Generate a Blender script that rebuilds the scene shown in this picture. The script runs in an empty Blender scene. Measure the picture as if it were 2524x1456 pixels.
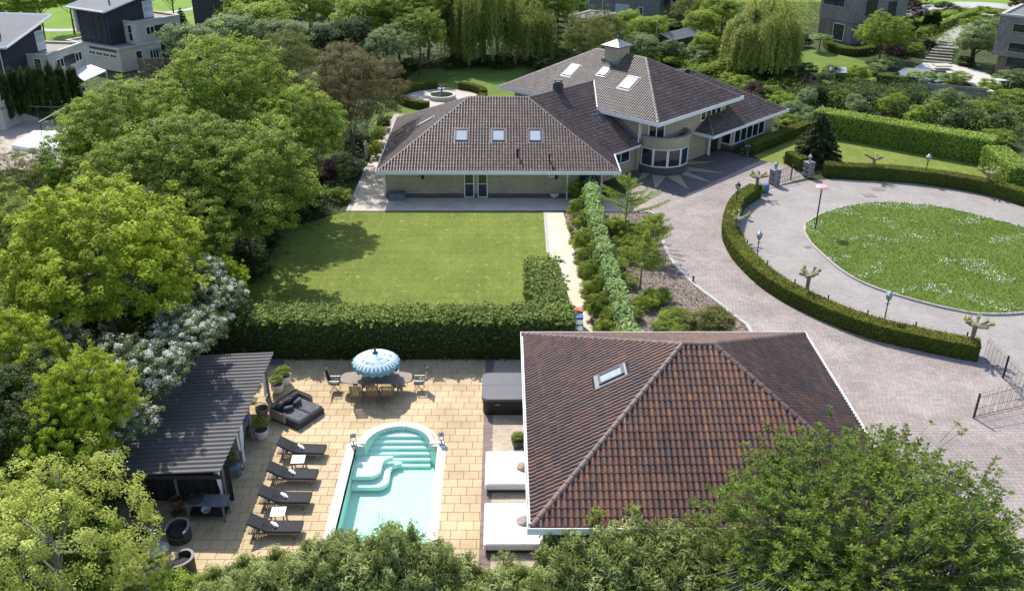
import bpy, bmesh, math, random
import numpy as np
from mathutils import Vector, Matrix
PI=math.pi; R=math.radians
rng=np.random.default_rng(7); random.seed(7)
scene=bpy.context.scene
COL=scene.collection
# ---------------------------------------------------------------- camera, sky, sun, exposure
CAMH=24.0; FPX=2250.; TH=math.atan(1116/FPX); PS=0.0107; RO=0.0044
_f=Vector((math.sin(PS)*math.cos(TH),math.cos(PS)*math.cos(TH),-math.sin(TH)))
_r=Vector((math.cos(PS),-math.sin(PS),0)); _u=_r.cross(_f)
RV=_r*math.cos(RO)+_u*math.sin(RO); UV=_u*math.cos(RO)-_r*math.sin(RO); FV=_f
cam=bpy.data.cameras.new('camera'); camo=bpy.data.objects.new('camera',cam); COL.objects.link(camo)
cam.sensor_width=36; cam.lens=36*FPX/2524; cam.clip_end=2000; cam.clip_start=0.5
m3=Matrix((RV,UV,-FV)).transposed(); camo.matrix_world=Matrix.Translation((0,0,CAMH))@m3.to_4x4()
scene.camera=camo
w=bpy.data.worlds.new('World'); scene.world=w; w.use_nodes=True
nt=w.node_tree; bg=nt.nodes['Background']; sky=nt.nodes.new('ShaderNodeTexSky'); sky.sky_type='NISHITA'
sky.sun_disc=False; sky.sun_elevation=R(47.9); sky.sun_rotation=R(-23.6)
nt.links.new(sky.outputs[0],bg.inputs[0]); bg.inputs[1].default_value=0.15
sun=bpy.data.lights.new('sun','SUN'); sun.energy=3.6; sun.angle=R(0.5); sun.color=(1,0.955,0.88)
suno=bpy.data.objects.new('sun',sun); COL.objects.link(suno)
suno.rotation_euler=Vector((0.362,-0.829,-1)).to_track_quat('-Z','Y').to_euler()
vs=scene.view_settings; vs.view_transform='Standard'; vs.look='None'; vs.exposure=0.8; vs.gamma=1; vs.use_curve_mapping=False

def at(x,y,z=0.):
    "world point of height z seen at photo position (2524-wide)"
    d=RV*((x-1262)/FPX)-UV*((y-728)/FPX)+FV
    t=(z-CAMH)/d.z
    return Vector((d.x*t,d.y*t,z))
def hat(x,y,p):
    "height of a point above ground point p seen at photo row y"
    d=RV*((x-1262)/FPX)-UV*((y-728)/FPX)+FV
    return CAMH+d.z*p.y/d.y
# ---------------------------------------------------------------- materials
MATS={}
def nodes(name):
    m=bpy.data.materials.new(name); m.use_nodes=True; n=m.node_tree; b=n.nodes['Principled BSDF']
    MATS[name]=m; return m,n,b
def rndnode(n):
    a=n.nodes.new('ShaderNodeAttribute'); a.attribute_name='rnd'
    o=n.nodes.new('ShaderNodeObjectInfo')
    s=n.nodes.new('ShaderNodeMath'); s.operation='ADD'
    n.links.new(a.outputs['Fac'],s.inputs[0]); n.links.new(o.outputs['Random'],s.inputs[1])
    f=n.nodes.new('ShaderNodeMath'); f.operation='FRACT'; n.links.new(s.outputs[0],f.inputs[0])
    return f.outputs[0]
def ramp(n,fac,cols,const=False):
    r=n.nodes.new('ShaderNodeValToRGB'); cr=r.color_ramp
    if const: cr.interpolation='CONSTANT'
    k=len(cols)
    while len(cr.elements)<k: cr.elements.new(0.5)
    for i,c in enumerate(cols):
        cr.elements[i].position=(i/k if const else i/max(1,k-1)); cr.elements[i].color=(*c,1)
    n.links.new(fac,r.inputs[0]); return r.outputs[0]
def noise(n,scale,detail=4,rough=.6,coord='Object',stretch=None):
    t=n.nodes.new('ShaderNodeTexCoord'); x=n.nodes.new('ShaderNodeTexNoise')
    x.inputs['Scale'].default_value=scale; x.inputs['Detail'].default_value=detail; x.inputs['Roughness'].default_value=rough
    src=t.outputs[coord]
    if coord=='Object': src=n.nodes.new('ShaderNodeNewGeometry').outputs['Position']
    if stretch:
        mp=n.nodes.new('ShaderNodeMapping'); mp.inputs['Scale'].default_value=stretch; n.links.new(src,mp.inputs[0]); src=mp.outputs[0]
    n.links.new(src,x.inputs['Vector']); return x.outputs['Fac']
def mixc(n,fac,a,b,mode='MIX'):
    x=n.nodes.new('ShaderNodeMix'); x.data_type='RGBA'; x.blend_type=mode
    if isinstance(fac,(int,float)): x.inputs[0].default_value=fac
    else: n.links.new(fac,x.inputs[0])
    for i,c in ((6,a),(7,b)):
        if isinstance(c,tuple): x.inputs[i].default_value=(*c,1)
        else: n.links.new(c,x.inputs[i])
    return x.outputs[2]
def smooth(n,v,a,b):
    x=n.nodes.new('ShaderNodeMapRange'); x.interpolation_type='SMOOTHSTEP'; n.links.new(v,x.inputs[0])
    x.inputs[1].default_value=a; x.inputs[2].default_value=b; return x.outputs[0]
def bump(n,b,h,strength=.4,dist=.02):
    x=n.nodes.new('ShaderNodeBump'); x.inputs['Strength'].default_value=strength; x.inputs['Distance'].default_value=dist
    n.links.new(h,x.inputs['Height']); n.links.new(x.outputs[0],b.inputs['Normal'])
def mat(name,cols,rough=.7,nscale=3.,namt=.35,rnd=False,metal=0.,bmp=0.,bs=20,spots=None,spec=.5,bd=.02,streak=None):
    "solid with noise between two tones; rnd: tone picked per piece; spots=(colour,scale,threshold)"
    m,n,b=nodes(name)
    if not isinstance(cols[0],tuple): cols=[cols]
    if rnd: base=ramp(n,rndnode(n),cols)
    else: base=ramp(n,noise(n,nscale),cols) if len(cols)>1 else None
    c0=tuple(cols[0])
    if base is None:
        dk=tuple(v*(1-namt) for v in c0); base=mixc(n,smooth(n,noise(n,nscale),.3,.7),dk,c0)
    elif rnd and namt>0:
        g=n.nodes.new('ShaderNodeMapRange'); n.links.new(noise(n,nscale,6),g.inputs[0]); g.inputs[1].default_value=.25; g.inputs[2].default_value=.75
        g.inputs[3].default_value=1-namt; g.inputs[4].default_value=1+namt*.4
        cb=n.nodes.new('ShaderNodeCombineColor'); [n.links.new(g.outputs[0],cb.inputs[i]) for i in range(3)]
        base=mixc(n,1.,base,cb.outputs[0],'MULTIPLY')
        base=mixc(n,.8,base,ramp(n,smooth(n,noise(n,.33,5,.65),.3,.7),[(.72,.72,.72),(1.12,1.12,1.12)]),'MULTIPLY')
    if streak:
        tn=n.nodes.new('ShaderNodeNewGeometry'); sx_=n.nodes.new('ShaderNodeSeparateXYZ'); n.links.new(tn.outputs['True Normal'],sx_.inputs[0]); ax_=n.nodes.new('ShaderNodeMath'); ax_.operation='ABSOLUTE'; n.links.new(sx_.outputs[0],ax_.inputs[0])
        ml=n.nodes.new('ShaderNodeMath'); ml.operation='MULTIPLY'; n.links.new(smooth(n,noise(n,1.,4,.7,stretch=(3.2,.22,.22)),.6,.72),ml.inputs[0]); n.links.new(smooth(n,ax_.outputs[0],.38,.22),ml.inputs[1])
        base=mixc(n,ml.outputs[0],base,streak)
    if spots:
        base=mixc(n,smooth(n,noise(n,spots[1],5,.75),spots[2],spots[2]+.06),base,spots[0])
    n.links.new(base,b.inputs['Base Color']); b.inputs['Roughness'].default_value=rough; b.inputs['Metallic'].default_value=metal
    b.inputs['Specular IOR Level'].default_value=spec
    if bmp: bump(n,b,noise(n,bs,5),bmp,bd)
    return m
def leafmat(name,cols,trans=.35,rough=.5,big=None):
    m,n,b=nodes(name)
    a=n.nodes.new('ShaderNodeAttribute'); a.attribute_name='rnd'
    c=ramp(n,a.outputs['Fac'],cols)
    o=n.nodes.new('ShaderNodeObjectInfo')
    hv=n.nodes.new('ShaderNodeHueSaturation'); n.links.new(c,hv.inputs['Color'])
    mr=n.nodes.new('ShaderNodeMapRange'); n.links.new(noise(n,.35,2),mr.inputs[0]); mr.inputs[1].default_value=.3; mr.inputs[2].default_value=.7
    mr.inputs[3].default_value=.8; mr.inputs[4].default_value=1.2; n.links.new(mr.outputs[0],hv.inputs['Value'])
    c=hv.outputs[0]
    n.links.new(c,b.inputs['Base Color']); b.inputs['Roughness'].default_value=rough; b.inputs['Specular IOR Level'].default_value=.09
    t=n.nodes.new('ShaderNodeBsdfTranslucent'); n.links.new(mixc(n,.5,c,tuple(min(1,x*1.3) for x in cols[-1])),t.inputs[0])
    mx=n.nodes.new('ShaderNodeMixShader'); mx.inputs[0].default_value=trans
    n.links.new(b.outputs[0],mx.inputs[1]); n.links.new(t.outputs[0],mx.inputs[2])
    n.links.new(mx.outputs[0],n.nodes['Material Output'].inputs[0]); return m
white=mat('white_paint',(.78,.78,.76),.45,2,.12)
whitewood=mat('white_trim',(.8,.8,.78),.4,3,.1,spots=((.35,.34,.3),3.,.68))
glass,n,b=nodes('window_glass'); b.inputs['Base Color'].default_value=(.02,.025,.03,1); b.inputs['Roughness'].default_value=.04; b.inputs['Specular IOR Level'].default_value=.9
skyglass,n,b=nodes('pale_blue_glass'); n.links.new(ramp(n,noise(n,1.2,2),[(.34,.38,.42),(.5,.53,.56)]),b.inputs['Base Color']); b.inputs['Roughness'].default_value=.08; b.inputs['Specular IOR Level'].default_value=.8  # mottled pale blue-grey base colour for the glass
greyglass,n,b=nodes('grey_skylight_glass'); n.links.new(ramp(n,noise(n,5,5,.7),[(.16,.19,.2),(.3,.34,.36),(.5,.54,.56)]),b.inputs['Base Color']); b.inputs['Roughness'].default_value=.12
leadgrey=mat('lead_flashing',(.2,.22,.25),.5,6,.4)
anth=mat('anthracite_metal',(.035,.037,.042),.45,4,.3)
iron=mat('black_iron',(.018,.018,.02),.45,8,.3)
steel=mat('galvanised_steel',(.45,.46,.48),.35,6,.3,metal=.6)
zinc=mat('zinc_sheet',(.17,.175,.195),.5,4,.3)
bark=mat('bark',[(.05,.04,.03),(.13,.11,.09)],.9,6)
greybark=mat('grey_bark',[(.12,.11,.09),(.3,.27,.23)],.9,6)
wood=mat('weathered_wood',[(.16,.12,.08),(.3,.24,.17)],.8,5,rnd=True)
greywood=mat('grey_teak',[(.2,.17,.14),(.36,.32,.27)],.8,5,rnd=True)
darkwood=mat('dark_stained_wood',[(.02,.018,.016),(.04,.034,.03)],.7,5,rnd=True)
blackfab=mat('black_fabric',(.022,.022,.026),.85,6,.3,bmp=.3,bs=60)
charfab=mat('charcoal_fabric',(.12,.12,.127),.9,4,.35,bmp=.4,bs=25)
whitefab=mat('white_fabric',(.78,.78,.8),.9,2,.08,bmp=.6,bs=3.5,bd=.05)
towelm=mat('white_towel',(.82,.82,.82),.95,2,.05)
rattan=mat('brown_rattan',[(.26,.19,.13),(.44,.34,.24)],.8,40,bmp=.5,bs=120)
darkrattan=mat('dark_rattan',[(.035,.028,.026),(.075,.062,.056)],.7,60,bmp=.5,bs=120)
greyrattan=mat('grey_rattan_rim',[(.17,.16,.16),(.28,.27,.27)],.7,60,bmp=.4,bs=120)
terra=mat('terracotta',[(.2,.09,.055),(.3,.15,.09)],.8,5)
potwhite=mat('white_glazed_pot',(.72,.7,.65),.4,3,.15)
potgrey=mat('dark_grey_pot',(.07,.075,.08),.5,3,.2)
stone=mat('pale_stone',[(.38,.35,.3),(.55,.51,.44)],.85,3,bmp=.4,bs=12)
coping=mat('coping_stone',[(.62,.55,.47),(.72,.65,.57),(.78,.72,.65)],.75,4,.12,rnd=True)
soil=mat('soil',[(.035,.027,.02),(.08,.062,.045)],.95,3,bmp=.5,bs=8)
bluepl=mat('blue_plastic',(.03,.1,.33),.4,4,.2)
orangepl=mat('orange_plastic',(.5,.12,.03),.4,4,.2)
greypl=mat('grey_plastic',(.13,.17,.19),.45,4,.2)
# plants
L_lime=leafmat('lime_leaves',[(.17,.23,.018),(.31,.385,.032),(.5,.56,.07)],.43)
L_green=leafmat('green_leaves',[(.075,.12,.02),(.2,.27,.04),(.39,.46,.09)],.46)
L_mid=leafmat('fresh_green_leaves',[(.09,.15,.018),(.22,.31,.04),(.42,.5,.09)],.46)
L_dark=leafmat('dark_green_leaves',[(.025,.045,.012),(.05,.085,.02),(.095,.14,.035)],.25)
L_brown=leafmat('bronze_leaves',[(.09,.085,.03),(.17,.14,.05),(.24,.2,.08)],.35)
L_olive=leafmat('olive_leaves',[(.1,.12,.03),(.17,.19,.04),(.25,.26,.06)],.38)
L_yellow=leafmat('yellow_green_leaves',[(.24,.28,.05),(.42,.47,.09),(.6,.62,.17)],.42)
L_white=leafmat('white_blossom',[(.045,.08,.018),(.085,.135,.03),(.12,.17,.045),(.2,.25,.1),(.66,.65,.55),(.82,.8,.72)],.25,.8)
L_silver=leafmat('silver_leaves',[(.1,.15,.05),(.2,.27,.1),(.35,.42,.19)],.35)
L_willow=leafmat('willow_leaves',[(.14,.17,.03),(.22,.26,.05),(.32,.36,.09)],.4)
L_fir=leafmat('fir_needles',[(.025,.042,.018),(.055,.08,.03),(.12,.145,.055)],.15,.7)
L_thuja=leafmat('conifer_sprays',[(.02,.04,.01),(.075,.115,.028),(.32,.4,.1)],.22,.7)
L_yew=leafmat('clipped_yew',[(.05,.075,.012),(.105,.135,.02),(.21,.21,.035)],.12,.8)
L_beech=leafmat('hornbeam_leaves',[(.11,.17,.025),(.2,.29,.04),(.36,.45,.08)],.22)
L_ivy=leafmat('pale_ivy_leaves',[(.13,.2,.05),(.22,.32,.1),(.36,.46,.18)],.35)
L_purple=leafmat('purple_leaves',[(.03,.016,.018),(.06,.028,.03),(.1,.045,.04)],.3)
L_bamboo=leafmat('narrow_grey_green_leaves',[(.08,.11,.025),(.26,.31,.09),(.52,.56,.24)],.42)
L_chest=leafmat('broad_fresh_leaves',[(.055,.1,.014),(.12,.18,.022),(.24,.31,.05)],.4)
L_cedar=leafmat('yellow_pine_needles',[(.1,.13,.025),(.18,.2,.035),(.27,.27,.05)],.3)
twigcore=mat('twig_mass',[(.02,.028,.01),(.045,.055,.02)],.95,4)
# ---------------------------------------------------------------- mesh helpers
class MB:
    def __init__(s): s.v=[]; s.f=[]; s.mi=[]; s.M=Matrix(); s.m=0
    def add(s,vs,fs):
        k=len(s.v); s.v+= [tuple(s.M@Vector(p)) for p in vs]; s.f+=[tuple(i+k for i in f) for f in fs]; s.mi+=[s.m]*len(fs); return s
    def box(s,c,d,rz=0,bev=0):
        x,y,z=[q/2 for q in d]
        if bev:
            b=min(bev,x*.9,y*.9,z*.9); ring=[(x-b,y),(x,y-b),(x,-y+b),(x-b,-y),(-x+b,-y),(-x,-y+b),(-x,y-b),(-x+b,y)]
            lay=[(-z,0),(z-b,0),(z,b)]
            vs=[]
            for zz,ins in lay:
                for px,py in ring: vs.append((px-math.copysign(ins,px),py-math.copysign(ins,py),zz))
            fs=[tuple(range(7,-1,-1)),tuple(16+i for i in range(8))]
            fs=[tuple(range(8)),tuple(16+7-i for i in range(8))]
            for l in range(2):
                for i in range(8): j=(i+1)%8; fs.append((l*8+i,l*8+8+i,l*8+8+j,l*8+j))
        else:
            vs=[(a*x,b_*y,c_*z) for c_ in(-1,1) for b_ in(-1,1) for a in(-1,1)]
            fs=[(0,2,3,1),(4,5,7,6),(0,1,5,4),(2,6,7,3),(0,4,6,2),(1,3,7,5)]
        cs,sn=math.cos(rz),math.sin(rz)
        return s.add([(c[0]+p[0]*cs-p[1]*sn,c[1]+p[0]*sn+p[1]*cs,c[2]+p[2]) for p in vs],fs)
    def prism(s,poly,z0,z1,cap=True):
        n=len(poly); 
        ar=sum(poly[i][0]*poly[(i+1)%n][1]-poly[(i+1)%n][0]*poly[i][1] for i in range(n))
        if ar<0: poly=poly[::-1]
        vs=[(p[0],p[1],z0) for p in poly]+[(p[0],p[1],z1) for p in poly]
        fs=[(i,(i+1)%n,n+(i+1)%n,n+i) for i in range(n)]
        if cap: fs+=[tuple(range(n,2*n)),tuple(range(n-1,-1,-1))]
        return s.add(vs,fs)
    def tube(s,pts,r,k=6,cap=True):
        pts=[Vector(p) for p in pts]; n=len(pts); rr=r if isinstance(r,(list,tuple)) else [r]*n
        vs=[];fs=[]
        for i,p in enumerate(pts):
            t=(pts[min(i+1,n-1)]-pts[max(i-1,0)]).normalized()
            a=t.cross(Vector((0,0,1)) if abs(t.z)<.9 else Vector((1,0,0))).normalized(); b=t.cross(a)
            for j in range(k):
                q=2*PI*j/k; vs.append(tuple(p+(a*math.cos(q)+b*math.sin(q))*rr[i]))
        for i in range(n-1):
            for j in range(k):
                j2=(j+1)%k; fs.append((i*k+j,i*k+j2,(i+1)*k+j2,(i+1)*k+j))
        if cap: fs+=[tuple(range(k-1,-1,-1)),tuple((n-1)*k+j for j in range(k))]
        return s.add(vs,fs)
    def lathe(s,prof,k=16,c=(0,0,0),cap=True):
        vs=[];fs=[];n=len(prof)
        for r,z in prof:
            for j in range(k): q=2*PI*j/k; vs.append((c[0]+r*math.cos(q),c[1]+r*math.sin(q),c[2]+z))
        for i in range(n-1):
            for j in range(k): j2=(j+1)%k; fs.append((i*k+j,i*k+j2,(i+1)*k+j2,(i+1)*k+j))
        if cap: fs+=[tuple(range(k-1,-1,-1)),tuple((n-1)*k+j for j in range(k))]
        return s.add(vs,fs)
    def build(s,name,mats,parent=None,smooth=False,rnd=None):
        me=bpy.data.meshes.new(name); me.from_pydata(s.v,[],s.f)
        if not isinstance(mats,(list,tuple)): mats=[mats]
        for m in mats: me.materials.append(m)
        if len(mats)>1: me.polygons.foreach_set('material_index',s.mi)
        if smooth: me.shade_smooth()
        me.update()
        return link(name,me,parent)
def link(name,me,parent=None):
    o=bpy.data.objects.new(name,me); COL.objects.link(o)
    if parent: o.parent=parent
    return o
def tag(o,label=None,cat=None,group=None,kind=None):
    if label: o['label']=label
    if cat: o['category']=cat
    if group: o['group']=group
    if kind: o['kind']=kind
    return o
def empty(name,loc=(0,0,0),rz=0,label=None,cat=None,group=None):
    o=bpy.data.objects.new(name,None); o.empty_display_size=.3; COL.objects.link(o); o.location=loc; o.rotation_euler=(0,0,rz)
    return tag(o,label,cat,group)
WROOTS=[]
def wroot(name,loc,label,cat,group=None):
    "thing whose parts are modelled in place; the empty is moved to its base at the end"
    o=empty(name,(0,0,0),0,label,cat,group); WROOTS.append((o,Vector(loc))); return o
def settle():
    for o,l in WROOTS:
        for ch in o.children: ch.matrix_parent_inverse=Matrix.Translation(-l)
        o.location=l
def dup(o,loc=None,rz=None,label=None,parent=None,scale=None):
    c=o.copy(); COL.objects.link(c); c.parent=parent
    if loc is not None: c.location=loc
    if rz is not None: c.rotation_euler=(0,0,rz)
    if scale is not None: c.scale=scale
    if label: c['label']=label
    for ch in list(o.children): 
        if ch!=c: dup(ch,parent=c)
    return c
def setmat(o,m,slot=0):
    o.material_slots[slot].link='OBJECT'; o.material_slots[slot].material=m
def npmesh(name,V,F,mats,rnd=None,mi=None):
    "V (n,3), F (m,k) arrays -> mesh"
    me=bpy.data.meshes.new(name); n=len(V); m,k=F.shape
    me.vertices.add(n); me.vertices.foreach_set('co',np.ascontiguousarray(V,dtype=np.float32).ravel())
    me.loops.add(m*k); me.loops.foreach_set('vertex_index',np.ascontiguousarray(F,dtype=np.int32).ravel())
    me.polygons.add(m); me.polygons.foreach_set('loop_start',np.arange(0,m*k,k,dtype=np.int32))
    if not isinstance(mats,(list,tuple)): mats=[mats]
    for q in mats: me.materials.append(q)
    if mi is not None: me.polygons.foreach_set('material_index',np.ascontiguousarray(mi,dtype=np.int32))
    if rnd is not None:
        a=me.attributes.new('rnd','FLOAT','POINT'); a.data.foreach_set('value',np.ascontiguousarray(rnd,dtype=np.float32))
    me.update(calc_edges=True); me.shade_flat(); return me
def norm(a): return a/np.maximum(np.linalg.norm(a,axis=1,keepdims=True),1e-9)
def leaves(P,N,S,aspect=.55,seed=0,fold=0.,D=None):
    "one diamond leaf per point: returns V,F,rnd"
    g=np.random.default_rng(seed); n=len(P)
    r=g.normal(size=(n,3)) if D is None else D
    T=norm(r-N*np.sum(r*N,1,keepdims=True)); B=np.cross(N,T)
    S=S[:,None]; V=np.empty((n,4,3))
    V[:,0]=P-T*S*.5; V[:,1]=P+B*S*aspect*.5+N*S*fold; V[:,2]=P+T*S*.5; V[:,3]=P-B*S*aspect*.5+N*S*fold
    F=np.arange(n*4).reshape(n,4); return V.reshape(-1,3),F,np.repeat(g.random(n),4)
def leafobj(name,P,N,S,m,aspect=.55,seed=0,core=None,rndv=None,D=None,fold=0.):
    V,F,r=leaves(P,N,S,aspect,seed,fold,D)
    if rndv is not None: r=np.repeat(np.clip(rndv,0,1),4)
    mats=[m]; mi=None
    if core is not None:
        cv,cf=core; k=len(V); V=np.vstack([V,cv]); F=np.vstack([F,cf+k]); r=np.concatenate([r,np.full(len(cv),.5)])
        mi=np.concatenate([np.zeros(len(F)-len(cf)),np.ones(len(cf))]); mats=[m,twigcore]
    return npmesh(name,V,F,mats,r,mi)
def inpoly(p,poly):
    x,y=p; c=False; n=len(poly); j=n-1
    for i in range(n):
        xi,yi=poly[i][0],poly[i][1]; xj,yj=poly[j][0],poly[j][1]
        if (yi>y)!=(yj>y) and x<(xj-xi)*(y-yi)/(yj-yi)+xi: c=not c
        j=i
    return c
def inpoly_np(P,poly):
    x,y=P[:,0],P[:,1]; c=np.zeros(len(P),bool); n=len(poly); j=n-1
    for i in range(n):
        xi,yi=poly[i][0],poly[i][1]; xj,yj=poly[j][0],poly[j][1]
        with np.errstate(divide='ignore',invalid='ignore'):
            t=((yi>y)!=(yj>y))&(x<(xj-xi)*(y-yi)/((yj-yi) if yj!=yi else 1e-9)+xi)
        c^=t; j=i
    return c
def sheet(name,poly,z,m,kind='structure',parent=None,thick=0.):
    bm=bmesh.new(); vs=[bm.verts.new((p[0],p[1],z)) for p in poly]; f=bm.faces.new(vs); f.normal_update()
    if f.normal.z<0: f.normal_flip()
    if thick:
        r=bmesh.ops.extrude_face_region(bm,geom=[f]); 
        for v in [e for e in r['geom'] if isinstance(e,bmesh.types.BMVert)]: v.co.z+=thick
        bmesh.ops.recalc_face_normals(bm,faces=bm.faces)
    bmesh.ops.triangulate(bm,faces=bm.faces)
    me=bpy.data.meshes.new(name); bm.to_mesh(me); bm.free(); me.materials.append(m)
    o=link(name,me,parent)
    if kind and not parent: o['kind']=kind
    return o
def smoothline(pts,n=8,closed=False):
    "catmull-rom through 2D points"
    P=[Vector((p[0],p[1])) for p in pts]; out=[]; k=len(P)
    for i in range(k if closed else k-1):
        if closed: a,b,c,d=P[(i-1)%k],P[i],P[(i+1)%k],P[(i+2)%k]
        else: a,b,c,d=P[max(i-1,0)],P[i],P[i+1],P[min(i+2,k-1)]
        for j in range(n):
            t=j/n; out.append(.5*((2*b)+(c-a)*t+(2*a-5*b+4*c-d)*t*t+(3*b-a-3*c+d)*t**3))
    if not closed: out.append(P[-1])
    return out
# ---------------------------------------------------------------- ground materials
def grassmat(name,c1,c2,c3,patch=.5,stripe=None,dry=None):
    m,n,b=nodes(name)
    f=noise(n,patch,5,.6); c=ramp(n,smooth(n,f,.3,.7),[c1,c2])
    f2=noise(n,9,5,.75); c=mixc(n,smooth(n,f2,.42,.72),c,c3)
    f3=noise(n,45,3,.8); c=mixc(n,.45,c,ramp(n,smooth(n,f3,.3,.7),[(.25,.28,.2),(1,1,1)]),'MULTIPLY')
    if stripe:
        for st_ in ((.04,1.9,1),(1.6,.05,1)): c=mixc(n,.32,c,ramp(n,smooth(n,noise(n,1.1,2,.5,stretch=st_),.36,.64),[(.74,.78,.7),(1,1,1)]),'MULTIPLY')
    if dry: c=mixc(n,smooth(n,noise(n,1.6,5,.7),dry[1],dry[1]+.14),c,dry[0])
    n.links.new(c,b.inputs['Base Color']); b.inputs['Roughness'].default_value=.9; b.inputs['Specular IOR Level'].default_value=.15
    bump(n,b,noise(n,30,4,.8),.8,.06); return m
lawnm=grassmat('mown_lawn',(.175,.23,.035),(.24,.295,.055),(.3,.33,.085),.35,1,((.37,.34,.16),.57))
lushm=grassmat('lush_grass',(.1,.17,.025),(.16,.235,.04),(.22,.27,.07),.4,None,((.3,.27,.13),.6))
farlawnm=grassmat('meadow_grass',(.13,.24,.02),(.2,.32,.03),(.25,.36,.06),.15)
wildm=grassmat('rough_ground',(.03,.045,.015),(.07,.1,.025),(.1,.12,.05),.3,None,((.14,.11,.07),.66))
def brickpave(name,cols,mortar,sc,w=.5,h=.25,zig=False,msize=.02,rot=0):
    m,n,b=nodes(name); t=n.nodes.new('ShaderNodeTexCoord'); mp=n.nodes.new('ShaderNodeMapping'); mp.inputs['Rotation'].default_value=(0,0,rot)
    n.links.new(t.outputs['Object'],mp.inputs[0]); br=n.nodes.new('ShaderNodeTexBrick')
    n.links.new(mp.outputs[0],br.inputs[0]); br.inputs['Scale'].default_value=sc; br.inputs['Brick Width'].default_value=w; br.inputs['Row Height'].default_value=h
    br.inputs['Mortar Size'].default_value=msize; br.inputs['Color1'].default_value=(*cols[0],1); br.inputs['Color2'].default_value=(*cols[1],1); br.inputs['Mortar'].default_value=(*mortar,1)
    c=mixc(n,.5,br.outputs[0],ramp(n,smooth(n,noise(n,.5,6,.7),.3,.7),[(.62,.6,.6),(1,1,1)]),'MULTIPLY')
    n.links.new(c,b.inputs['Base Color']); b.inputs['Roughness'].default_value=.85; bump(n,b,br.outputs[1],-.4,.01); return m
roadm=brickpave('clinker_road',((.29,.255,.235),(.36,.32,.29)),(.17,.15,.135),5.,.9,.45,rot=.35)
terrm=brickpave('terrace_clinkers',((.56,.48,.39),(.66,.58,.48)),(.38,.33,.27),5.,1.,.5)
pathm=brickpave('cream_path_paving',((.6,.53,.39),(.7,.63,.48)),(.42,.37,.29),3.2,1.,.5)
darkpavem=brickpave('dark_clinkers',((.1,.08,.08),(.16,.125,.125)),(.07,.06,.06),5.,1.,.5)
asph=mat('pale_asphalt',[(.3,.29,.28),(.42,.41,.39)],.9,.6)
mulch=mat('bark_mulch_bed',[(.1,.07,.05),(.24,.18,.14),(.38,.31,.26)],.95,14,bmp=.8,bs=25,bd=.04)
slabm=mat('sand_slab',[(.5,.365,.2),(.54,.4,.23),(.575,.435,.255),(.555,.415,.245)],.85,3.,.08,rnd=True,bmp=.15,bs=30)
pavem=mat('drive_paver',[(.3,.24,.22),(.335,.275,.25),(.375,.31,.27),(.305,.265,.25),(.35,.3,.27)],.85,.35,.2,rnd=True)
bandm=mat('dark_red_paver',[(.2,.14,.13),(.28,.2,.18)],.85,3,.15,rnd=True)
cobm=mat('beige_cobble',[(.46,.37,.27),(.56,.46,.34),(.5,.42,.33)],.85,3,.12,rnd=True)
edgem=mat('grey_kerb',[(.36,.34,.32),(.46,.44,.41)],.85,2)
joint=mat('joint_sand',[(.2,.155,.11),(.3,.25,.18)],.95,6)
# ---------------------------------------------------------------- pool outline
PX0,PX1,PYB,PYS=-6.55,-2.92,24.6,33.32
_a0,_a1,_at=at(899.9,1095.6),at(1060.4,1095.6),at(988,1051.6)
_c=(_a1.x-_a0.x)/2; _s=_at.y-PYS; PR=(_c*_c+_s*_s)/(2*_s); PCX=(_a0.x+_a1.x)/2; PCY=_at.y-PR
def arc(rad,half,n=20): 
    return [(PCX+rad*math.sin(t),PCY+rad*math.cos(t)) for t in [-half+2*half*i/n for i in range(n+1)]]
ha=math.asin(min(1,_c/PR))
pool_in=[(PX0,PYB),(PX0,PYS)]+[p for p in arc(PR,ha)]+[(PX1,PYS),(PX1,PYB)]
CW=.39
def outer_arc():
    r=PR+CW; h=math.acos(max(-1,min(1,(PYS+CW*.55-PCY)/r))); return arc(r,h)
oa=outer_arc()
pool_out=[(PX0-CW,PYB-CW),(PX0-CW,PYS+CW*.55)]+oa+[(PX1+CW,PYS+CW*.55),(PX1+CW,PYB-CW)]
# ground with the pool cut out of it
from mathutils.geometry import tessellate_polygon
def holed(name,outer,hole,z,m):
    pl=[[Vector((*p,z)) for p in outer],[Vector((*p,z)) for p in hole]]
    tr=tessellate_polygon(pl); vs=[tuple(v) for q in pl for v in q]
    tr=[t if (Vector(vs[t[1]])-Vector(vs[t[0]])).cross(Vector(vs[t[2]])-Vector(vs[t[0]])).z>0 else t[::-1] for t in tr]
    me=bpy.data.meshes.new(name); me.from_pydata(vs,[],tr); me.materials.append(m); o=link(name,me); o['kind']='structure'; return o
mid=[((a[0]+b[0])/2,(a[1]+b[1])/2) for a,b in zip(pool_in,pool_in)]
holed('ground',[(-500,-60),(500,-60),(500,900),(-500,900)],pool_in,-.03,wildm)
def D(pts,z=0.): return [tuple(at(x,y,z))[:2] for x,y in pts]
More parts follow.
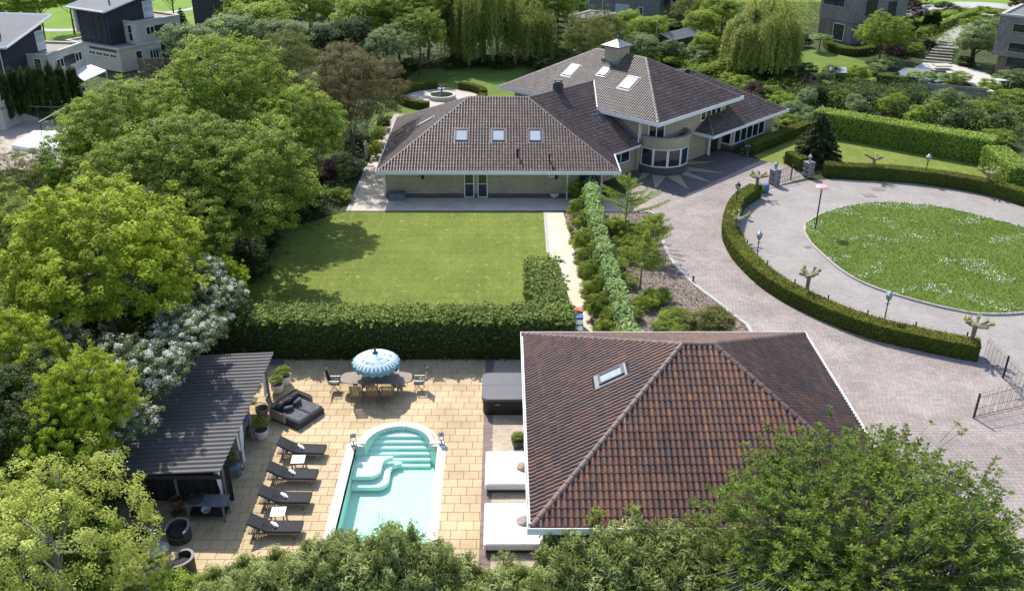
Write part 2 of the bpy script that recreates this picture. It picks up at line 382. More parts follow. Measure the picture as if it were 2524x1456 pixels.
# ---------------------------------------------------------------- laid pieces
def piece_mesh(name,w,d,h,m,bev=.0):
    mb=MB(); x,y=w/2,d/2; b=bev
    if b: mb.add([(-x,-y,0),(x,-y,0),(x,y,0),(-x,y,0),(-x,-y,h-b),(x,-y,h-b),(x,y,h-b),(-x,y,h-b),(-x+b,-y+b,h),(x-b,-y+b,h),(x-b,y-b,h),(-x+b,y-b,h)],
      [(8,9,10,11)]+[(i,(i+1)%4,4+(i+1)%4,4+i) for i in range(4)]+[(4+i,4+(i+1)%4,8+(i+1)%4,8+i) for i in range(4)])
    else: mb.add([(-x,-y,0),(x,-y,0),(x,y,0),(-x,y,0),(-x,-y,h),(x,-y,h),(x,y,h),(-x,y,h)],[(4,5,6,7)]+[(i,(i+1)%4,4+(i+1)%4,4+i) for i in range(4)])
    me=bpy.data.meshes.new(name); me.from_pydata(mb.v,[],mb.f); me.materials.append(m); return me
def lay(parent,pname,sname,poly,w,d,h,z,m,ang=0.,off=.5,gap=.008,nind=0,bev=0.,jit=.0015,skip=None,vary=0.,near=None,xmax=None,fix=None,force=None):
    P=np.array(poly); c0=P.mean(0); ca,sa=math.cos(ang),math.sin(ang)
    L=(P-c0)@np.array([[ca,-sa],[sa,ca]]); lo,hi=L.min(0),L.max(0)
    pts=[];k=0; y=lo[1]+d/2
    while y<hi[1]+d:
        o=(k*off%1)*w if not vary else rng.random()*w
        x=lo[0]-w/2+o
        while x<hi[0]+w: pts.append((x,y)); x+=w
        y+=d;k+=1
    pts=np.array(pts); Wd=pts@np.array([[ca,sa],[-sa,ca]])+c0
    ok=inpoly_np(Wd,poly); 
    if skip is not None: ok&=~skip(Wd)
    Wd=Wd[ok]
    cam0=np.array([0.,0.]) if near is None else np.array(near)
    # only pieces the camera can frame can be the largest ones
    ax=np.abs(Wd[:,0]/np.maximum(Wd[:,1],1))<.55
    dist=np.hypot(Wd[:,0]-cam0[0],Wd[:,1]-cam0[1])+np.where(ax,0,1000); order=np.argsort(dist)
    me=piece_mesh(pname,w-gap,d-gap,h,m,bev)
    if xmax is not None: order=order[np.argsort(Wd[order,0]+w/2>xmax,kind='stable')] if (Wd[order[:nind],0]+w/2>xmax).any() else order
    if force is not None: order=order[np.argsort(force(Wd[order]),kind='stable')]
    for i in order[:nind]:
        o=link(pname,me,parent); o.location=(Wd[i,0],Wd[i,1],z+rng.normal()*jit); o.rotation_euler=(rng.normal()*jit,rng.normal()*jit,ang)
    rest=Wd[order[nind:]]
    if len(rest):
        bv=np.array([v.co for v in me.vertices]); bf=np.array([list(p.vertices) for p in me.polygons]); nb=len(bv); n=len(rest)
        B=bv.copy(); B[:,0],B[:,1]=bv[:,0]*ca-bv[:,1]*sa,bv[:,0]*sa+bv[:,1]*ca
        V=B[None]+np.concatenate([rest,(z+rng.normal(size=(n,1))*jit)],1)[:,None,:]
        F=bf[None]+(np.arange(n)*nb)[:,None,None]
        if xmax is not None: V[:,:,0]=np.minimum(V[:,:,0],xmax)
        if fix is not None: V=fix(V)
        o=link(sname,npmesh(sname,V.reshape(-1,3),F.reshape(-1,4),m,np.repeat(rng.random(n),nb)),parent); o['kind']='stuff'
def strip(name,pts,w,z,h,m,parent=None,closed=False,kind='structure'):
    "raised band along a 2D line"
    P=[Vector((p[0],p[1])) for p in pts]; n=len(P); A=[];B=[]
    for i in range(n):
        t=(P[(i+1)%n]-P[i-1]) if closed else (P[min(i+1,n-1)]-P[max(i-1,0)])
        t.normalize(); q=Vector((-t.y,t.x))*w/2; A.append(P[i]+q); B.append(P[i]-q)
    vs=[];fs=[]
    for i in range(n): vs+=[(A[i].x,A[i].y,z),(A[i].x,A[i].y,z+h),(B[i].x,B[i].y,z+h),(B[i].x,B[i].y,z)]
    for i in range(n if closed else n-1):
        a=i*4;b=((i+1)%n)*4
        fs+=[(a+1,a,b,b+1),(a+2,a+1,b+1,b+2),(a+3,a+2,b+2,b+3)]
    if not closed: fs+=[(0,1,2,3),((n-1)*4+3,(n-1)*4+2,(n-1)*4+1,(n-1)*4)]
    me=bpy.data.meshes.new(name); me.from_pydata(vs,[],fs); me.materials.append(m); o=link(name,me,parent)
    if not parent: o['kind']=kind
    return o
# patio
pat=[(-17.5,22.5),(-.9,22.5),(-.9,41.1),(-17.5,41.1)]
def in_pool(W): return inpoly_np(W,pool_out)
po=np.array(pool_out)
PM=.2
def in_mid(W):
    return ((W[:,0]>PX0-PM)&(W[:,0]<PX1+PM)&(W[:,1]<PYS+PM)&(W[:,1]>PYB-PM))|(np.hypot(W[:,0]-PCX,W[:,1]-PCY)<PR+PM)&(W[:,1]>PYS)
def corners(W,f): return [f(W+np.array([dx,dy])) for dx in(-.31,.31) for dy in(-.26,.26)]
def skip_pool(W): return (W[:,0]-.3>-.92)|np.all(corners(W,in_mid),axis=0)
def force_pool(W): return np.any(corners(W,in_mid),axis=0)
def fix_pool(V):
    s_=V.shape; cen=np.repeat(V.mean(1)[:,None],s_[1],1).reshape(-1,3); v=V.reshape(-1,3).copy(); m=in_mid(v); low=m&(v[:,1]<PYS+PM)&(cen[:,1]<PYS+PM)
    v[low,0]=np.where(cen[low,0]<PCX,PX0-PM,PX1+PM); hi=m&~low; d=v[hi,:2]-[PCX,PCY]; d/=np.linalg.norm(d,axis=1,keepdims=True); v[hi,:2]=np.array([PCX,PCY])+d*(PR+PM); return v.reshape(s_)
patio=holed('patio',pat,pool_in,-.012,joint)
lay(patio,'paving_slab','paving_slabs',[(-17.5,22.5),(-.6,22.5),(-.6,41.1),(-17.5,41.1)],.635,.53,.045,-.012,slabm,off=.37,gap=.014,nind=300,bev=.006,skip=skip_pool,jit=.0012,near=(-5,20),xmax=-.905,fix=fix_pool,force=force_pool)
cob=[(-.9+.42,22.5),(2.2,22.5),(2.2,41.1),(-.48,41.1)]
side=sheet('cobbled_strip',cob,-.01,joint)
lay(side,'cobble','cobbles',cob,.21,.105,.04,-.01,cobm,gap=.006,nind=0)
band=[(-.9,22.5),(-.48,22.5),(-.48,41.1),(-.9,41.1)]
bnd=sheet('dark_paver_band',band,-.009,joint)
lay(bnd,'paver','pavers',band,.42,.105,.042,-.009,bandm,off=0,gap=.006,nind=0)
# pool: shell, coping stones, water, steps
poolm=mat('pool_plaster',(.58,.85,.73),.6,1.5,.05)
mb=MB(); PD=-1.12; n=len(pool_in)
ar=sum(pool_in[i][0]*pool_in[(i+1)%n][1]-pool_in[(i+1)%n][0]*pool_in[i][1] for i in range(n))
pin=pool_in if ar>0 else pool_in[::-1]
mb.add([(p[0],p[1],PD) for p in pin]+[(p[0],p[1],-.02) for p in pin],[tuple(range(n))]+[(i,n+i,n+(i+1)%n,(i+1)%n) for i in range(n)])
pool=wroot('swimming_pool',(PCX,29,0),'turquoise swimming pool with arched step end and pale coping','swimming pool')
mb.build('basin',poolm,pool)
stepm=mat('pool_step_plaster',(.6,.86,.75),.6,1.5,.05)
for i in range(6):
    yb=PYS+1.12-i*.245; z=-.22-i*.15
    if yb>PYS:
        half=math.acos(max(-1,min(1,(yb-PCY)/(PR-.02)))); poly=arc(PR-.02,half,14)
    else: poly=[(PCX-PR*math.sin(ha)+.02,yb)]+arc(PR-.02,ha,14)+[(PCX+PR*math.sin(ha)-.02,yb)]
    MB().prism(poly,z-.15 if i else -1.11,z).build('step',stepm,pool)
for k,(z,e) in enumerate(((-.5,0.),(-.8,.36))):
    x0=PX0+.02; rr_=.5; cx_,cy_=PX0+.72+e,PYS-1.45-e+rr_
    c1_=[(cx_+rr_*math.sin(R(t)),cy_-rr_*math.cos(R(t))) for t in range(0,91,15)]
    c2_=[(cx_+rr_+.42-.42*math.cos(R(t)),PYS-.55-e*.1+.42*math.sin(R(t))-.0) for t in range(0,91,15)]
    poly=[(x0,PYS-.02),(x0,PYS-1.45-e)]+c1_+c2_+[(cx_+rr_+.42,PYS-.02)]
    MB().prism(poly,z-.2,z).build('bench' if k==0 else 'step',stepm,pool)
wm,nn,bb=nodes('pool_water'); nn.nodes.remove(bb)
tr=nn.nodes.new('ShaderNodeBsdfTransparent'); tr.inputs[0].default_value=(.93,1,.985,1); gl=nn.nodes.new('ShaderNodeBsdfGlossy'); gl.inputs['Roughness'].default_value=.03
fr=nn.nodes.new('ShaderNodeFresnel'); fr.inputs[0].default_value=1.33; bp=nn.nodes.new('ShaderNodeBump'); bp.inputs['Strength'].default_value=.35; bp.inputs['Distance'].default_value=.02
nn.links.new(noise(nn,2.2,3,.5),bp.inputs['Height']); nn.links.new(bp.outputs[0],gl.inputs['Normal']); nn.links.new(bp.outputs[0],fr.inputs['Normal'])
mx=nn.nodes.new('ShaderNodeMixShader'); ge=nn.nodes.new('ShaderNodeNewGeometry'); sb=nn.nodes.new('ShaderNodeMath'); sb.operation='SUBTRACT'; sb.use_clamp=True; nn.links.new(fr.outputs[0],sb.inputs[0]); nn.links.new(ge.outputs['Backfacing'],sb.inputs[1]); nn.links.new(sb.outputs[0],mx.inputs[0]); nn.links.new(tr.outputs[0],mx.inputs[1]); nn.links.new(gl.outputs[0],mx.inputs[2])
nn.links.new(mx.outputs[0],nn.nodes['Material Output'].inputs[0])
va=nn.nodes.new('ShaderNodeVolumeAbsorption'); va.inputs[0].default_value=(.5,.92,.82,1); va.inputs[1].default_value=.1
nn.links.new(va.outputs[0],nn.nodes['Material Output'].inputs[1])
wt=MB().prism([(PCX+(p[0]-PCX)*.998,29+(p[1]-29)*.998) for p in pin],PD+.004,-.1).build('water',wm,pool)
# coping stones, one by one
def copstone(q):
    mb=MB().prism(q,-.3,.035); o=mb.build('coping_stone',coping,pool)
y=PYB-CW
while y<PYS-.05:
    y2=min(y+.6,PYS+CW*.55)
    if PYS+CW*.55-y2<.3: y2=PYS+CW*.55
    for x0,x1 in ((PX0-CW,PX0),(PX1,PX1+CW)): copstone([(x0,y+.004),(x1,y+.004),(x1,y2-.004),(x0,y2-.004)])
    if y2>=PYS: break
    y=y2
x=PX0
while x<PX1-.1: copstone([(x+.004,PYB-CW),(x+.6,PYB-CW),(x+.6,PYB),(x+.004,PYB)]); x+=.6
ho=math.acos((PYS+CW*.55-PCY)/(PR+CW)); N=12
for i in range(N):
    t0,t1=-ha+2*ha*i/N+.002,-ha+2*ha*(i+1)/N-.002; u0,u1=-ho+2*ho*i/N+.002,-ho+2*ho*(i+1)/N-.002
    pa=lambda r,t:(PCX+r*math.sin(t),PCY+r*math.cos(t))
    q=[pa(PR,t0),pa(PR,(t0+t1)/2),pa(PR,t1),pa(PR+CW,u1),pa(PR+CW,(u0+u1)/2),pa(PR+CW,u0)]; copstone(q)
for sx in(-1,1):
    xe=PX0 if sx<0 else PX1; xa=(_a0.x if sx<0 else _a1.x); xo=oa[0][0] if sx<0 else oa[-1][0]
    q=[(xe,PYS),(xa,PYS),(xo,PYS+CW*.55),(xe,PYS+CW*.55)]; copstone(q)
# driveway
dr_left=[(1853,822),(1840,800),(1812,780),(1770,745),(1720,708),(1690,680),(1655,640),(1632,589),(1628.5,564),(1633.6,543.6),(1600,522),(1559,522),(1545,475)]
dr=D([(1576.5,456.7),(1678,486.4),(1872.3,395.8),(1944,409),(1985,440),(1905,462),(1868,475),(1815,505),(1798,545),(1808,600),(1850,655),(1910,705),(2000,760),(2100,808),(2200,838),(2330,862),(2425,880),(2524,985)])+[(27.5,35.),(33,26),(33,20),(16,20),(13.8,24.5),(13.8,38.6)]+D(dr_left)
drive=sheet('driveway',dr,-.006,joint)
lay(drive,'paver','pavers',dr,.225,.225,.04,-.01,pavem,ang=.0,gap=.012,nind=300,vary=1,near=(18,22))
strip('driveway_edging',smoothline(D(dr_left),4),.22,-.005,.06,edgem)
star_sq=D([(1576.5,456.7),(1678,486.4),(1872.3,395.8)])+[(17.,79),(9,72.6)]
star=sheet('star_paving',star_sq,.036,darkpavem)
# pale rays of the star set in the dark paving
rays=mat('sand_clinkers',[(.29,.23,.15),(.37,.3,.2)],.85,5)
c0=at(1643,415)
for tip,b1,b2 in (((1615,467),(1606,431),(1642,436)),((1697,467.5),(1642,436),(1676,433)),((1757,452),(1680,432),(1690,423)),((1784,428),(1690,422),(1694,411)),((1763,400),(1693,408),(1695,398)),((1570,450),(1585,424),(1604,430)),((1725,378),(1694,395),(1702,380))):
    p=D([tip,b1,b2]); st=MB().prism([(q[0],q[1]) for q in p],.037,.043).build('star_ray',rays,star)
# brick apron around the bay
# road around the circular lawn
rd=D([(1907,462),(1990,445),(2060,441),(2255,452),(2445,480),(2524,500)])+[(46,58),(60,50),(60,5),(30,5),(27.8,35)]+D([(2524,985),(2425,880),(2330,862),(2200,838),(2100,808),(2000,760),(1910,705),(1850,655),(1808,600),(1798,545),(1815,505),(1868,475)])
road=sheet('road',rd,-.012,roadm)
rl=smoothline(D([(1983,560),(1993,592),(2020,622),(2080,672),(2150,708),(2250,740),(2340,762),(2420,775)])+D([(2524,772),(2640,750),(2730,700),(2720,640),(2620,590),(2524,563),(2400,530),(2330,515),(2250,504),(2170,501),(2110,506),(2050,520),(2005,540)]),6,True)
lawn2=sheet('round_lawn',rl,.0,lushm,thick=.09)
strip('round_lawn_kerb',rl,.12,-.01,.12,edgem,closed=True)
# drain covers and gully in the road
for x,y,wd,ln in ((1975*1.0+0,465,0,0),): pass
drainm=mat('rusty_iron_cover',[(.17,.14,.12),(.26,.22,.19)],.8,20)
for (x,y,lb) in ((2164,466,'square iron drain cover in the road, farther of the pair'),(2143,482,'square iron drain cover in the road, nearer of the pair'),(2200,497,'small drain grating beside the far lawn kerb'),(1991,608,'small drain grating beside the near lawn kerb')):
    p=at(x,y); s=.45 if y<490 else .22
    mb=MB(); mb.box((0,0,0),(s*2,s*1.6,.02)); [mb.box((s*(-.8+.2*i),0,.012),(.04,s*1.4,.01)) for i in range(9)]
    o=mb.build('drain_cover',drainm); o.location=(p.x,p.y,.0); tag(o,lb,'drain cover')
# lawns
lw=D([(855,522),(1345,523)])+[(2.95,54.6),(1.4,48.5),(1.4,42),(-17,42),(-17,49),(-16,58)]
lawn=sheet('lawn',lw,.005,lawnm)
yard=sheet('front_lawn',D([(1876,396),(1944,409),(2022,430),(2255,445),(2440,475),(2450,400),(2045,330),(1985,318),(1850,380)]),.008,lawnm)
sheet('garden_lawn',D([(900,345),(935,230),(1040,170),(1300,160),(1420,200),(1330,300),(975,300)]),.0,lushm)
sheet('neighbour_lawn',D([(1955,180),(1975,120),(2040,128),(2130,150),(2160,190),(2130,250),(1980,250)]),.0,lushm)
sheet('meadow',[(-160,118),(-50,118),(-38,128),(-30,160),(-30,260),(-160,260)],-.01,farlawnm)
sheet('far_meadow',[(30,160),(160,158),(200,300),(20,300)],-.012,farlawnm)
strip('footpath',smoothline(D([(-120,75),(0,70),(160,75),(290,62)]),5),2.,-.008,.02,asph)
strip('park_path',smoothline(D([(290,45),(440,28),(520,14),(700,0)]),5),1.6,-.008,.02,asph)
strip('far_road',smoothline(D([(2205,32),(2300,22),(2420,12),(2700,40)]),5),6.,-.006,.02,asph)
sheet('terrace_deck',D([(0,300),(60,280),(190,320),(180,420),(0,420)]),.0,brickpave('neighbour_terrace',((.42,.33,.27),(.5,.41,.34)),(.3,.25,.2),2.,1.,.3))
# house terrace and paths
te=D([(855,522),(940,330),(965,300)])+[(-8.2,84),(-8.2,64.9),(9.2,64.9)]+D([(1559,522),(1482,522)])
terrace=sheet('terrace',te,.008,terrm)
strip('terrace_edging',D([(857,521),(1482,521)]),.22,.006,.03,bandm)
strip('terrace_side_edging',D([(858,521),(905,412)]),.3,.006,.03,edgem)
pth=D([(1345,523),(1388,523),(1410,600),(1436,700),(1463,822)])+[(4.4,37),(3.3,37)]+D([(1425,822),(1398,720),(1352,624)])
path=sheet('cream_path',pth,.012,pathm)
strip('path_edging',D([(1343,524),(1351,624)]),.22,.013,.02,edgem)
strip('stepping_path',smoothline(D([(935,400),(945,360),(965,310),(985,280)]),4),.9,.014,.02,rattan)
# planting bed
bd=D([(1440,440),(1482,523),(1559,523)]+dr_left[:9][::-1][1:] if False else [(1440,522),(1559,523),(1600,522),(1633.6,543.6),(1628.5,564),(1632,589),(1655,640),(1690,680),(1720,708),(1770,745),(1812,780),(1840,800),(1853,822)])+[(13.6,38.8),(4.3,38.8)]+D([(1463,822),(1436,700),(1410,600),(1388,523)])
bed=sheet('planting_bed',bd,.002,mulch)
g=np.random.default_rng(5); B=np.array(bd); pts=g.uniform(B.min(0),B.max(0),(22000,2)); pts=pts[inpoly_np(pts,bd)]
N_=norm(np.c_[g.normal(size=(len(pts),2))*.5,np.ones(len(pts))])
chipm=mat('bark_chips',[(.12,.08,.06),(.26,.19,.15),(.42,.35,.3)],.9,20,rnd=True)
o=link('bark_chips',leafobj('bark_chips',np.c_[pts,.02+g.random(len(pts))*.04],N_,.07+.09*g.random(len(pts)),chipm,.5,3)); o['kind']='stuff'
# daisies in the round lawn
RL=np.array([tuple(p) for p in rl]); pts=g.uniform(RL.min(0),RL.max(0),(60000,2)); pts=pts[inpoly_np(pts,[tuple(p) for p in rl])]
from mathutils import noise as mnoise
keep=np.array([mnoise.fractal(Vector((p[0]*.35,p[1]*.5,0)),.9,2.,5)*1.15+mnoise.noise(Vector((p[0]*2.4,p[1]*2.6,3)))*.45 for p in pts])
pts=pts[(keep+.25*g.random(len(pts))>.5)&(g.random(len(pts))<.36)]
daisy=mat('daisy_petals',(.8,.8,.78),.8,5,.05)
P3=np.c_[pts,.13+g.random(len(pts))*.03]; N_=norm(np.c_[g.normal(size=(len(pts),2))*.3,np.ones(len(pts))])
o=link('daisies',leafobj('daisies',P3,N_,.035+.05*g.random(len(pts)),daisy,.9,4)); o['kind']='stuff'
# grass tufts giving the lawns a rough surface
def tufts(name,poly,n,z,h,m,seed,lean=.5):
    g=np.random.default_rng(seed); B=np.array([tuple(p)[:2] for p in poly]); p=g.uniform(B.min(0),B.max(0),(n,2)); p=p[inpoly_np(p,[tuple(q) for q in B])]; k=len(p)
    N=norm(np.c_[g.normal(size=(k,2)),g.random(k)*.8]); Dn=norm(np.c_[g.normal(size=(k,2))*lean,np.ones(k)])
    hh=h*(.5+g.random(k)); o=link(name,leafobj(name,np.c_[p,z+hh*.4],N,hh,m,.35,seed,D=Dn)); o['kind']='stuff'; return o
G_l=leafmat('grass_blades',[(.15,.22,.03),(.22,.29,.045),(.33,.36,.085)],.35); G_lush=leafmat('lush_grass_blades',[(.1,.17,.025),(.165,.245,.04),(.25,.31,.07)],.4)
G_wild=leafmat('wild_grass_blades',[(.05,.09,.02),(.1,.15,.035),(.19,.22,.09)],.3)
tufts('grass',rl,46000,.09,.12,G_lush,11)
tufts('grass',lw,42000,.01,.055,G_l,12)
# ---------------------------------------------------------------- roofs of interlocking tiles
TW,TL=.218,.34
def tile_mesh(m):
    prof=[]
    prof=[(q*TW-TW/2,h) for q,h in ((0,-.022),(.15,.03),(.33,.062),(.52,.064),(.7,.038),(.86,-.008),(1,-.022))]
    n=len(prof); L=TL+.03
    vs=[(x,0,h+.024) for x,h in prof]+[(x,L,h) for x,h in prof]+[(x,0,-.02) for x,h in prof]
    fs=[(i,i+1,n+i+1,n+i) for i in range(n-1)]+[(2*n+i,2*n+i+1,i+1,i) for i in range(n-1)]
    me=bpy.data.meshes.new('roof_tile'); me.from_pydata(vs,[],fs); me.materials.append(m)
    return me,np.array(vs),np.array(fs)
class Roof:
    def __init__(s,thing,m,nind):
        s.t=thing; s.m=m; s.n=nind; s.me,s.tv,s.tf=tile_mesh(m); s.full=[]; s.V=[];s.F=[];s.r=[];s.k=0
    def face(s,poly,skips=(),ind=True):
        P=[Vector(p) for p in poly]; u=(P[1]-P[0]).normalized(); nrm=Vector((0,0,0))
        for i in range(1,len(P)-1): nrm+=(P[i]-P[0]).cross(P[i+1]-P[0])
        nrm.normalize()
        if nrm.z<0: nrm=-nrm
        v=nrm.cross(u); 
        if v.z<0: v=-v
        u=v.cross(nrm)
        O=P[0]; L=[((p-O).dot(u),(p-O).dot(v)) for p in P]
        lo=min(q[0] for q in L); hi=max(q[0] for q in L); vt=max(q[1] for q in L)
        M=np.array([u,v,nrm]); ni=int((hi-lo)/TW)+2; nj=int(vt/TL)+1
        cen=(sum(q[0] for q in L)/len(L),sum(q[1] for q in L)/len(L))
        sk=[]
        for (c,wd,hd) in skips: c=Vector(c)-O; sk.append((c.dot(u),c.dot(v),wd/2,hd/2))
        part=[]
        for j in range(nj):
            for i in range(ni):
                x=lo+(i+.5)*TW; y=j*TL
                if any(abs(x-a)<c+.06 and y+TL*.9>b-d and y+.1<b+d for a,b,c,d in sk): continue
                cs=[(x-TW/2,y+.02),(x+TW/2,y+.02),(x+TW/2,y+TL),(x-TW/2,y+TL)]
                ins=[inpoly(q,L) for q in cs]
                Op=O+u*x+v*(y-.02)+nrm*.02
                if all(ins): s.full.append((Op,u.copy(),v.copy(),nrm.copy(),ind))
                elif any(ins) or inpoly((x,y+TL/2),L): part.append(Op)
        if part:
            bm=bmesh.new()
            lay_=bm.verts.layers.float.new('rnd')
            for Op in part:
                r=random.random(); vs=[]
                for q in s.tv: 
                    b=bm.verts.new(Op+u*q[0]+v*q[1]+nrm*q[2]); b[lay_]=r; vs.append(b)
                for f in s.tf: bm.faces.new([vs[k] for k in f])
            for k in range(1,len(P)):
                a,b=P[k],P[(k+1)%len(P)]; e=(b-a); nn=e.cross(nrm)
                if nn.dot(O+u*cen[0]+v*cen[1]-a)>0: nn=-nn
                bmesh.ops.bisect_plane(bm,geom=bm.verts[:]+bm.edges[:]+bm.faces[:],plane_co=a+nn.normalized()*.03,plane_no=nn.normalized(),clear_outer=True)
            bmesh.ops.triangulate(bm,faces=bm.faces[:]); bm.verts.ensure_lookup_table()
            bm.verts.index_update()
            s.V.append(np.array([tuple(q.co) for q in bm.verts]).reshape(-1,3)); s.r.append(np.array([q[lay_] for q in bm.verts]))
            s.F.append(np.array([[q.index for q in f.verts] for f in bm.faces]).reshape(-1,3)+s.k); s.k+=len(bm.verts); bm.free()
    def finish(s):
        order=sorted(range(len(s.full)),key=lambda i:(not s.full[i][4],s.full[i][0].length)); tri=np.concatenate([s.tf[:,[0,1,2]],s.tf[:,[0,2,3]]])
        for i in order[:s.n]:
            O,u,v,n,_=s.full[i]; o=link('roof_tile',s.me,s.t); M=Matrix((u,v,n)).transposed().to_4x4(); M.translation=O+n*random.uniform(0,.004)
            o.matrix_world=M
        rest=[s.full[i] for i in order[s.n:]]
        if rest:
            Om=np.array([tuple(q[0]) for q in rest]); U=np.array([[tuple(q[1]),tuple(q[2]),tuple(q[3])] for q in rest])
            Om=Om+U[:,2]*rng.random((len(rest),1))*.005
            V=np.einsum('vk,nkj->nvj',s.tv,U)+Om[:,None]; nb=len(s.tv)
            F=tri[None]+(np.arange(len(rest))*nb)[:,None,None]+s.k
            s.V.append(V.reshape(-1,3)); s.F.append(F.reshape(-1,3)); s.r.append(np.repeat(rng.random(len(rest)),nb)); s.k+=len(rest)*nb
        o=link('roof_tiles',npmesh('roof_tiles',np.vstack(s.V),np.vstack(s.F),s.m,np.concatenate(s.r)),s.t); o['kind']='stuff'
def ridge(thing,a,b,m,r=.13,L=.42,lift=.035,clamp=None):
    a,b=Vector(a),Vector(b); d=b-a; n=max(1,round(d.length/L)); t=d.normalized(); L=d.length/n
    key='cap%.3f'%L+m.name
    if key not in MATS:
        mb=MB(); k=7; vs=[];rr=[(0,r*1.12),(L*.13,r*1.12),(L*.14,r),(L+.02,r*.93)]
        for y,q in rr:
            for i in range(k): w_=PI*i/(k-1); vs.append((q*math.cos(w_),y,q*math.sin(w_)*.85))
        fs=[(l*k+i,(l+1)*k+i,(l+1)*k+i+1,l*k+i+1) for l in range(3) for i in range(k-1)]+[tuple(range(k))]
        mb.add(vs,fs); me=bpy.data.meshes.new('ridge_tile'); me.from_pydata(mb.v,[],mb.f); me.materials.append(m); MATS[key]=me
    x=t.cross(Vector((0,0,1))).normalized(); z=x.cross(t).normalized(); M0=Matrix((x,t,z)).transposed().to_4x4()
    for i in range(n):
        M=M0.copy(); M.translation=a+t*(L*i)+z*(lift-.04); o=link('ridge_tile',MATS[key],thing); o.matrix_world=M
def mould(name,loop,prof,m,parent,closed=True):
    "extrude a profile (outward offset, z) round a 2D loop with mitred corners"
    P=[Vector((p[0],p[1])) for p in loop]; n=len(P)
    ar=sum(P[i].x*P[(i+1)%n].y-P[(i+1)%n].x*P[i].y for i in range(n)); sg=1 if ar>0 else -1
    vs=[];fs=[];k=len(prof)
    for i in range(n):
        e0=(P[i]-P[i-1]).normalized() if (closed or i>0) else (P[1]-P[0]).normalized()
        e1=(P[(i+1)%n]-P[i]).normalized() if (closed or i<n-1) else e0
        n0=Vector((e0.y,-e0.x))*sg; n1=Vector((e1.y,-e1.x))*sg; bi=(n0+n1).normalized(); s_=1/max(.3,bi.dot(n0))
        for o,z in prof: q=P[i]+bi*(o*s_); vs.append((q.x,q.y,z))
    for i in range(n if closed else n-1):
        for j in range(k): a=i*k+j; b=i*k+(j+1)%k; c=((i+1)%n)*k+(j+1)%k; d=((i+1)%n)*k+j; fs.append((a,b,c,d))
    if not closed: fs+=[tuple(range(k-1,-1,-1)),tuple((n-1)*k+j for j in range(k))]
    me=bpy.data.meshes.new(name); me.from_pydata(vs,[],fs); me.materials.append(m)
    bm=bmesh.new(); bm.from_mesh(me); bmesh.ops.recalc_face_normals(bm,faces=bm.faces); bm.to_mesh(me); bm.free()
    return link(name,me,parent)
def gutterprof(z,dep=.24,wd=.17): return [(-.02,z-dep),(wd,z-dep),(wd,z+.03),(wd-.03,z+.03),(wd-.03,z-.06),(-.02,z-.06)]
def walls(name,loop,z0,z1,m,parent,closed=True,flip=False):
    n=len(loop); ar=sum(loop[i][0]*loop[(i+1)%n][1]-loop[(i+1)%n][0]*loop[i][1] for i in range(n))
    if (ar<0)^flip: loop=loop[::-1]
    vs=[];fs=[];uv=[];s=0
    for i in range(n if closed else n-1):
        a,b=loop[i],loop[(i+1)%n]; l=math.hypot(b[0]-a[0],b[1]-a[1]); k=len(vs)
        vs+=[(a[0],a[1],z0),(b[0],b[1],z0),(b[0],b[1],z1),(a[0],a[1],z1)]; fs.append((k,k+1,k+2,k+3)); uv+=[(s,z0),(s+l,z0),(s+l,z1),(s,z1)]; s+=l
    me=bpy.data.meshes.new(name); me.from_pydata(vs,[],fs); me.materials.append(m); ul=me.uv_layers.new(name='UVMap')
    for i,q in enumerate(uv): ul.data[i].uv=q
    return link(name,me,parent)
def brickwall(name,cols,mortar,dark,thr=.66,sc=1.,bw=.22,bh=.065,lightdash=None):
    m,n,b=nodes(name); t=n.nodes.new('ShaderNodeTexCoord'); br=n.nodes.new('ShaderNodeTexBrick'); n.links.new(t.outputs['UV'],br.inputs[0])
    br.inputs['Scale'].default_value=sc; br.inputs['Brick Width'].default_value=bw; br.inputs['Row Height'].default_value=bh; br.inputs['Mortar Size'].default_value=.006
    br.inputs['Color1'].default_value=(*cols[0],1); br.inputs['Color2'].default_value=(*cols[1],1); br.inputs['Mortar'].default_value=(*mortar,1); br.inputs['Bias'].default_value=-.1
    mp=n.nodes.new('ShaderNodeMapping'); mp.inputs['Scale'].default_value=(1.1,4.5,1); n.links.new(t.outputs['UV'],mp.inputs[0])
    x=n.nodes.new('ShaderNodeTexNoise'); x.inputs['Scale'].default_value=2.6; x.inputs['Detail'].default_value=2; n.links.new(mp.outputs[0],x.inputs['Vector'])
    c=mixc(n,smooth(n,x.outputs['Fac'],thr,thr+.03),br.outputs[0],dark)
    n2=n.nodes.new('ShaderNodeTexNoise'); n2.inputs['Scale'].default_value=.5; n2.inputs['Detail'].default_value=6; n.links.new(t.outputs['UV'],n2.inputs['Vector'])
    c=mixc(n,.6,c,ramp(n,smooth(n,n2.outputs['Fac'],.3,.7),[(.7,.7,.7),(1,1,1)]),'MULTIPLY')
    n.links.new(c,b.inputs['Base Color']); b.inputs['Roughness'].default_value=.9; bump(n,b,br.outputs[1],-.5,.01); return m
yb=brickwall('yellow_grey_brick',((.47,.4,.26),(.39,.33,.21)),(.34,.3,.22),(.09,.075,.06))
plinthb=brickwall('dark_plinth_brick',((.11,.09,.09),(.16,.13,.12)),(.1,.09,.08),(.07,.05,.05))
greyb=brickwall('grey_brick',((.17,.155,.145),(.24,.22,.205)),(.15,.14,.13),(.42,.4,.37),.62)
darkb=brickwall('dark_blue_brick',((.035,.035,.045),(.055,.055,.068)),(.03,.03,.035),(.02,.02,.03))
creamb=brickwall('cream_wall',((.56,.51,.42),(.62,.57,.48)),(.5,.46,.38),(.4,.36,.3),.72)
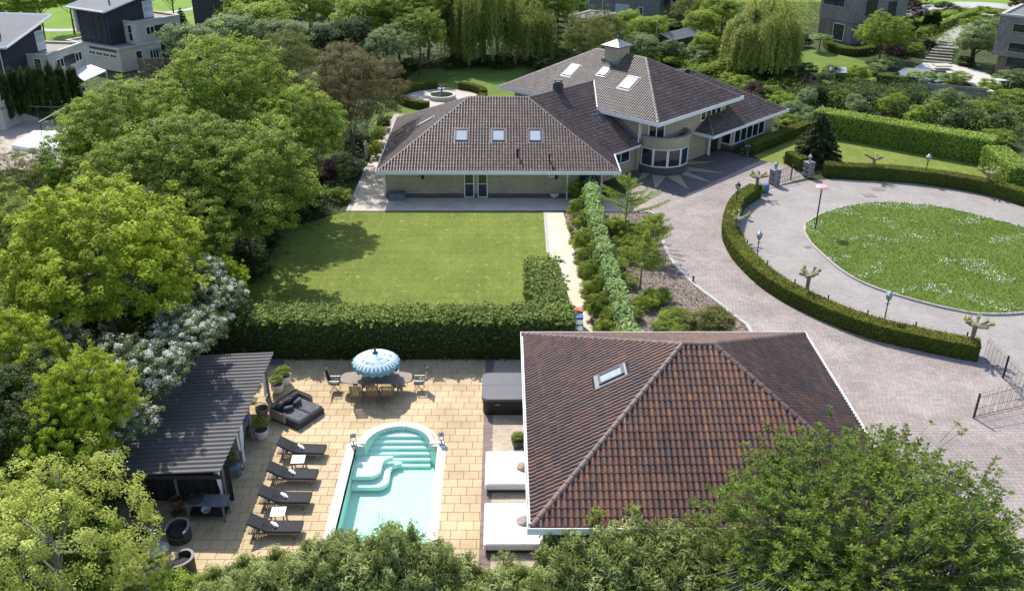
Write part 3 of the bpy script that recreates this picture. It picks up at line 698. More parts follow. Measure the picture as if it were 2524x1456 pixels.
def window(thing,c,w,h,rz,cols=1,rows=1,fm=white,gm=glass,bar=.07,dep=.09,name='window'):
    "frame set in a wall: c centre, rz = direction of the wall's outward normal"
    mb=MB(); bars=[0]*0
    mb.box((0,0,-h/2+bar/2),(w,dep,bar)); mb.box((0,0,h/2-bar/2),(w,dep,bar))
    for i in range(cols+1): mb.box((-w/2+bar/2+(w-bar)*i/cols,0,0),(bar,dep-.006,h-2*bar))
    for j in range(1,rows): mb.box((0,0,-h/2+(h)*j/rows),(w-2*bar,dep-.01,bar*.8))
    f=mb.build(name,fm,thing); f.matrix_world=Matrix.Translation(c)@Matrix.Rotation(rz+PI/2,4,'Z')
    for i in range(cols):
        pw=(w-bar)/cols-bar
        p=MB().box((-w/2+bar+pw/2+i*(pw+bar),0.0,0),(pw+.01,.03,h-2*bar+.01)).build('pane',gm,f)
    return f
def skylight(thing,c,u,v,n,w,h,fm=anth,gm=skyglass,apron=True):
    M=Matrix((u,v,n)).transposed().to_4x4(); M.translation=Vector(c)+n*.03
    mb=MB(); b=.09
    mb.box((0,-h/2+b/2,.05),(w,b,.12)); mb.box((0,h/2-b*.7,.055),(w,b*1.4,.13)); mb.box((-w/2+b/2,0,.05),(b,h-2*b,.118)); mb.box((w/2-b/2,0,.05),(b,h-2*b,.118))
    f=mb.build('skylight',fm,thing); f.matrix_world=M
    MB().box((0,-.02,.06),(w-2*b+.01,h-2.3*b,.03)).build('pane',gm,f)
    if apron:
        q=MB(); q.box((0,-h/2-.09,.035),(w+.24,.2,.02)); q.box((0,h/2+.05,.04),(w+.2,.1,.03)); q.box((-w/2-.06,0,.03),(.1,h,.03)); q.box((w/2+.06,0,.03),(.1,h,.03))
        q.build('flashing',leadgrey,f)
    return f
def hitplane(px,py,P0,n):
    d=RV*((px-1262)/FPX)-UV*((py-728)/FPX)+FV; o=Vector((0,0,CAMH)); return o+d*((P0-o).dot(n)/d.dot(n))
def fr(poly):
    P=[Vector(p) for p in poly]; u=(P[1]-P[0]).normalized(); n=(P[1]-P[0]).cross(P[2]-P[0]).normalized()
    if n.z<0: n=-n
    v=n.cross(u); 
    if v.z<0: v=-v
    u=v.cross(n); return P[0],u,v,n
tile_h=mat('house_roof_tile',[(.08,.048,.038),(.115,.072,.058),(.145,.096,.08),(.1,.062,.05),(.175,.12,.1)],.45,3,.3,rnd=True,spots=((.3,.27,.24),9,.66),bmp=.2,bs=40)
tile_g=mat('garage_roof_tile',[(.09,.048,.037),(.125,.064,.046),(.185,.082,.048),(.145,.07,.048),(.1,.062,.052),(.23,.105,.052)],.5,9,.35,rnd=True,spots=((.36,.33,.3),11,.66),bmp=.25,bs=40,streak=(.3,.26,.23))
cap_h=mat('house_ridge_tile',[(.13,.095,.085),(.2,.15,.13)],.6,4,.25,rnd=True,spots=((.4,.37,.34),8,.6))
cap_g=mat('garage_ridge_tile',[(.11,.066,.055),(.17,.1,.08),(.14,.09,.075)],.6,5,.3,rnd=True,spots=((.38,.35,.32),8,.64))
under=mat('roof_underlay',(.03,.024,.022),.9,3,.2)
def solid(name,faces,m,parent,drop=.03):
    mb=MB(); 
    for f in faces: mb.add([(p[0],p[1],p[2]-drop) for p in f],[tuple(range(len(f)))])
    return mb.build(name,m,parent)
# ================================================================ garage
gx0,gx1,gy0,gy1,gz=1.0,14.6,24.95,38.85,2.62; gr=5.98
G0=wroot('garage',(7.8,31.9,0),'garage under a red-brown hipped tile roof beside the pool terrace','garage')
A_,B_,C_,D_=(gx0,gy0,gz),(gx1,gy0,gz),(gx1,gy1,gz),(gx0,gy1,gz); R1,R2=(7.2,31.9,gr),(8.45,31.9,gr)
gf=Roof(G0,tile_g,300)
fS=[A_,B_,R2,R1]; fE=[B_,C_,R2]; fN=[C_,D_,R1,R2]; fW=[D_,A_,R1]
P0,u,v,n=fr(fW); skc=hitplane(1508.6,927.5,P0,n)
gf.face(fS); gf.face(fE,ind=False); gf.face(fN,ind=False); gf.face(fW,[(skc,.75,1.25)],ind=False)
gf.finish()
solid('roof_deck',[fS,fE,fN,fW],under,G0)
solid('soffit',[[D_,C_,B_,A_]],white,G0,.1)
skylight(G0,skc,u,v,n,.72,1.15,anth,greyglass)
for a,b in ((A_,R1),(B_,R2),(C_,R2),(D_,R1),(R1,R2)): ridge(G0,a,b,cap_g,.14)
mould('gutter',[A_[:2],B_[:2],C_[:2],D_[:2]],gutterprof(gz+.03),whitewood,G0)
gl_=[(gx0+.62,gy0+.6),(gx1-.62,gy0+.6),(gx1-.62,gy1-.6),(gx0+.62,gy1-.6)]
walls('wall',gl_,0,gz-.13,yb,G0)
pw=[]
for i in range(16):
    x=gx0+.9+i*.24
    MB().box((x,gy0+.53,1.2),(.2,.04,2.3)).build('plank',wood,G0)
MB().box((gx0+3.2,gy0+.54,1.2),(.9,.05,2.1)).build('door',darkwood,G0)
for i in range(3): MB().box((gx0+.62+i*.42,gy0+.42,1.22),(.09,.09,2.44)).build('post',stone if i==0 else wood,G0)
window(G0,(gx0+.6,28.3,1.3),1.4,1.5,PI,2); window(G0,(gx0+.6,33.5,1.3),1.4,1.5,PI,2); window(G0,(gx1-.6,34.5,1.2),2.4,1.2,0,2)
MB().tube([(gx0-.05,gy1-.3,gz-.2),(gx0+.2,gy1-.5,gz-.5),(gx0+.5,gy1-.66,gz-.7),(gx0+.5,gy1-.66,.05)],.045,8).build('downpipe',white,G0)
# ================================================================ main house
S2=math.sqrt(2)
def ab(a,b,z=None): return ((a+b)/S2,(b-a)/S2) if z is None else ((a+b)/S2,(b-a)/S2,z)
HS=wroot('villa',(3,71,0),'large brown-tiled villa of pale brick with angled wings and a round bay','house')
hr=Roof(HS,tile_h,300)
ez,er=2.4,6.03
a1,a2,a3,a4=(-9.2,64.0,ez),(8.48,64.0,ez),(8.48,78.4,ez),(-9.2,78.4,ez); r1,r2=(-2.63,71.3,er),(1.9,71.2,er)
fA=[a1,a2,r2,r1]; fL=[a4,a1,r1]; fR=[a2,(8.48,68.35,ez),r2]; fB=[a3,a4,r1,r2]
P0,u,v,n=fr(fA); sk=[hitplane(x,y,P0,n) for x,y in ((1137.7,334.5),(1228.4,335.),(1318.8,335.5))]
hr.face(fA,[(c,1.0,1.36) for c in sk])
for i,c in enumerate(sk): skylight(HS,c,u,v,n,.98,1.32)
vent=[hitplane(x,y,P0,n) for x,y in ((1276,388),(1354,400))]
for c in vent: MB().tube([c-Vector((0,0,.1)),c+Vector((0,0,.5)),c+Vector((0,0,.51)),c+Vector((0,0,.68))],[.07,.07,.11,.11],8).build('vent_pipe',iron,HS)
P0,u,v,n=fr(fL); cL=hitplane(1049.6,301,P0,n); hr.face(fL,[(cL,1.0,1.5)],ind=False); skylight(HS,cL,u,v,n,.98,1.5)
hr.face(fR,ind=False)
# connecting wing
cz=2.37
c1,c2,c3,cE,cS=ab(-42.3,54.33,cz),ab(-42.3,57.95,cz),ab(-46.4,57.95,4.6),ab(-49.,59.82,6.0),ab(-49,51.69,6.0)
fC=[c1,c2,c3,cE,cS]; P0,u,v,n=fr([c1,c2,cS]); cc=hitplane(1476.4,294.5,P0,n)
hr.face(fC,[(cc,.8,1.0)],ind=False); skylight(HS,cc,u,v,n,.78,.95,anth,glass)
fC2=[ab(-55.7,59.8,2.4),ab(-55.7,51.7,2.4),cS,cE]
# main hipped roof
mz,mr=4.6,7.82
mA,mF,mR_,mB_=ab(-57.4,57.25,mz),ab(-40.3,57.25,mz),ab(-40.3,69.05,mz),ab(-57.4,69.05,mz); mr1,mr2=ab(-51.5,63.15,mr),ab(-46.2,63.15,mr)
fM=[mA,mF,mr2,mr1]; P0,u,v,n=fr(fM)
sm=[(hitplane(1408.7,174.8,P0,n),1.05,1.5),(hitplane(1489.1,178.3,P0,n),.85,1.0),(hitplane(1550.7,205.7,P0,n),1.15,1.55)]
hr.face(fM,[(a,b,c) for a,b,c in sm],ind=False)
for c,w_,h_ in sm: skylight(HS,c,u,v,n,w_-.05,h_-.05,zinc,skyglass)
hr.face([mF,mR_,mr2],ind=False); hr.face([mB_,mA,mr1],ind=False)
# garden wing
w1,w2,w3,w4=ab(-39.4,63.83,2.42),ab(-39.4,75.75,2.42),ab(-46,69.15,6.02),ab(-41.2,65.63,3.4)
fW1=[w1,w2,w3,w4]; hr.face(fW1,ind=False); fW2=[ab(-41.2,63.83,2.42),w1,w4]; hr.face(fW2,ind=False)
fW3=[w2,ab(-52.6,75.75,2.42),w3]
hr.finish()
solid('roof_deck',[fA,fL,[a2,a3,r2],fB,fC,fC2,fM,[mF,mR_,mr2],[mR_,mB_,mr1,mr2],[mB_,mA,mr1],fW1,fW2,fW3],under,HS)
solid('soffit',[[a4,a3,a2,a1],[c1,c2,ab(-50,57.95,cz),ab(-50,54.33,cz)],[mB_,mR_,mF,mA],[w1,w2,ab(-46,75.75,2.42),ab(-46,63.83,2.42)]],white,HS,.12)
for a,b in ((a1,r1),(a2,r2),(a4,r1),(r1,r2),(cS,cE),(mF,mr2),(mA,mr1),(mR_,mr2),(mr1,mr2),(w1,w4),(w2,w3),(w3,ab(-46,64,6.02))): ridge(HS,a,b,cap_h,.125)
mould('gutter',[a4[:2],a1[:2],a2[:2],(8.48,68.2)],gutterprof(ez+.03),whitewood,HS,False)
mould('gutter',[c1[:2],c2[:2]],[(-.02,2.16),(.15,2.16),(.15,2.43),(.12,2.43),(.12,2.35),(-.02,2.35)],whitewood,HS,False)
mould('gutter',[mA[:2],mF[:2],mR_[:2],mB_[:2]],gutterprof(mz+.03,.27,.2),whitewood,HS)
mould('gutter',[ab(-41.2,63.83),w1[:2],w2[:2],ab(-50,75.75)],gutterprof(2.44),whitewood,HS,False)
# white valley flashing where the wing meets the main roof
va,vb=Vector(cE),Vector(ab(-46.42,57.25,4.62)); mb=MB(); mb.tube([va+Vector((0,0,.06)),vb+Vector((0,0,.06))],.07,6); mb.build('valley_flashing',whitewood,HS)
# stepped lead flashing on the main wall
for i in range(17):
    a=-42.4-i*.25; z=cz+(-42.3-a)*.546+.14; p=ab(a,57.9); MB().box((p[0],p[1],z),(.3,.03,.34),-PI/4).build('step_flashing',leadgrey,HS)
# walls
an=[(-8.87,65.0),(7.47,65.0),(7.47,69.0),(7.47,77.4),(-8.87,77.4)]
walls('wall',an,0,2.3,yb,HS); walls('plinth',[(p[0]+(.03 if p[0]>0 else -.03),p[1]+(-.03 if p[1]<66 else .03)) for p in an],0,.32,plinthb,HS)
cw=[ab(-42.9,54),ab(-42.9,58.05),ab(-50,58.05),ab(-50,54)]
walls('wall',cw,0,2.3,yb,HS)
mw=[ab(-56.6,58.05),ab(-42.7,58.05),ab(-41.2,59.7),ab(-41.2,68.3),ab(-56.6,68.3)]
walls('wall',mw,0,4.5,yb,HS)
bc=(13.0,72.3); brd=2.2
cyl=[(bc[0]+brd*math.sin(R(t)),bc[1]-brd*math.cos(R(t))) for t in range(-92,115,6)]
walls('balcony_wall',cyl,2.12,3.05,yb,HS,closed=False)
cyi=[(bc[0]+(brd-.18)*math.sin(R(t)),bc[1]-(brd-.18)*math.cos(R(t))) for t in range(-92,115,6)]
walls('balcony_wall',cyi,2.6,3.05,yb,HS,closed=False,flip=True)
MB().prism(cyi+[(bc[0],bc[1]+1)],2.15,2.62).build('balcony_floor',darkpavem,HS)
mb=MB(); ri=[(brd-.22,brd+.04)]; nn_=len(cyl)
mb.add([(bc[0]+(brd+.04)*math.sin(R(t)),bc[1]-(brd+.04)*math.cos(R(t)),z) for z in(3.05,3.1) for t in range(-92,115,6)]+[(bc[0]+(brd-.22)*math.sin(R(t)),bc[1]-(brd-.22)*math.cos(R(t)),z) for z in(3.05,3.1) for t in range(-92,115,6)],
 [(i,i+1,nn_+i+1,nn_+i) for i in range(nn_-1)]+[(nn_+i,nn_+i+1,3*nn_+i+1,3*nn_+i) for i in range(nn_-1)]+[(3*nn_+i,3*nn_+i+1,2*nn_+i+1,2*nn_+i) for i in range(nn_-1)])
mb.build('balcony_coping',leadgrey,HS)
pl=[(bc[0]+(brd+.02)*math.sin(R(t)),bc[1]-(brd+.02)*math.cos(R(t))) for t in range(-92,115,6)]
MB().prism(pl+[(bc[0],bc[1]+1)],0,.62).build('bay_plinth',plinthb,HS)
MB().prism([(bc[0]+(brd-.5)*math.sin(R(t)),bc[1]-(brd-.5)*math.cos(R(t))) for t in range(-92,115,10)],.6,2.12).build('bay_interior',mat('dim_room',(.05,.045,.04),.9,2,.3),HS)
fa=[-58,-27,4,35,66]
for i in range(4):
    p=[(bc[0]+brd*.985*math.sin(R(t)),bc[1]-brd*.985*math.cos(R(t))) for t in (fa[i],fa[i+1])]
    cx,cy=(p[0][0]+p[1][0])/2,(p[0][1]+p[1][1])/2; l=math.hypot(p[1][0]-p[0][0],p[1][1]-p[0][1])
    window(HS,(cx,cy,1.37),l,1.5,R((fa[i]+fa[i+1])/2-90),1,bar=.09)
strip_=None
for c,w_,h_,rz,k in (((*ab(-41.95,58.87),3.45),2.0,1.75,-PI/2-R(2),3),):
    window(HS,c,w_,h_,rz,k,bar=.09,dep=.16)
p=ab(-41.18,66.0); window(HS,(p[0],p[1],3.62),3.1,.95,-PI/4,4,bar=.1)
p=ab(-42.87,56.1); window(HS,(p[0],p[1],1.5),2.3,.95,-PI/4,2)
MB().tube([(*ab(-42.45,57.75),4.35),(*ab(-42.45,57.75),2.3)],.05,8).build('downpipe',white,HS)
# annex openings
window(HS,(-2.55,64.97,1.1),.75,2.15,-PI/2,1,rows=2); window(HS,(-1.55,64.97,1.1),.75,2.15,-PI/2,1,rows=2)
window(HS,(3.62,64.97,1.95),.5,.62,-PI/2,1)
MB().box((6.3,64.95,1.05),(1.2,.1,2.1)).build('door',anth,HS); window(HS,(7.1,64.96,1.1),.55,2.1,-PI/2,1)
MB().tube([(4.75,64.1,2.2),(4.75,64.3,2.1),(4.75,64.35,.05)],.05,8).build('downpipe',white,HS)
MB().tube([(-8.75,64.1,2.2),(-8.8,64.85,1.9),(-8.8,64.9,.05)],.045,8).build('downpipe',white,HS)
# garden wing walls, glazing and porch post
gw=[ab(-40.2,68.2),ab(-40.2,75.0),ab(-50,75.0),ab(-50,68.2)]
walls('wall',gw,0,2.35,yb,HS); walls('plinth',[ab(-40.17,68.17),ab(-40.17,75.03),ab(-50,75.03),ab(-50,68.17)],0,.4,plinthb,HS)
p=ab(-40.17,70.95); window(HS,(p[0],p[1],1.25),5.0,1.45,-PI/4,5,bar=.11)
p=ab(-40.75,68.16); window(HS,(p[0],p[1],1.25),1.0,1.45,-PI*3/4,1,bar=.09); p=ab(-41.17,67.0); MB().box((p[0],p[1],1.05),(1.1,.08,2.1),PI/4).build('door',darkwood,HS)
p=at(1745.5,383); MB().tube([(p.x,p.y,0),(p.x,p.y,2.3)],.11,12).build('porch_column',white,HS)
p=ab(-39.6,75.3); MB().tube([(p[0],p[1],2.2),(p[0]-.2,p[1]-.1,1.9),(p[0]-.2,p[1]-.1,.25),(p[0]+.5,p[1]+.05,.12)],.045,8).build('downpipe',white,HS)
# chimneys
p=ab(-49,62.75); mb=MB()
ch=walls('chimney',[(p[0]+a*.75*math.cos(R(-45))-b*.75*math.sin(R(-45)),p[1]+a*.75*math.sin(R(-45))+b*.75*math.cos(R(-45))) for a,b in((-1,-1),(1,-1),(1,1),(-1,1))],6.8,8.45,yb,HS)
q=MB(); q.M=Matrix.Translation((p[0],p[1],8.6))@Matrix.Rotation(-PI/4,4,'Z'); q.add([(-1,-1,0),(1,-1,0),(1,1,0),(-1,1,0),(0,0,.5)],[(0,1,4),(1,2,4),(2,3,4),(3,0,4),(3,2,1,0)]); q.box((0,0,-.08),(1.3,1.3,.14)); q.tube([(0,0,.5),(0,0,.8)],.07,8); q.build('chimney_cap',zinc,ch)
q=MB(); q.M=Matrix.Translation((p[0],p[1],7.25))@Matrix.Rotation(-PI/4,4,'Z'); q.box((0,-.75,-.1),(1.75,.35,.25)); q.box((.8,0,.0),(.3,1.8,.5)); q.box((-.8,0,.0),(.3,1.8,.5)); q.build('flashing',leadgrey,ch)
p=at(1375,243,5.35); q=MB(); q.lathe([(.42,-.5),(.42,1.25),(.36,1.25),(.36,1.1)],6,(p.x,p.y,p.z)); bc_=q.build('chimney',anth,HS); q=MB(); q.box((p.x,p.y,p.z+1.55),(.7,.7,.04)); [q.box((p.x+a*.25,p.y+b*.25,p.z+1.4),(.04,.04,.3)) for a in(-1,1) for b in(-1,1)]; q.build('chimney_cap',anth,bc_)
q=MB(); q.box((p.x+.05,p.y-.3,p.z-.25),(1.25,.5,.1),-PI/4); q.build('flashing',zinc,bc_)
# ---------------------------------------------------------------- vegetation
def ico_core(rx,ry,rz,c=(0,0,0),seed=0,amp=.15):
    bm=bmesh.new(); bmesh.ops.create_icosphere(bm,subdivisions=2,radius=1)
    V=[];
    for v in bm.verts:
        k=1+amp*mnoise.noise(v.co*1.7+Vector((seed,0,0)))*2; V.append((c[0]+v.co.x*rx*k,c[1]+v.co.y*ry*k,c[2]+v.co.z*rz*k))
    F=[[q.index for q in f.verts]+[f.verts[0].index] for f in bm.faces]; bm.free()
    return np.array(V),np.array(F)
def tri2quad(F): return np.c_[F,F[:,0]] if F.shape[1]==3 else F
CROWNS={}
def crown(key,m,rad=1.,tall=.8,ncl=230,per=130,leaf=.17,cr=.62,seed=1,aspect=.6,under=-.45,dense=1.,flat=.55,out=.22,palm=False,droop=0.,lobes=9):
    "crown mesh centred on its middle, built as leaf clumps at the ends of the twigs"
    if key in CROWNS: return CROWNS[key]
    g=np.random.default_rng(seed)
    # big lobes give the crown an uneven outline
    ld=norm(g.normal(size=(lobes,3))*[1,1,.7]+[0,0,.25]); 
    k=int(ncl*1.5); i=np.arange(k)+.5; ph=np.arccos(1-2*i/k); th=PI*(1+5**.5)*i
    d=np.c_[np.cos(th)*np.sin(ph),np.sin(th)*np.sin(ph),np.cos(ph)]; d=norm(d+g.normal(size=d.shape)*.12)
    d=d[d[:,2]>under][:ncl*2]
    g.shuffle(d); d=d[:ncl]
    lob=np.max(np.clip(d@ld.T,0,1)**6,1)
    r=(.6+.40*lob)*(1+g.normal(size=len(d))*.07); inner=g.random(len(d))<.22; r=np.where(inner,r*(.5+.35*g.random(len(d))),r)
    sp=g.random(len(d))<.16; r=np.where(sp,r*(1.06+.12*g.random(len(d))),r)
    C=d*r[:,None]*np.array([rad,rad,rad*tall])
    sz=cr*(.7+.6*g.random(len(d)))
    n=int(per*dense); P=[];N=[];RV_=[]
    q=g.normal(size=(len(d),n,3)); q/=np.linalg.norm(q,axis=2,keepdims=True); q*=(g.random((len(d),n,1))**.45)
    q[:,:,2]*=flat; q[:,:,2]-=droop*(q[:,:,0]**2+q[:,:,1]**2)
    P=(C[:,None]+q*sz[:,None,None]).reshape(-1,3)
    up=np.zeros_like(q); up[:,:,2]=1
    N=norm((q*.6+up*.75+d[:,None]*.35+g.normal(size=q.shape)*.38).reshape(-1,3))
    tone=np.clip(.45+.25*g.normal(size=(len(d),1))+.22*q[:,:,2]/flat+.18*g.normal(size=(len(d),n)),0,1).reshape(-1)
    if palm: # leaves hang in fans
        P=C[:,None]+q*sz[:,None,None]; P=P.reshape(-1,3)
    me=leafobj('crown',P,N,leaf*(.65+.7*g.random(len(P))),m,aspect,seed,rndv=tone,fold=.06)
    CROWNS[key]=(me,C,rad,tall); return CROWNS[key]
def trunkmesh(key,C,base_z,rad,m,tr=.16,nb=26,seed=0,twigs=True):
    "tapered trunk from base_z (below crown centre) with limbs reaching towards clumps"
    kk='trunk'+key
    if kk in CROWNS: return CROWNS[kk]
    g=random.Random(seed); mb=MB(); top=Vector((g.uniform(-.1,.1)*rad,g.uniform(-.1,.1)*rad,rad*.25)); b=Vector((0,0,base_z))
    pts=[b]+[b.lerp(top,t)+Vector((g.uniform(-.05,.05)*rad,g.uniform(-.05,.05)*rad,0)) for t in(.25,.5,.75)]+[top]
    mb.tube(pts,[tr*1.3,tr,tr*.8,tr*.6,tr*.35],8)
    idx=list(range(len(C))); g.shuffle(idx)
    for i in idx[:nb]:
        e=Vector(C[i]); s=pts[1+min(2,int(g.random()*3))].lerp(pts[4],g.random()*.6); m_=s.lerp(e,.5)+Vector((0,0,-.08*rad+g.uniform(-.05,.1)*rad))
        mb.tube([s,m_,e],[tr*.42,tr*.22,.018],5,False)
        if twigs:
            for _ in range(3): e2=e+Vector((g.uniform(-1,1),g.uniform(-1,1),g.uniform(-.2,.8)))*rad*.14; mb.tube([m_.lerp(e,.7),e2],[tr*.12,.008],3,False)
    me=bpy.data.meshes.new('trunk'); me.from_pydata(mb.v,[],mb.f); me.materials.append(m); CROWNS[kk]=me; return me
def tree(px,py,zc,R_,label,mcol,key,name='broadleaf_tree',rot=None,tall=None,group=None,bm_=None,sc=None,cat='tree',trunk_r=.17,loc=None):
    "crown centre seen at photo position (px,py) at height zc; R_ crown radius in metres"
    me,C,rad,tl=CROWNS[key]; p=Vector(loc) if loc is not None else at(px,py,zc); rot=random.uniform(0,6.28) if rot is None else rot
    s=R_/rad; sz=s*(tall/tl if tall else 1)
    root=empty(name,(p.x,p.y,0),rot,label,cat,group)
    o=link('crown',me,root); o.location=(0,0,zc); o.scale=(s,s,sz)
    if mcol is not None: setmat(o,mcol)
    tk='trunk'+key+str(round(zc/sz,1)); 
    if tk not in CROWNS: CROWNS[tk]=trunkmesh(key+str(round(zc/sz,1)),C,-zc/sz,rad,bark,trunk_r,22,len(CROWNS))
    t=link('trunk',CROWNS[tk],root); t.location=(0,0,zc); t.scale=(s,s,sz)
    if bm_: setmat(t,bm_)
    return root
def bush(p,r,h,label,mcol,key='bush',name='shrub',group=None,rot=None,cat='shrub'):
    me,C,rad,tl=CROWNS[key]
    o=link(name,me); o.location=(p[0],p[1],h*.42); o.rotation_euler=(0,0,random.uniform(0,6.28) if rot is None else rot); o.scale=(r/rad,r/rad,h*.58/(rad*tl))
    if mcol: setmat(o,mcol)
    return tag(o,label,cat,group)
crown('maple',L_mid,5.,.85,820,58,.175,.42,1,lobes=16)
crown('maple2',L_green,5.,.9,820,58,.175,.42,2,lobes=22)
crown('lime',L_lime,5.,.85,760,72,.185,.4,3,flat=.7,lobes=18)
crown('fine',L_brown,5.,.8,420,110,.13,.5,4,aspect=.5)
crown('blossom',L_white,3.,.8,300,110,.1,.32,5,aspect=.9,flat=.7,lobes=14)
crown('airy',L_yellow,4.5,.75,240,100,.1,.4,6,flat=.7,aspect=.7)
crown('far',L_green,4.,.85,170,80,.26,.75,7)
crown('bush',L_green,1.,.8,70,90,.085,.26,8,under=-.3)
crown('bushbig',L_green,1.8,.8,110,100,.12,.36,9,under=-.4)
def hedge(name,pts,w,h,label,m,leaf=.1,dens=420,seed=0,lump=.0,rough=.06,top_m=None,aspect=.5,kind=None,upright=.0,wfun=None,z0=0.,group=None,fuzz=0.,parent=None):
    g=np.random.default_rng(seed+50); P=[Vector((p[0],p[1])) for p in pts]; n=len(P)
    seg=[(P[i+1]-P[i]).length for i in range(n-1)]; Lt=sum(seg)
    T=[]; 
    for i in range(n):
        t=(P[min(i+1,n-1)]-P[max(i-1,0)]).normalized(); T.append(t)
    cum=np.concatenate([[0],np.cumsum(seg)]); X=np.array([p.x for p in P]);Y=np.array([p.y for p in P]); TX=np.array([t.x for t in T]);TY=np.array([t.y for t in T])
    def at_s(s): return np.interp(s,cum,X),np.interp(s,cum,Y),np.interp(s,cum,TX),np.interp(s,cum,TY)
    def nz(s,k): return np.array([mnoise.noise(Vector((a*.9,k*3.1,seed))) for a in s]) if lump else 0
    # sections: left face, right face, top, ends
    def place(s,off,z,nl,nzv):
        x,y,tx,ty=at_s(s); nx,ny=-ty,tx; lm=1+lump*np.array([mnoise.noise(Vector((float(a)*.8,seed,float(b)*.6))) for a,b in zip(s,z)]) if lump else 1.
        q=off*lm
        return np.c_[x+nx*q,y+ny*q,z0+z*(1+(lm-1)*.35 if lump else 1)],np.c_[nx*nl,ny*nl,nzv]
    Ps=[];Ns=[];tn=[]
    for sd in(-1,1):
        k=int(Lt*h*dens); s=g.random(k)*Lt; z=g.random(k)*h
        a,b=place(s,sd*(w/2+g.normal(size=k)*rough*.6),z,np.full(k,sd)*1.,np.full(k,.25)); Ps.append(a);Ns.append(b); tn.append(.2+.22*z/h)  # shade put into the tone: side leaves darker, most near the ground
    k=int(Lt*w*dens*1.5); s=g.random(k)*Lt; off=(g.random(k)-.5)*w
    a,b=place(s,off,h+g.normal(size=k)*rough+fuzz*g.random(k)**4,np.zeros(k),np.ones(k)); Ps.append(a);Ns.append(b); tn.append(np.full(k,.74))  # sunlight put into the tone: top leaves lighter than the sides
    for e in(0,1):
        k=int(w*h*dens); off=(g.random(k)-.5)*w; z=g.random(k)*h; a,b=place(np.full(k,Lt*e),off,z,np.zeros(k),np.full(k,.2)); t=T[0] if e==0 else T[-1]
        b[:,0]+=t.x*(1 if e else -1); b[:,1]+=t.y*(1 if e else -1); a[:,:2]+=g.normal(size=(k,2))*rough*.6; Ps.append(a);Ns.append(b); tn.append(.35+.2*z/h)  # end leaves also carry painted shade, darker towards the ground
    Pn=np.vstack(Ps); Nn=np.vstack(Ns)+g.normal(size=Pn.shape)*.42; Nn[:,2]+=upright*.5; tone=np.concatenate(tn)
    tone=tone+g.normal(size=len(tone))*.2
    if fuzz:
        k=int(Lt*w*22); s=g.random(k)*Lt; off=(g.random(k)-.5)*(w+.25); n_=26; c,_=place(s,off,h+.02+.12*g.random(k),np.zeros(k),np.ones(k)); dr=norm(np.c_[g.normal(size=(k,2))+[0,-.35],.25+.4*g.random(k)]); t=g.random((k,n_,1)); L_=.28+.25*g.random((k,1,1))
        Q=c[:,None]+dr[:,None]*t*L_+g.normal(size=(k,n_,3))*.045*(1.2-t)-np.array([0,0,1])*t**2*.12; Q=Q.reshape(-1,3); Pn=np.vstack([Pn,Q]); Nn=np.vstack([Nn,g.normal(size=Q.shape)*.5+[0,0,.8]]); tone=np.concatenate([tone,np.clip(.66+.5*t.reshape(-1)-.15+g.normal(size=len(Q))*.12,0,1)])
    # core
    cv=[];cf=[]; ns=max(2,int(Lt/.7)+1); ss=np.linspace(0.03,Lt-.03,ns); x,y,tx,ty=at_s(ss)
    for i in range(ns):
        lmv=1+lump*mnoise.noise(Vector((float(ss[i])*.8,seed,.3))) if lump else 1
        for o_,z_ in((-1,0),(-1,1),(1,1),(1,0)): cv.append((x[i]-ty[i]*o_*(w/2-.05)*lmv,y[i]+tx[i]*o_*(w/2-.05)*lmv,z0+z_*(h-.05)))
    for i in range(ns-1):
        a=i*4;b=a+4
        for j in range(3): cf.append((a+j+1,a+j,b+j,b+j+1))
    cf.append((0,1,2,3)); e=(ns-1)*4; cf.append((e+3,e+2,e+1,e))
    me=leafobj(name,Pn,norm(Nn),leaf*(.6+.8*g.random(len(Pn))),m,aspect,seed,core=(np.array(cv),np.array(cf)),rndv=tone)
    o=link(name,me,parent)
    if label: tag(o,label,'hedge',group)
    return o
# the tall conifer hedge between lawn and pool, with its arm along the path
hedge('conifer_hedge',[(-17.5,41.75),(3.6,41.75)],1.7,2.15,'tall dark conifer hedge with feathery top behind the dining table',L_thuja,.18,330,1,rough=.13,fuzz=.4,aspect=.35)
hedge('conifer_hedge',[(2.55,42.7),(2.2,48.9)],1.75,2.1,'short arm of the conifer hedge running up beside the cream path',L_thuja,.18,330,2,rough=.14,fuzz=.35,aspect=.35)
# hedge lining the ring road
fh=smoothline(D([(1862,470),(1822,497),(1803,535),(1800,570),(1818,612),(1850,650),(1892,688),(1945,722),(2005,752),(2070,780),(2150,808),(2240,830),(2335,850),(2412,864)],.45),5)
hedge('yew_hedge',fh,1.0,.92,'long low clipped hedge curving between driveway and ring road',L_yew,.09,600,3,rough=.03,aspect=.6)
bh=smoothline([tuple(at(x,y))[:2] for x,y in ((2030,436),(2100,441),(2180,445),(2270,454),(2350,465),(2445,484),(2540,512),(2600,535))],5); bh=[(p[0]+.1,p[1]+.55) for p in bh]
hedge('yew_hedge',bh,1.1,1.0,'low brownish clipped hedge beyond the ring road beside the front lawn',L_yew,.09,520,4,rough=.03,aspect=.6)
p1,p2=at(1953,412),at(1985,425); hedge('yew_hedge',[(p1.x,p1.y+1.2),(p2.x,p2.y+.6)],.9,1.0,'short piece of clipped hedge left of the right-hand gate pillar',L_yew,.09,600,5,rough=.03,aspect=.6)
p1,p2=at(1852,382),at(1990,322); hedge('yew_hedge',[(p1.x-.2,p1.y+.2),(p2.x,p2.y)],1.0,.9,'straight clipped hedge between the garden wing and the front lawn',L_yew,.09,560,6,rough=.03,aspect=.6)
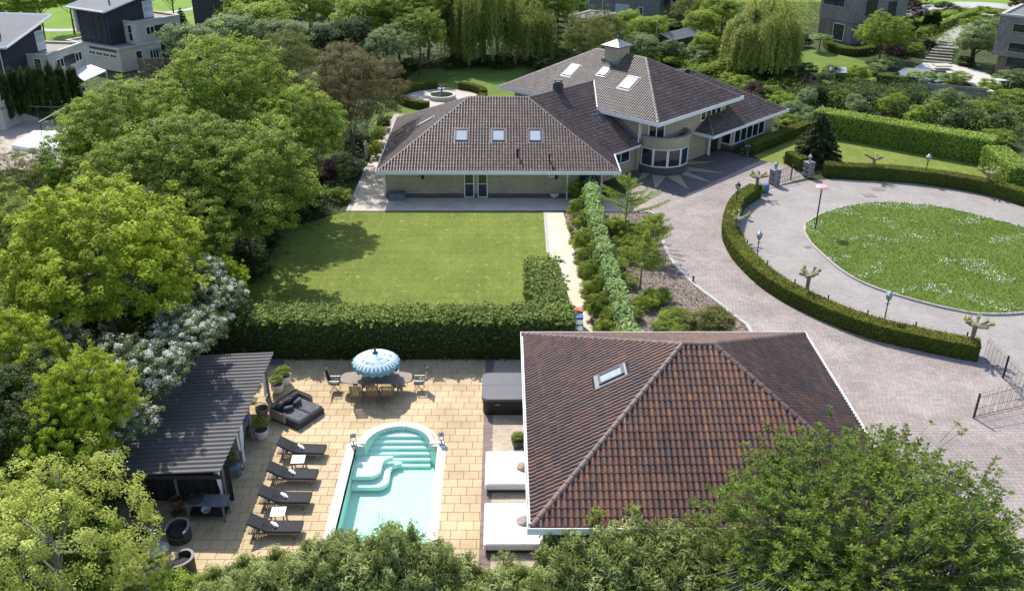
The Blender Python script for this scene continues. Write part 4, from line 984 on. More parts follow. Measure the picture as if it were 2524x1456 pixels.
hedge('hornbeam_hedge',[(28.9,82.6),(33,79.4),(40.9,73.2)],1.9,2.1,'tall bright green leafy hedge behind the front lawn',L_beech,.15,270,7,rough=.08,aspect=.65)
hedge('hornbeam_hedge',[(39.6,66.2),(40.2,71.9)],1.8,1.9,'bright leafy hedge turning off at the lawn corner towards the road',L_beech,.15,270,8,rough=.08,aspect=.65)
# ivy wall between the path and the planting bed
iv=smoothline(D([(1455,447),(1463,500),(1480,580),(1503,660),(1525,735),(1555,822),(1570,870)],1.7),5)
wl=wroot('garden_wall',(iv[0][0],iv[0][1],0),'white garden wall overgrown with pale green ivy beside the path','wall')
strip('wall',iv,.14,0,1.7,stone,wl)
o=hedge('ivy',[p for p in iv],.85,1.8,None,L_ivy,.17,300,9,rough=.14,lump=.45,aspect=.75,parent=wl)
# a row of rounded shrubs at the foot of the wall
k=0
for (x,y) in ((1418,470),(1421,510),(1424,552),(1430,592),(1440,632),(1448,674),(1458,712),(1470,752),(1490,800),(1500,850)):
    p=at(x,y,.9); bush((p.x+.3,p.y),.95,1.75,'rounded shrub between path and ivy wall, %s in the row from the house'%['first','second','third','fourth','fifth','sixth','seventh','eighth','ninth','tenth'][k],L_green if k%3 else L_mid,'bushbig','rounded_shrub','rounded shrubs along the ivy wall'); k+=1
# shrubs in the mulch bed
for x,y,r,h,m_,lb in ((1520,555,1.3,1.2,L_mid,'leafy shrub between ivy wall and young larch, highest in the bed'),(1570,600,1.3,1.1,L_mid,'leafy shrub at the foot of the larger larch'),(1515,650,1.0,1.0,L_mid,'fresh shrub beside the ivy wall below the larch'),(1610,545,.95,1.0,L_green,'dark low shrub at the tip of the planting bed'),(1590,560,1.1,.9,L_mid,'bright low shrub by the drive edge under the young larch'),(1545,565,1.2,1.2,L_mid,'bushy bright shrub left of the young larch trunks'),
    (1600,635,1.0,.9,L_mid,'spreading green shrub at the widest bulge of the drive edge'),(1545,625,.9,1.0,L_green,'green shrub beside the ivy wall middle'),(1520,600,.7,.9,L_green,'small shrub against the ivy wall'),
    (1545,690,.8,.8,L_green,'low shrub beneath the bare young tree'),(1620,728,1.15,.9,L_mid,'wide bright green shrub in the middle of the mulch bed'),(1590,745,.8,.8,L_mid,'small bright shrub left of the wide one in the mulch'),
    (1565,775,.6,.8,L_green,'small green shrub close to the lower ivy wall'),(1660,775,.95,.8,L_mid,'rounded bright shrub beside the airy yellow bush'),(1640,800,.8,.6,L_green,'low shrub in the mulch just above the garage roof'),(1670,812,1.0,.6,L_mid,'shrub half hidden by the garage roof edge')):
    p=at(x,y,h*.5); bush(p,r*.86,h,lb,m_,'bush' if r<1 else 'bushbig','bed_shrub')
p=at(1745,795,.7); bush(p,1.5,1.5,'airy yellow-green twiggy bush at the lower end of the mulch bed',L_olive,'bushbig','twiggy_bush')
# young larches in the bed
L_larch=leafmat('larch_needles',[(.14,.2,.03),(.26,.33,.05),(.38,.45,.09)],.4)
def larch(px,py,h,label,lean=0,seed=0,wide=1.):
    p=at(px,py); g=np.random.default_rng(seed); r=empty('young_larch',(p.x,p.y,0),0,label,'tree')
    mb=MB(); mb.tube([(0,0,0),(lean*.4,0,h*.5),(lean,0,h)],[.06,.045,.012],6); P=[];N=[]
    for i in range(34):
        z=h*(.3+.68*i/34); L=wide*(1.7*(1-(i/34)**1.3)+.25)*(.7+.5*g.random()); a=g.random()*6.28; x0=lean*z/h
        e=np.array([x0+math.cos(a)*L,math.sin(a)*L,z+L*.45]); s=np.array([x0,0,z]); mb.tube([tuple(s),tuple((s+e)/2+[0,0,-.05]),tuple(e)],[.018,.012,.004],3,False)
        for t in np.linspace(.15,1,int(14*L)+5):
            q=s+(e-s)*t+[0,0,-.05*math.sin(t*3)]; k=9; P.append(q+g.normal(size=(k,3))*.055); N.append(g.normal(size=(k,3)))
    mb.build('trunk',greybark,r)
    P=np.vstack(P);N=norm(np.vstack(N)); c=link('crown',leafobj('crown',P,N,.07+.06*g.random(len(P)),L_larch,.4,seed),r); return r
larch(1538,590,4.6,'taller feathery young larch in the planting bed near the drive',0.15,3,1.25); larch(1577,712,3.8,'thin young tree with bare stem in the mulch bed',.1,4,.75); larch(1590,640,3.2,'slender young larch leaning over the drive edge',.7,5,.8)
# ---- the wood on the left (crown centre, height, radius)
for i,(x,y,z,r,lb,mm,key,tl) in enumerate((
 (250,655,6.3,4.4,'bright lime-green maple standing nearest on the left side',L_lime,'lime',.85),
 (10,900,5.0,2.3,'lime-green tree cut by the left edge, behind the white blossom',L_lime,'lime',1.),
 (315,312,7.2,4.1,'big green maple beside the cypress row of the neighbour',L_mid,'maple',.8),
 (565,235,7.6,4.6,'bright-topped maple with the highest crown of the wood',L_mid,'maple2',.9),
 (725,325,6.0,3.5,'bright green maple overhanging the bronze tree',L_mid,'maple',.95),
 (600,470,5.6,4.3,'dark green maple overhanging the left side of the lawn',L_green,'maple2',.9),
 (410,440,6.6,4.5,'mid-green maple behind the bright lime-green one',L_green,'maple',.85),
 (690,410,4.6,2.5,'low green tree reaching over the lawn towards the purple shrub',L_green,'maple2',.85),
 (225,405,5.4,3.0,'green maple at the corner of the neighbour terrace',L_mid,'maple',.8),
 (70,450,4.4,2.9,'olive-brown tree at the left picture edge',L_olive,'fine',.75),
 (0,600,4.6,3.0,'green tree half cut by the left picture edge',L_green,'maple2',.9),
 (440,600,4.6,3.2,'green tree filling the gap right of the lime-green maple',L_green,'maple2',.9),
 (862,225,6.0,4.5,'bronze-leaved spreading tree left of the fountain garden',L_brown,'fine',.85),
 (705,145,6.0,3.2,'yellowish-brown tree behind the bronze spreading tree',L_olive,'fine',.8),
 (500,520,4.2,2.6,'dark tree in the shade behind the lime-green maple',L_dark,'maple2',.8),
 (60,1060,4.2,3.0,'shaded green tree low on the left edge',L_dark,'maple2',.8),
 (160,700,3.6,2.6,'silvery shrub tree below the left of the lime-green maple',L_silver,'blossom',.8),
 )):
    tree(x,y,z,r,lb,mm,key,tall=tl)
for i,(x,y,z,r,lb) in enumerate(((515,730,3.6,2.0,'white-blossomed hawthorn at the left end of the conifer hedge'),(505,670,4.4,1.4,'upper blossoming hawthorn spray above the hedge end'),(345,915,4.4,2.0,'white hawthorn leaning over the corrugated roof'),(455,825,4.6,1.7,'half-shaded hawthorn behind the roof corner'),
   (175,985,3.8,2.2,'white hawthorn left of the corrugated roof among lime leaves'),(275,1035,4.2,1.7,'blossoming hawthorn beside the lower roof edge'),(130,870,3.6,2.2,'sparsely blossoming hawthorn under the lime-green maple'))):
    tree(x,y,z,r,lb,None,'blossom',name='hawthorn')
for x,y,z,r,lb in ((215,985,5.4,1.7,'lime-green sapling growing through the white hawthorns'),(150,1110,4.0,1.9,'lime-green bush below the hawthorns beside the roof'),(560,690,3.5,1.1,'lime-green bough at the end of the hedge')):
    tree(x,y,z,r,lb,L_lime,'lime',tall=1.1,name='sapling')
# underwood: dark green shrubs filling the wood floor
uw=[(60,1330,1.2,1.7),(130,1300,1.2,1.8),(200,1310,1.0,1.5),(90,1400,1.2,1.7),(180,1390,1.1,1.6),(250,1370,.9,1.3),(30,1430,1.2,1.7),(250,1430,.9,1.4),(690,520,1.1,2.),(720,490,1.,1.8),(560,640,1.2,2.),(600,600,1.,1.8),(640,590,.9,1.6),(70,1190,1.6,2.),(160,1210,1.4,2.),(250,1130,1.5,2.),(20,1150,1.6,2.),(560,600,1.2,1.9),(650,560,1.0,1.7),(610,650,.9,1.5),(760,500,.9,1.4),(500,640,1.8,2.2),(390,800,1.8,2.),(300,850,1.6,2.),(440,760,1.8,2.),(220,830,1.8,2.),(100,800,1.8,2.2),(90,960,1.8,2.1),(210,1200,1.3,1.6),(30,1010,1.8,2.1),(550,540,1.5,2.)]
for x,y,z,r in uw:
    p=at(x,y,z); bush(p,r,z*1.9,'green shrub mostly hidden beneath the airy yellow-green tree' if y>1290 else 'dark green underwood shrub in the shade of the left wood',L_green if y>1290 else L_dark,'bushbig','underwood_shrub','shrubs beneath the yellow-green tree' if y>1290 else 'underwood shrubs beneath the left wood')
# shrubs beside the terrace path
for x,y,r,h,m_,lb in ((790,430,1.7,2.4,L_purple,'dark purple-leaved shrub beside the terrace path'),(850,405,1.5,1.5,L_silver,'pale green rhododendron at the terrace path corner'),(838,480,1.0,1.0,L_green,'low green shrub where lawn meets terrace'),
   (885,350,1.3,1.8,L_dark,'dark shrub behind the stone post'),(930,335,.8,1.5,L_mid,'narrow green hedge plant beside the stepping path'),(860,340,1.4,1.6,L_dark,'dark shrub under the bronze tree'),(925,370,.8,1.4,L_green,'green shrub next to the stepping path'),(845,425,1.1,1.1,L_green,'green shrub between purple shrub and terrace'),(945,305,.8,1.3,L_dark,'dark shrub at the far end of the stepping path')):
    p=at(x,y,h*.45); bush(p,r,h,lb,m_,'bushbig','garden_shrub')
# bottom left yellow-green tree with visible branches
tree(105,1340,4.4,3.5,'yellow-green airy tree with pale bare branches in the near left corner',L_yellow,'airy',tall=.75,bm_=greybark,trunk_r=.15)
tree(345,1400,2.4,1.0,'small yellow-green spray of branches over the rattan chairs',L_yellow,'airy',tall=.7,bm_=greybark)
tree(-20,1290,3.2,2.6,'green tree beneath the yellow-green one at the left edge',L_mid,'maple',tall=.8)
# near bottom screen of narrow-leaved shrubs
crown('willowleaf',L_bamboo,1.6,1.,170,75,.25,.33,21,aspect=.22,under=-.6,flat=1.1,out=.3,lobes=16)
bt=[(560,1440,1.6,1.6),(640,1415,1.9,1.6),(720,1400,2.1,1.5),(800,1375,2.2,1.4),(860,1365,2.3,1.3),(905,1405,2.1,1.5),(975,1350,2.9,1.15),(1010,1400,2.2,1.5),(1075,1380,2.3,1.15),(1120,1425,1.7,1.5),(1190,1440,1.5,1.5),(1260,1430,1.7,1.4),(1330,1425,1.9,1.3),(1400,1400,2.2,1.4),(1480,1385,2.5,1.5),(1560,1370,2.6,1.6),(1500,1440,2.0,1.7),(1600,1430,2.2,1.7),(1680,1390,2.6,1.6),(1720,1440,2.2,1.7),(1800,1380,2.6,1.6),(1820,1440,2.,1.7),(1910,1420,2.3,1.7),(2010,1440,2.,1.7),(1400,1462,1.3,1.5),(760,1462,1.3,1.6),(900,1470,1.3,1.6),(1050,1470,1.3,1.6)]
bt.sort(); ORD='first second third fourth fifth sixth seventh eighth ninth tenth eleventh twelfth thirteenth fourteenth fifteenth sixteenth seventeenth eighteenth nineteenth twentieth twenty-first twenty-second twenty-third twenty-fourth twenty-fifth twenty-sixth twenty-seventh twenty-eighth twenty-ninth thirtieth'.split()
for i_,(x,y,z,r) in enumerate(bt):
    sh_=(52 if x<1360 else 12); p=at(x,y+sh_,z*.5); bush(p,r*.8,z*1.2,'grey-green narrow-leaved shrub, %s from the left in the screen along the near terrace edge'%ORD[i_],L_bamboo,'willowleaf','screen_shrub','narrow-leaved screening shrubs at the near edge')
def spray(x,y,z,h,label,m,seed):
    "tall twiggy leader poking out of the screen"
    p=at(x,y,z); g=np.random.default_rng(seed); r=empty('shoot',(p.x,p.y,0),0,label,'shrub'); mb=MB(); mb.tube([(0,0,0),(.03,0,z),(.0,.05,z+h)],[.03,.02,.005],4); P=[];Dv=[]
    for i in range(26):
        t=i/26; zz=z-.3+(h+.2)*t; L=.5*(1-t)+.12; a=g.random()*6.28; e=np.array([math.cos(a)*L,math.sin(a)*L,zz+L*.8]); s0=np.array([0,0,zz]); mb.tube([tuple(s0),tuple(e)],.006,3,False)
        for q in np.linspace(.2,1,12): c=s0+(e-s0)*q; P.append(c+g.normal(size=3)*.03); Dv.append((e-s0)+g.normal(size=3)*.25)
    P=np.array(P); Dv=norm(np.array(Dv)); N=norm(g.normal(size=P.shape)+[0,0,.8]); Dv=norm(Dv-N*np.sum(Dv*N,1,keepdims=True)); mb.build('stem',greybark,r); link('leaves',leafobj('leaves',P,N,.12+.08*g.random(len(P)),m,.25,seed,D=Dv),r)
for k_,(x,y,z,h,lb) in enumerate(((968,1345,1.9,1.1,'tallest feathery shoot of the screen, standing over the pool'),(835,1350,1.6,.8,'leafy shoot of the screen over the near pool corner'),(1085,1375,1.5,.8,'pale shoot of the screen beside the right coping'),(905,1370,1.5,.6,'short shoot of the screen over the pool water'),(1470,1300,2.4,.9,'bright shoot rising before the garage gutter'),(1560,1290,2.4,.9,'second bright shoot rising before the garage roof'),(1340,1380,1.8,.7,'shoot of the screen beside the nearer daybed'),(760,1375,1.5,.7,'shoot of the screen left of the pool'),(1640,1320,2.3,.7,'leafy shoot before the garage gutter, toward the large tree'),(690,1400,1.3,.7,'thin shoot of the screen below the nearest lounger'),(870,1340,1.7,.6,'wispy shoot of the screen at the near end of the pool, left side'),(1020,1350,1.8,.8,'wispy shoot of the screen at the near end of the pool, right side'),(1150,1400,1.4,.7,'wispy shoot of the screen on the slabs right of the pool'),(1240,1400,1.4,.8,'wispy shoot of the screen below the nearer daybed'),(1400,1350,2.,.8,'wispy shoot of the screen at the garage corner'))): spray(x,y,z,h,lb,L_bamboo if k_ not in(4,5) else L_mid,200+k_)
p=at(480,1452,.5); bush(p,1.0,.9,'small bright green shrub at the bottom edge left of the screen',L_mid,'bush','bed_shrub'); p=at(400,1450,.4); bush(p,1.0,.9,'bright green shrub at the bottom edge beneath the rattan chair',L_mid,'bush','bed_shrub')
# broad-leaved tree at the garage corner: whorls of large leaves on twig ends
def whorltree(label,px,py,zc,rad,tall,ntips,seed):
    g=np.random.default_rng(seed); p=at(px,py,zc); r=empty('cherry_tree',(p.x,p.y,0),0,label,'tree'); mb=MB()
    base=Vector((0,0,0)); hub=Vector((0,0,zc*.62)); mb.tube([base,(0.1,0,zc*.3),hub],[.2,.16,.13],8)
    P=[];N=[];Dv=[];S=[]
    nl=13; limbs=[]
    for i in range(nl):
        a=6.28*i/nl+g.normal()*.2; el=.25+.9*g.random(); L=rad*(.55+.2*g.random()); e=hub+Vector((math.cos(a)*math.cos(el)*L,math.sin(a)*math.cos(el)*L,math.sin(el)*L*tall)); mb.tube([hub,hub.lerp(e,.5)+Vector((0,0,-.15)),e],[.085,.05,.03],6,False); limbs.append((hub,e))
    for i in range(ntips):
        k=g.normal(size=3); k/=np.linalg.norm(k); k[2]=abs(k[2])*1.0-.25 if g.random()<.9 else k[2]
        rr=rad*(.35+.65*g.random()**.5)*(1+.12*mnoise.noise(Vector(k)*2)*2)
        tip=Vector((k[0]*rr,k[1]*rr,zc+k[2]*rr*tall)); l=min(limbs,key=lambda q:(q[1]-tip).length); st=l[0].lerp(l[1],.5+.5*g.random())
        st=st.lerp(tip,.45) if (st-tip).length>1.6 else st
        if g.random()<.2: tip=Vector((0,0,zc))+(tip-Vector((0,0,zc)))*(1.04+.07*g.random())
        dq=(tip-st); st=tip-dq.normalized()*min(dq.length,.9)
        mb.tube([st,tip],[.014,.006],3,False)
        ax=(tip-st).normalized() if (tip-st).length>.01 else Vector((0,0,1)); ax=(ax+Vector((0,0,.5))).normalized()
        for c in range(1+int(g.random()*3)):
            q=tip-ax*(.17*c)
            for j in range(7):
                a=6.28*j/7+g.random(); d=Vector((math.cos(a),math.sin(a),-.25+g.normal()*.25)).normalized(); P.append(q+d*.09); Dv.append(d); N.append(Vector((-d.x*.35,-d.y*.35,1))+Vector(g.normal(size=3))*.2); S.append(.14+.07*g.random())
    P=np.array([tuple(q) for q in P]);N=norm(np.array([tuple(q) for q in N])); Dv=np.array([tuple(q) for q in Dv]); Dv=norm(Dv-N*np.sum(Dv*N,1,keepdims=True))
    mb.build('trunk',greybark,r); c=link('crown',leafobj('crown',P,N,np.array(S),L_chest,.45,seed,D=Dv,fold=-.08),r)
    return r
whorltree('large broad-leaved tree with whorled leaves overhanging the near garage corner',2150,1310,4.4,5.2,.62,2200,31)
tree(2350,1440,2.6,2.6,'lower broad-leaved tree in the near right corner',L_chest,'lime',tall=.7)
tree(2010,1440,3.0,2.0,'green broad-leaved bush below the overhanging tree',L_chest,'lime',tall=.7)
# ---------------------------------------------------------------- neighbouring houses
gravel=mat('gravel_roof',[(.24,.21,.17),(.34,.3,.26)],.95,2,spots=((.1,.09,.07),1.2,.62))
felt=mat('dark_roof_felt',[(.09,.09,.1),(.16,.16,.175)],.8,.5,spots=((.2,.2,.21),2,.6))
def frame(O,deg):
    c,s=math.cos(R(deg)),math.sin(R(deg)); return lambda x,y:(O[0]+c*x-s*y,O[1]+s*x+c*y)
def block(h,f,x0,x1,y0,y1,z0,z1,wm_,rm=None,trim=None,tz=.1):
    lp=[f(x0,y0),f(x1,y0),f(x1,y1),f(x0,y1)]
    walls('wall',lp,z0,z1,wm_,h)
    if rm: MB().prism([f(x0+.25,y0+.25),f(x1-.25,y0+.25),f(x1-.25,y1-.25),f(x0+.25,y1-.25)],z1-.3,z1-.12).build('roof',rm,h)
    if trim: mould('roof_edge',lp,[(-.26,z1-.12),(.06,z1-.12),(.06,z1+tz),(-.26,z1+tz)],trim,h)
def win(h,f,x,y,z,w_,h_,face,deg,cols=1,rows=1,fm=white,gm=glass,bar=.07):
    "face: 's' local -y, 'w' local -x, 'e' local +x"
    rz=R(deg)+{'s':-PI/2,'w':PI,'e':0}[face]; p=f(x,y); return window(h,(p[0],p[1],z),w_,h_,rz,cols,rows,fm,gm,bar)
def tilted(h,f,x0,x1,y0,y1,za,zb,m,trim,th=.16):
    "mono-pitch slab, za at x0, zb at x1"
    mb=MB(); lp=[(*f(x0,y0),za),(*f(x1,y0),zb),(*f(x1,y1),zb),(*f(x0,y1),za)]
    mb.add([(a,b,c-th) for a,b,c in lp]+lp,[(4,5,6,7),(3,2,1,0)]+[(i,(i+1)%4,4+(i+1)%4,4+i) for i in range(4)]); mb.build('roof',m,h)
    for i in range(4):
        a,b=Vector(lp[i]),Vector(lp[(i+1)%4]); q=MB(); q.tube([a+Vector((0,0,-.06)),b+Vector((0,0,-.06))],.15,4); q.build('roof_edge',trim,h)
def modern(O,deg,label,tw,lowx,seed):
    h=wroot('modern_house',(O[0],O[1],0),label,'house'); f=frame(O,deg)
    block(h,f,0,6.4,0,8,2.5,5.0,creamb,gravel,stone); block(h,f,.0,6.4,.3,8,0,2.5,creamb)
    x0,x1,y0,y1=tw; block(h,f,x0,x1,y0,y1,0,6.5,darkb); tilted(h,f,x0-.8,x1+.8,y0-.8,y1+.6,6.5,8.2,felt,white)
    q=MB(); q.add([(*f(x1,y0),6.5),(*f(x1,y1),6.5),(*f(x1,y1),7.85),(*f(x1,y0),7.85),(*f(x0,y0),6.5),(*f(x0,y1),6.5)],[(0,1,2,3),(4,0,3),(5,1,2)]); q.build('gable_wall',darkb,h)
    if lowx<-1:
        block(h,f,lowx,2.3,-1.0,y1+1,0,2.6,creamb,gravel,stone); q=MB(); q.box((*f(lowx+.2,2.),2.35),(.5,5,.3),R(deg)); q.build('dark_band',anth,h)
        for k in range(4): win(h,f,lowx-.02,.2+k*1.3,1.75,1.2,.45,'w',deg,2)
        win(h,f,1.2,-1.02,1.35,1.3,1.1,'s',deg,3); win(h,f,-.9,-1.02,1.1,.9,2.0,'s',deg,1); MB().box((*f(1.2,-1.06),2.05),(1.6,.2,.14),R(deg)).build('awning_box',stone,h)
    win(h,f,1.9,-.02,3.85,1.2,.95,'s',deg,2); win(h,f,3.55,-.02,3.85,2.0,.95,'s',deg,1,1,anth,anth); win(h,f,5.2,-.02,3.85,1.25,.95,'s',deg,2)
    win(h,f,4.4,.28,1.2,2.8,2.1,'s',deg,3); MB().box((*f(4.4,-.1),2.4),(3.,.7,.18),R(deg)).build('awning_box',stone,h)
    win(h,f,-.02,1.1,3.75,.8,1.9,'w',deg,1,2,white,anth)
    for k in(.32,.55): win(h,f,x0-.02,y0+(y1-y0)*k,4.6,.55,3.2,'w',deg,1,3,anth,glass)
    win(h,f,x1-.7,y0-.02,5.9,1.4,1.9,'s',deg,1,3,white,skyglass)
    p=f(x0+1.5,y0+1.2); MB().tube([(p[0],p[1],6.7),(p[0],p[1],7.7),(p[0],p[1],7.71),(p[0],p[1],8.0)],[.09,.09,.14,.14],8).build('vent_pipe',iron,h)
    MB().tube([(*f(x0-.06,y0+.5),6.5),(*f(x0-.06,y0+.5),2.7)],.05,6).build('downpipe',white if lowx>-1 else anth,h)
    MB().box((*f(x0+.25,y1+.1),5.),(1.2,.2,3.),R(deg)).build('wing_wall',white,h)
    return h,f
_o=at(332,57,5.0)
hB,fB_=modern((_o.x,_o.y),57,'dark brick tower house with cream blocks behind the wooden fence, second from the left',(-2.0,4.4,2.2,7.9),-3.4,1)
_o=at(115,137.5,5.0)
hA,fA_=modern((_o.x,_o.y),82,'dark tower house with cream block and white patio cover at the left picture edge',(-3.0,3.4,2.2,8.5),-.2,2)
q=MB(); lp=[at(160,170,2.5),at(208,199,2.5),at(262,174,2.7),at(225,160,2.9)]; q.add([tuple(p) for p in lp]+[(p.x,p.y,p.z-.1) for p in lp],[(3,2,1,0),(4,5,6,7)]+[(i,(i+1)%4,4+(i+1)%4,4+i) for i in range(4)]); q.build('patio_cover',white,hA)
for a in (lp[1],lp[2]): MB().tube([(a.x-.1,a.y+.1,0),(a.x-.1,a.y+.1,2.5)],.06,6).build('post',white,hA)
# third dark house mostly outside the frame
hT=wroot('modern_house',(-31,122,0),'dark brick house with flat grey roof at the top edge behind the trees','house'); f=frame((-33.2,119.5),57)
block(hT,f,0,6,2.5,9,0,8,darkb,felt,white); block(hT,f,-2,5,1,3,0,2.9,creamb,gravel,stone)
for k in (3.8,4.8): win(hT,f,-.02,k,4.6,.55,3.6,'w',57,1,2,anth)
# grey brick houses on the far side
hC=wroot('brick_house',(17,145,0),'long grey brick house with flat carport at the top of the picture','house')
pa,pb=at(1428,38),at(1622,58); dg=math.degrees(math.atan2(pb.y-pa.y,pb.x-pa.x)); f=frame((pa.x,pa.y),dg); Lc=(pb-pa).length
block(hC,f,0,Lc,0,9,0,7,greyb,felt,stone); win(hC,f,Lc*.42,-.02,4.4,3.0,1.4,'s',dg,1); win(hC,f,Lc*.55,-.02,1.2,2.2,2.0,'s',dg,1,1,white,skyglass); win(hC,f,Lc*.78,-.02,1.3,.8,1.6,'s',dg); win(hC,f,Lc*.1,-.02,1.6,.6,1.6,'s',dg)
p=f(Lc*.3,-.06); MB().tube([(p[0],p[1],6.5),(p[0],p[1],0)],.05,6).build('downpipe',white,hC)
block(hC,f,Lc,Lc+4,1.5,8,2.6,5,darkb,felt,None)
q=MB(); a,b_=f(Lc+4.5,.4),f(Lc+.6,.4)
for o_ in(0,1.0): q.tube([(*f(Lc+5.2,.6+o_),.2),(*f(Lc+1.4,.6+o_),3.4)],.07,4)
for i in range(10): t=i/10; q.tube([(*f(Lc+5.2-3.8*t,.6),.2+3.2*t),(*f(Lc+5.2-3.8*t,1.6),.2+3.2*t)],.05,4)
q.build('outside_stair',steel,hC)
cp=[at(1400,43,2.5),at(1455,27,2.5),at(1518,34,2.5),at(1448,50,2.5)]; car=wroot('carport',(11,131,0),'flat carport with pale edge beams in front of the grey brick house','carport')
MB().prism([(p.x,p.y) for p in cp],2.36,2.44).build('roof',felt,car); mould('roof_edge',[(p.x,p.y) for p in cp],[(-.15,2.3),(.1,2.3),(.1,2.62),(-.15,2.62)],stone,car)
for p in cp: MB().box((p.x*.998,p.y,1.15),(.16,.16,2.3)).build('post',stone,car)
hD=wroot('brick_house',(46,128,0),'tall grey brick house with wide windows right of the large willow','house'); pa,pb=at(2011,92),at(2094,111); dg=math.degrees(math.atan2(pb.y-pa.y,pb.x-pa.x)); f=frame((pa.x,pa.y),dg); Ld=(pb-pa).length
block(hD,f,0,Ld,0,10,2.7,10,greyb,felt,stone); block(hD,f,.1,Ld-.1,.1,10,0,2.7,greyb)
win(hD,f,Ld*.38,-.02,5.2,Ld*.62,1.4,'s',dg,1,1,steel); win(hD,f,Ld*.5,-.02,8.3,Ld*.5,1.3,'s',dg,1,1,steel); win(hD,f,Ld*.62,.05,1.3,2.0,2.2,'s',dg,1)
for k in range(8): MB().box((*f(.4+k*.3,.05),1.35),(.2,.06,2.6),R(dg)).build('plank',wood,hD)
win(hD,f,Ld+.02,3.,6.5,2.0,6.,'e',dg,1,3,anth); win(hD,f,Ld+.02,7.,4.,1.6,2.2,'e',dg,1,1,anth)
mb=MB(); mb.box((*f(Ld+1.4,3.2),2.75),(2.8,3,.14),R(dg)); mb.build('canopy',felt,hD)
hE=wroot('brick_house',(60,106,0),'grey brick house with ribbon windows cut by the right picture edge','house'); pa=at(2432,187); dg=-40; f=frame((pa.x,pa.y),dg)
block(hE,f,0,10,0,9,2.4,6.9,greyb,felt,stone); block(hE,f,.6,10,.5,9,0,2.4,greyb)
win(hE,f,3.6,-.02,5.6,4.2,.95,'s',dg,1,1,steel); win(hE,f,3.6,-.02,3.5,4.2,1.1,'s',dg,1,1,steel); win(hE,f,2.9,.48,1.15,3.2,2.2,'s',dg,2,1,anth); 
for k in range(5): MB().box((*f(.72+k*.2,.45),1.2),(.15,.06,2.4),R(dg)).build('plank',wood,hE)
for k in range(4): MB().box((*f(4.9+k*.2,.45),1.2),(.15,.06,2.4),R(dg)).build('plank',wood,hE)
# red-brown garden shed
redw=mat('red_brown_boards',[(.1,.03,.022),(.16,.05,.035)],.8,5,rnd=True)
sh=wroot('garden_shed',(22,117,0),'red-brown garden shed with grey roof and a metal flue','shed'); g1,g2,g3,g4=at(1627,83,3),at(1695,68,3),at(1722,86,2.2),at(1657,101,2.2)
off=Vector((g1.x-g4.x,g1.y-g4.y,0)); g5,g6=Vector((g1.x+off.x,g1.y+off.y,2.2)),Vector((g2.x+off.x,g2.y+off.y,2.2))
for ps in ((g4,g3,g2,g1),(g1,g2,g6,g5)): q=MB(); q.add([tuple(p) for p in ps]+[(p.x,p.y,p.z-.09) for p in ps],[(0,1,2,3),(7,6,5,4)]+[(i,4+i,4+(i+1)%4,(i+1)%4) for i in range(4)]); q.build('roof',felt,sh)
for a,b_ in ((g1,g4),(g4,g3),(g3,g2)): MB().tube([a+Vector((0,0,.04)),b_+Vector((0,0,.04))],.07,4).build('roof_edge',stone,sh)
inset=lambda p,q_,t: p.lerp(q_,t)
cc_=(g3+g4+g5+g6)/4; cor=[cc_.lerp(p,.86) for p in (g4,g3,g6,g5)]
for i in range(4):
    a,b_=cor[i],cor[(i+1)%4]; n_=14
    for k in range(n_):
        p=a.lerp(b_,(k+.5)/n_); t_=abs((k+.5)/n_-.5)*2; hh=2.15 if i in(0,2) else 2.15+.75*(1-t_)
        MB().box((p.x,p.y,hh/2),((b_-a).length/n_-.01,.05,hh),math.atan2(b_.y-a.y,b_.x-a.x)).build('plank',redw,sh)
p=g1.lerp(g5,.3); MB().tube([(p.x,p.y,2.4),(p.x,p.y,4.3),(p.x,p.y,4.31),(p.x,p.y,4.5)],[.1,.1,.16,.16],8).build('flue',steel,sh)
# wooden fence by the dark houses
fc=wroot('wooden_fence',(-40,99,0),'weathered reed-like wooden fence in front of the second tower house','fence')
a,b_=at(350,182),at(590,178); a,b_=at(345,186),at(600,182); n_=60
for i in range(n_):
    p=a.lerp(b_,i/(n_-1)); MB().box((p.x,p.y,.95+.02*math.sin(i*7)),((b_-a).length/n_-.015,.04,1.9),0).build('board',wood,fc)
for i in range(5): p=a.lerp(b_,i/4); MB().box((p.x,p.y-.07,1.),(.12,.1,2.05)).build('post',greywood,fc)
# neighbour terrace: pavilion frame, canopy and white cover
ct=wroot('pavilion_frame',(-41,82,0),'dark steel pavilion frame on the neighbour terrace behind the maples','pavilion')
pt=[at(72,262,2.6),at(163,264,2.6),at(95,303,2.4)]; q=MB(); q.tube([pt[0],pt[1]],.07,5); q.tube([pt[1],pt[2]],.07,5); q.tube([pt[0],pt[0]+Vector((0,0,.02))],.07,5); q.build('beam',iron,ct)
for x,y in ((105,330),(140,329),(105,300)): p=at(x,y); MB().tube([(p.x,p.y,0),(p.x,p.y,2.45)],.05,5).build('post',iron,ct)
wc=[at(30,366),at(85,331),at(185,331),at(130,385)]; o=MB().prism([(p.x,p.y) for p in wc],.0,.35).build('pool_cover',whitefab); tag(o,'white pool cover on the neighbour terrace under the maples','pool cover')
w2=wroot('garden_wall',(-46,80,0),'cream wall end with a small green lamp at the far left edge','wall'); p=at(5,320); walls('wall',[(p.x-3,p.y),(p.x+.4,p.y),(p.x+.4,p.y+3),(p.x-3,p.y+3)],0,2.6,creamb,w2)
MB().lathe([(.0,2.1),(.18,2.1),(.22,1.95),(.0,1.9)],10,(p.x+.6,p.y-.1,0)).build('lamp_shade',mat('green_enamel',(.05,.2,.15),.4),w2)
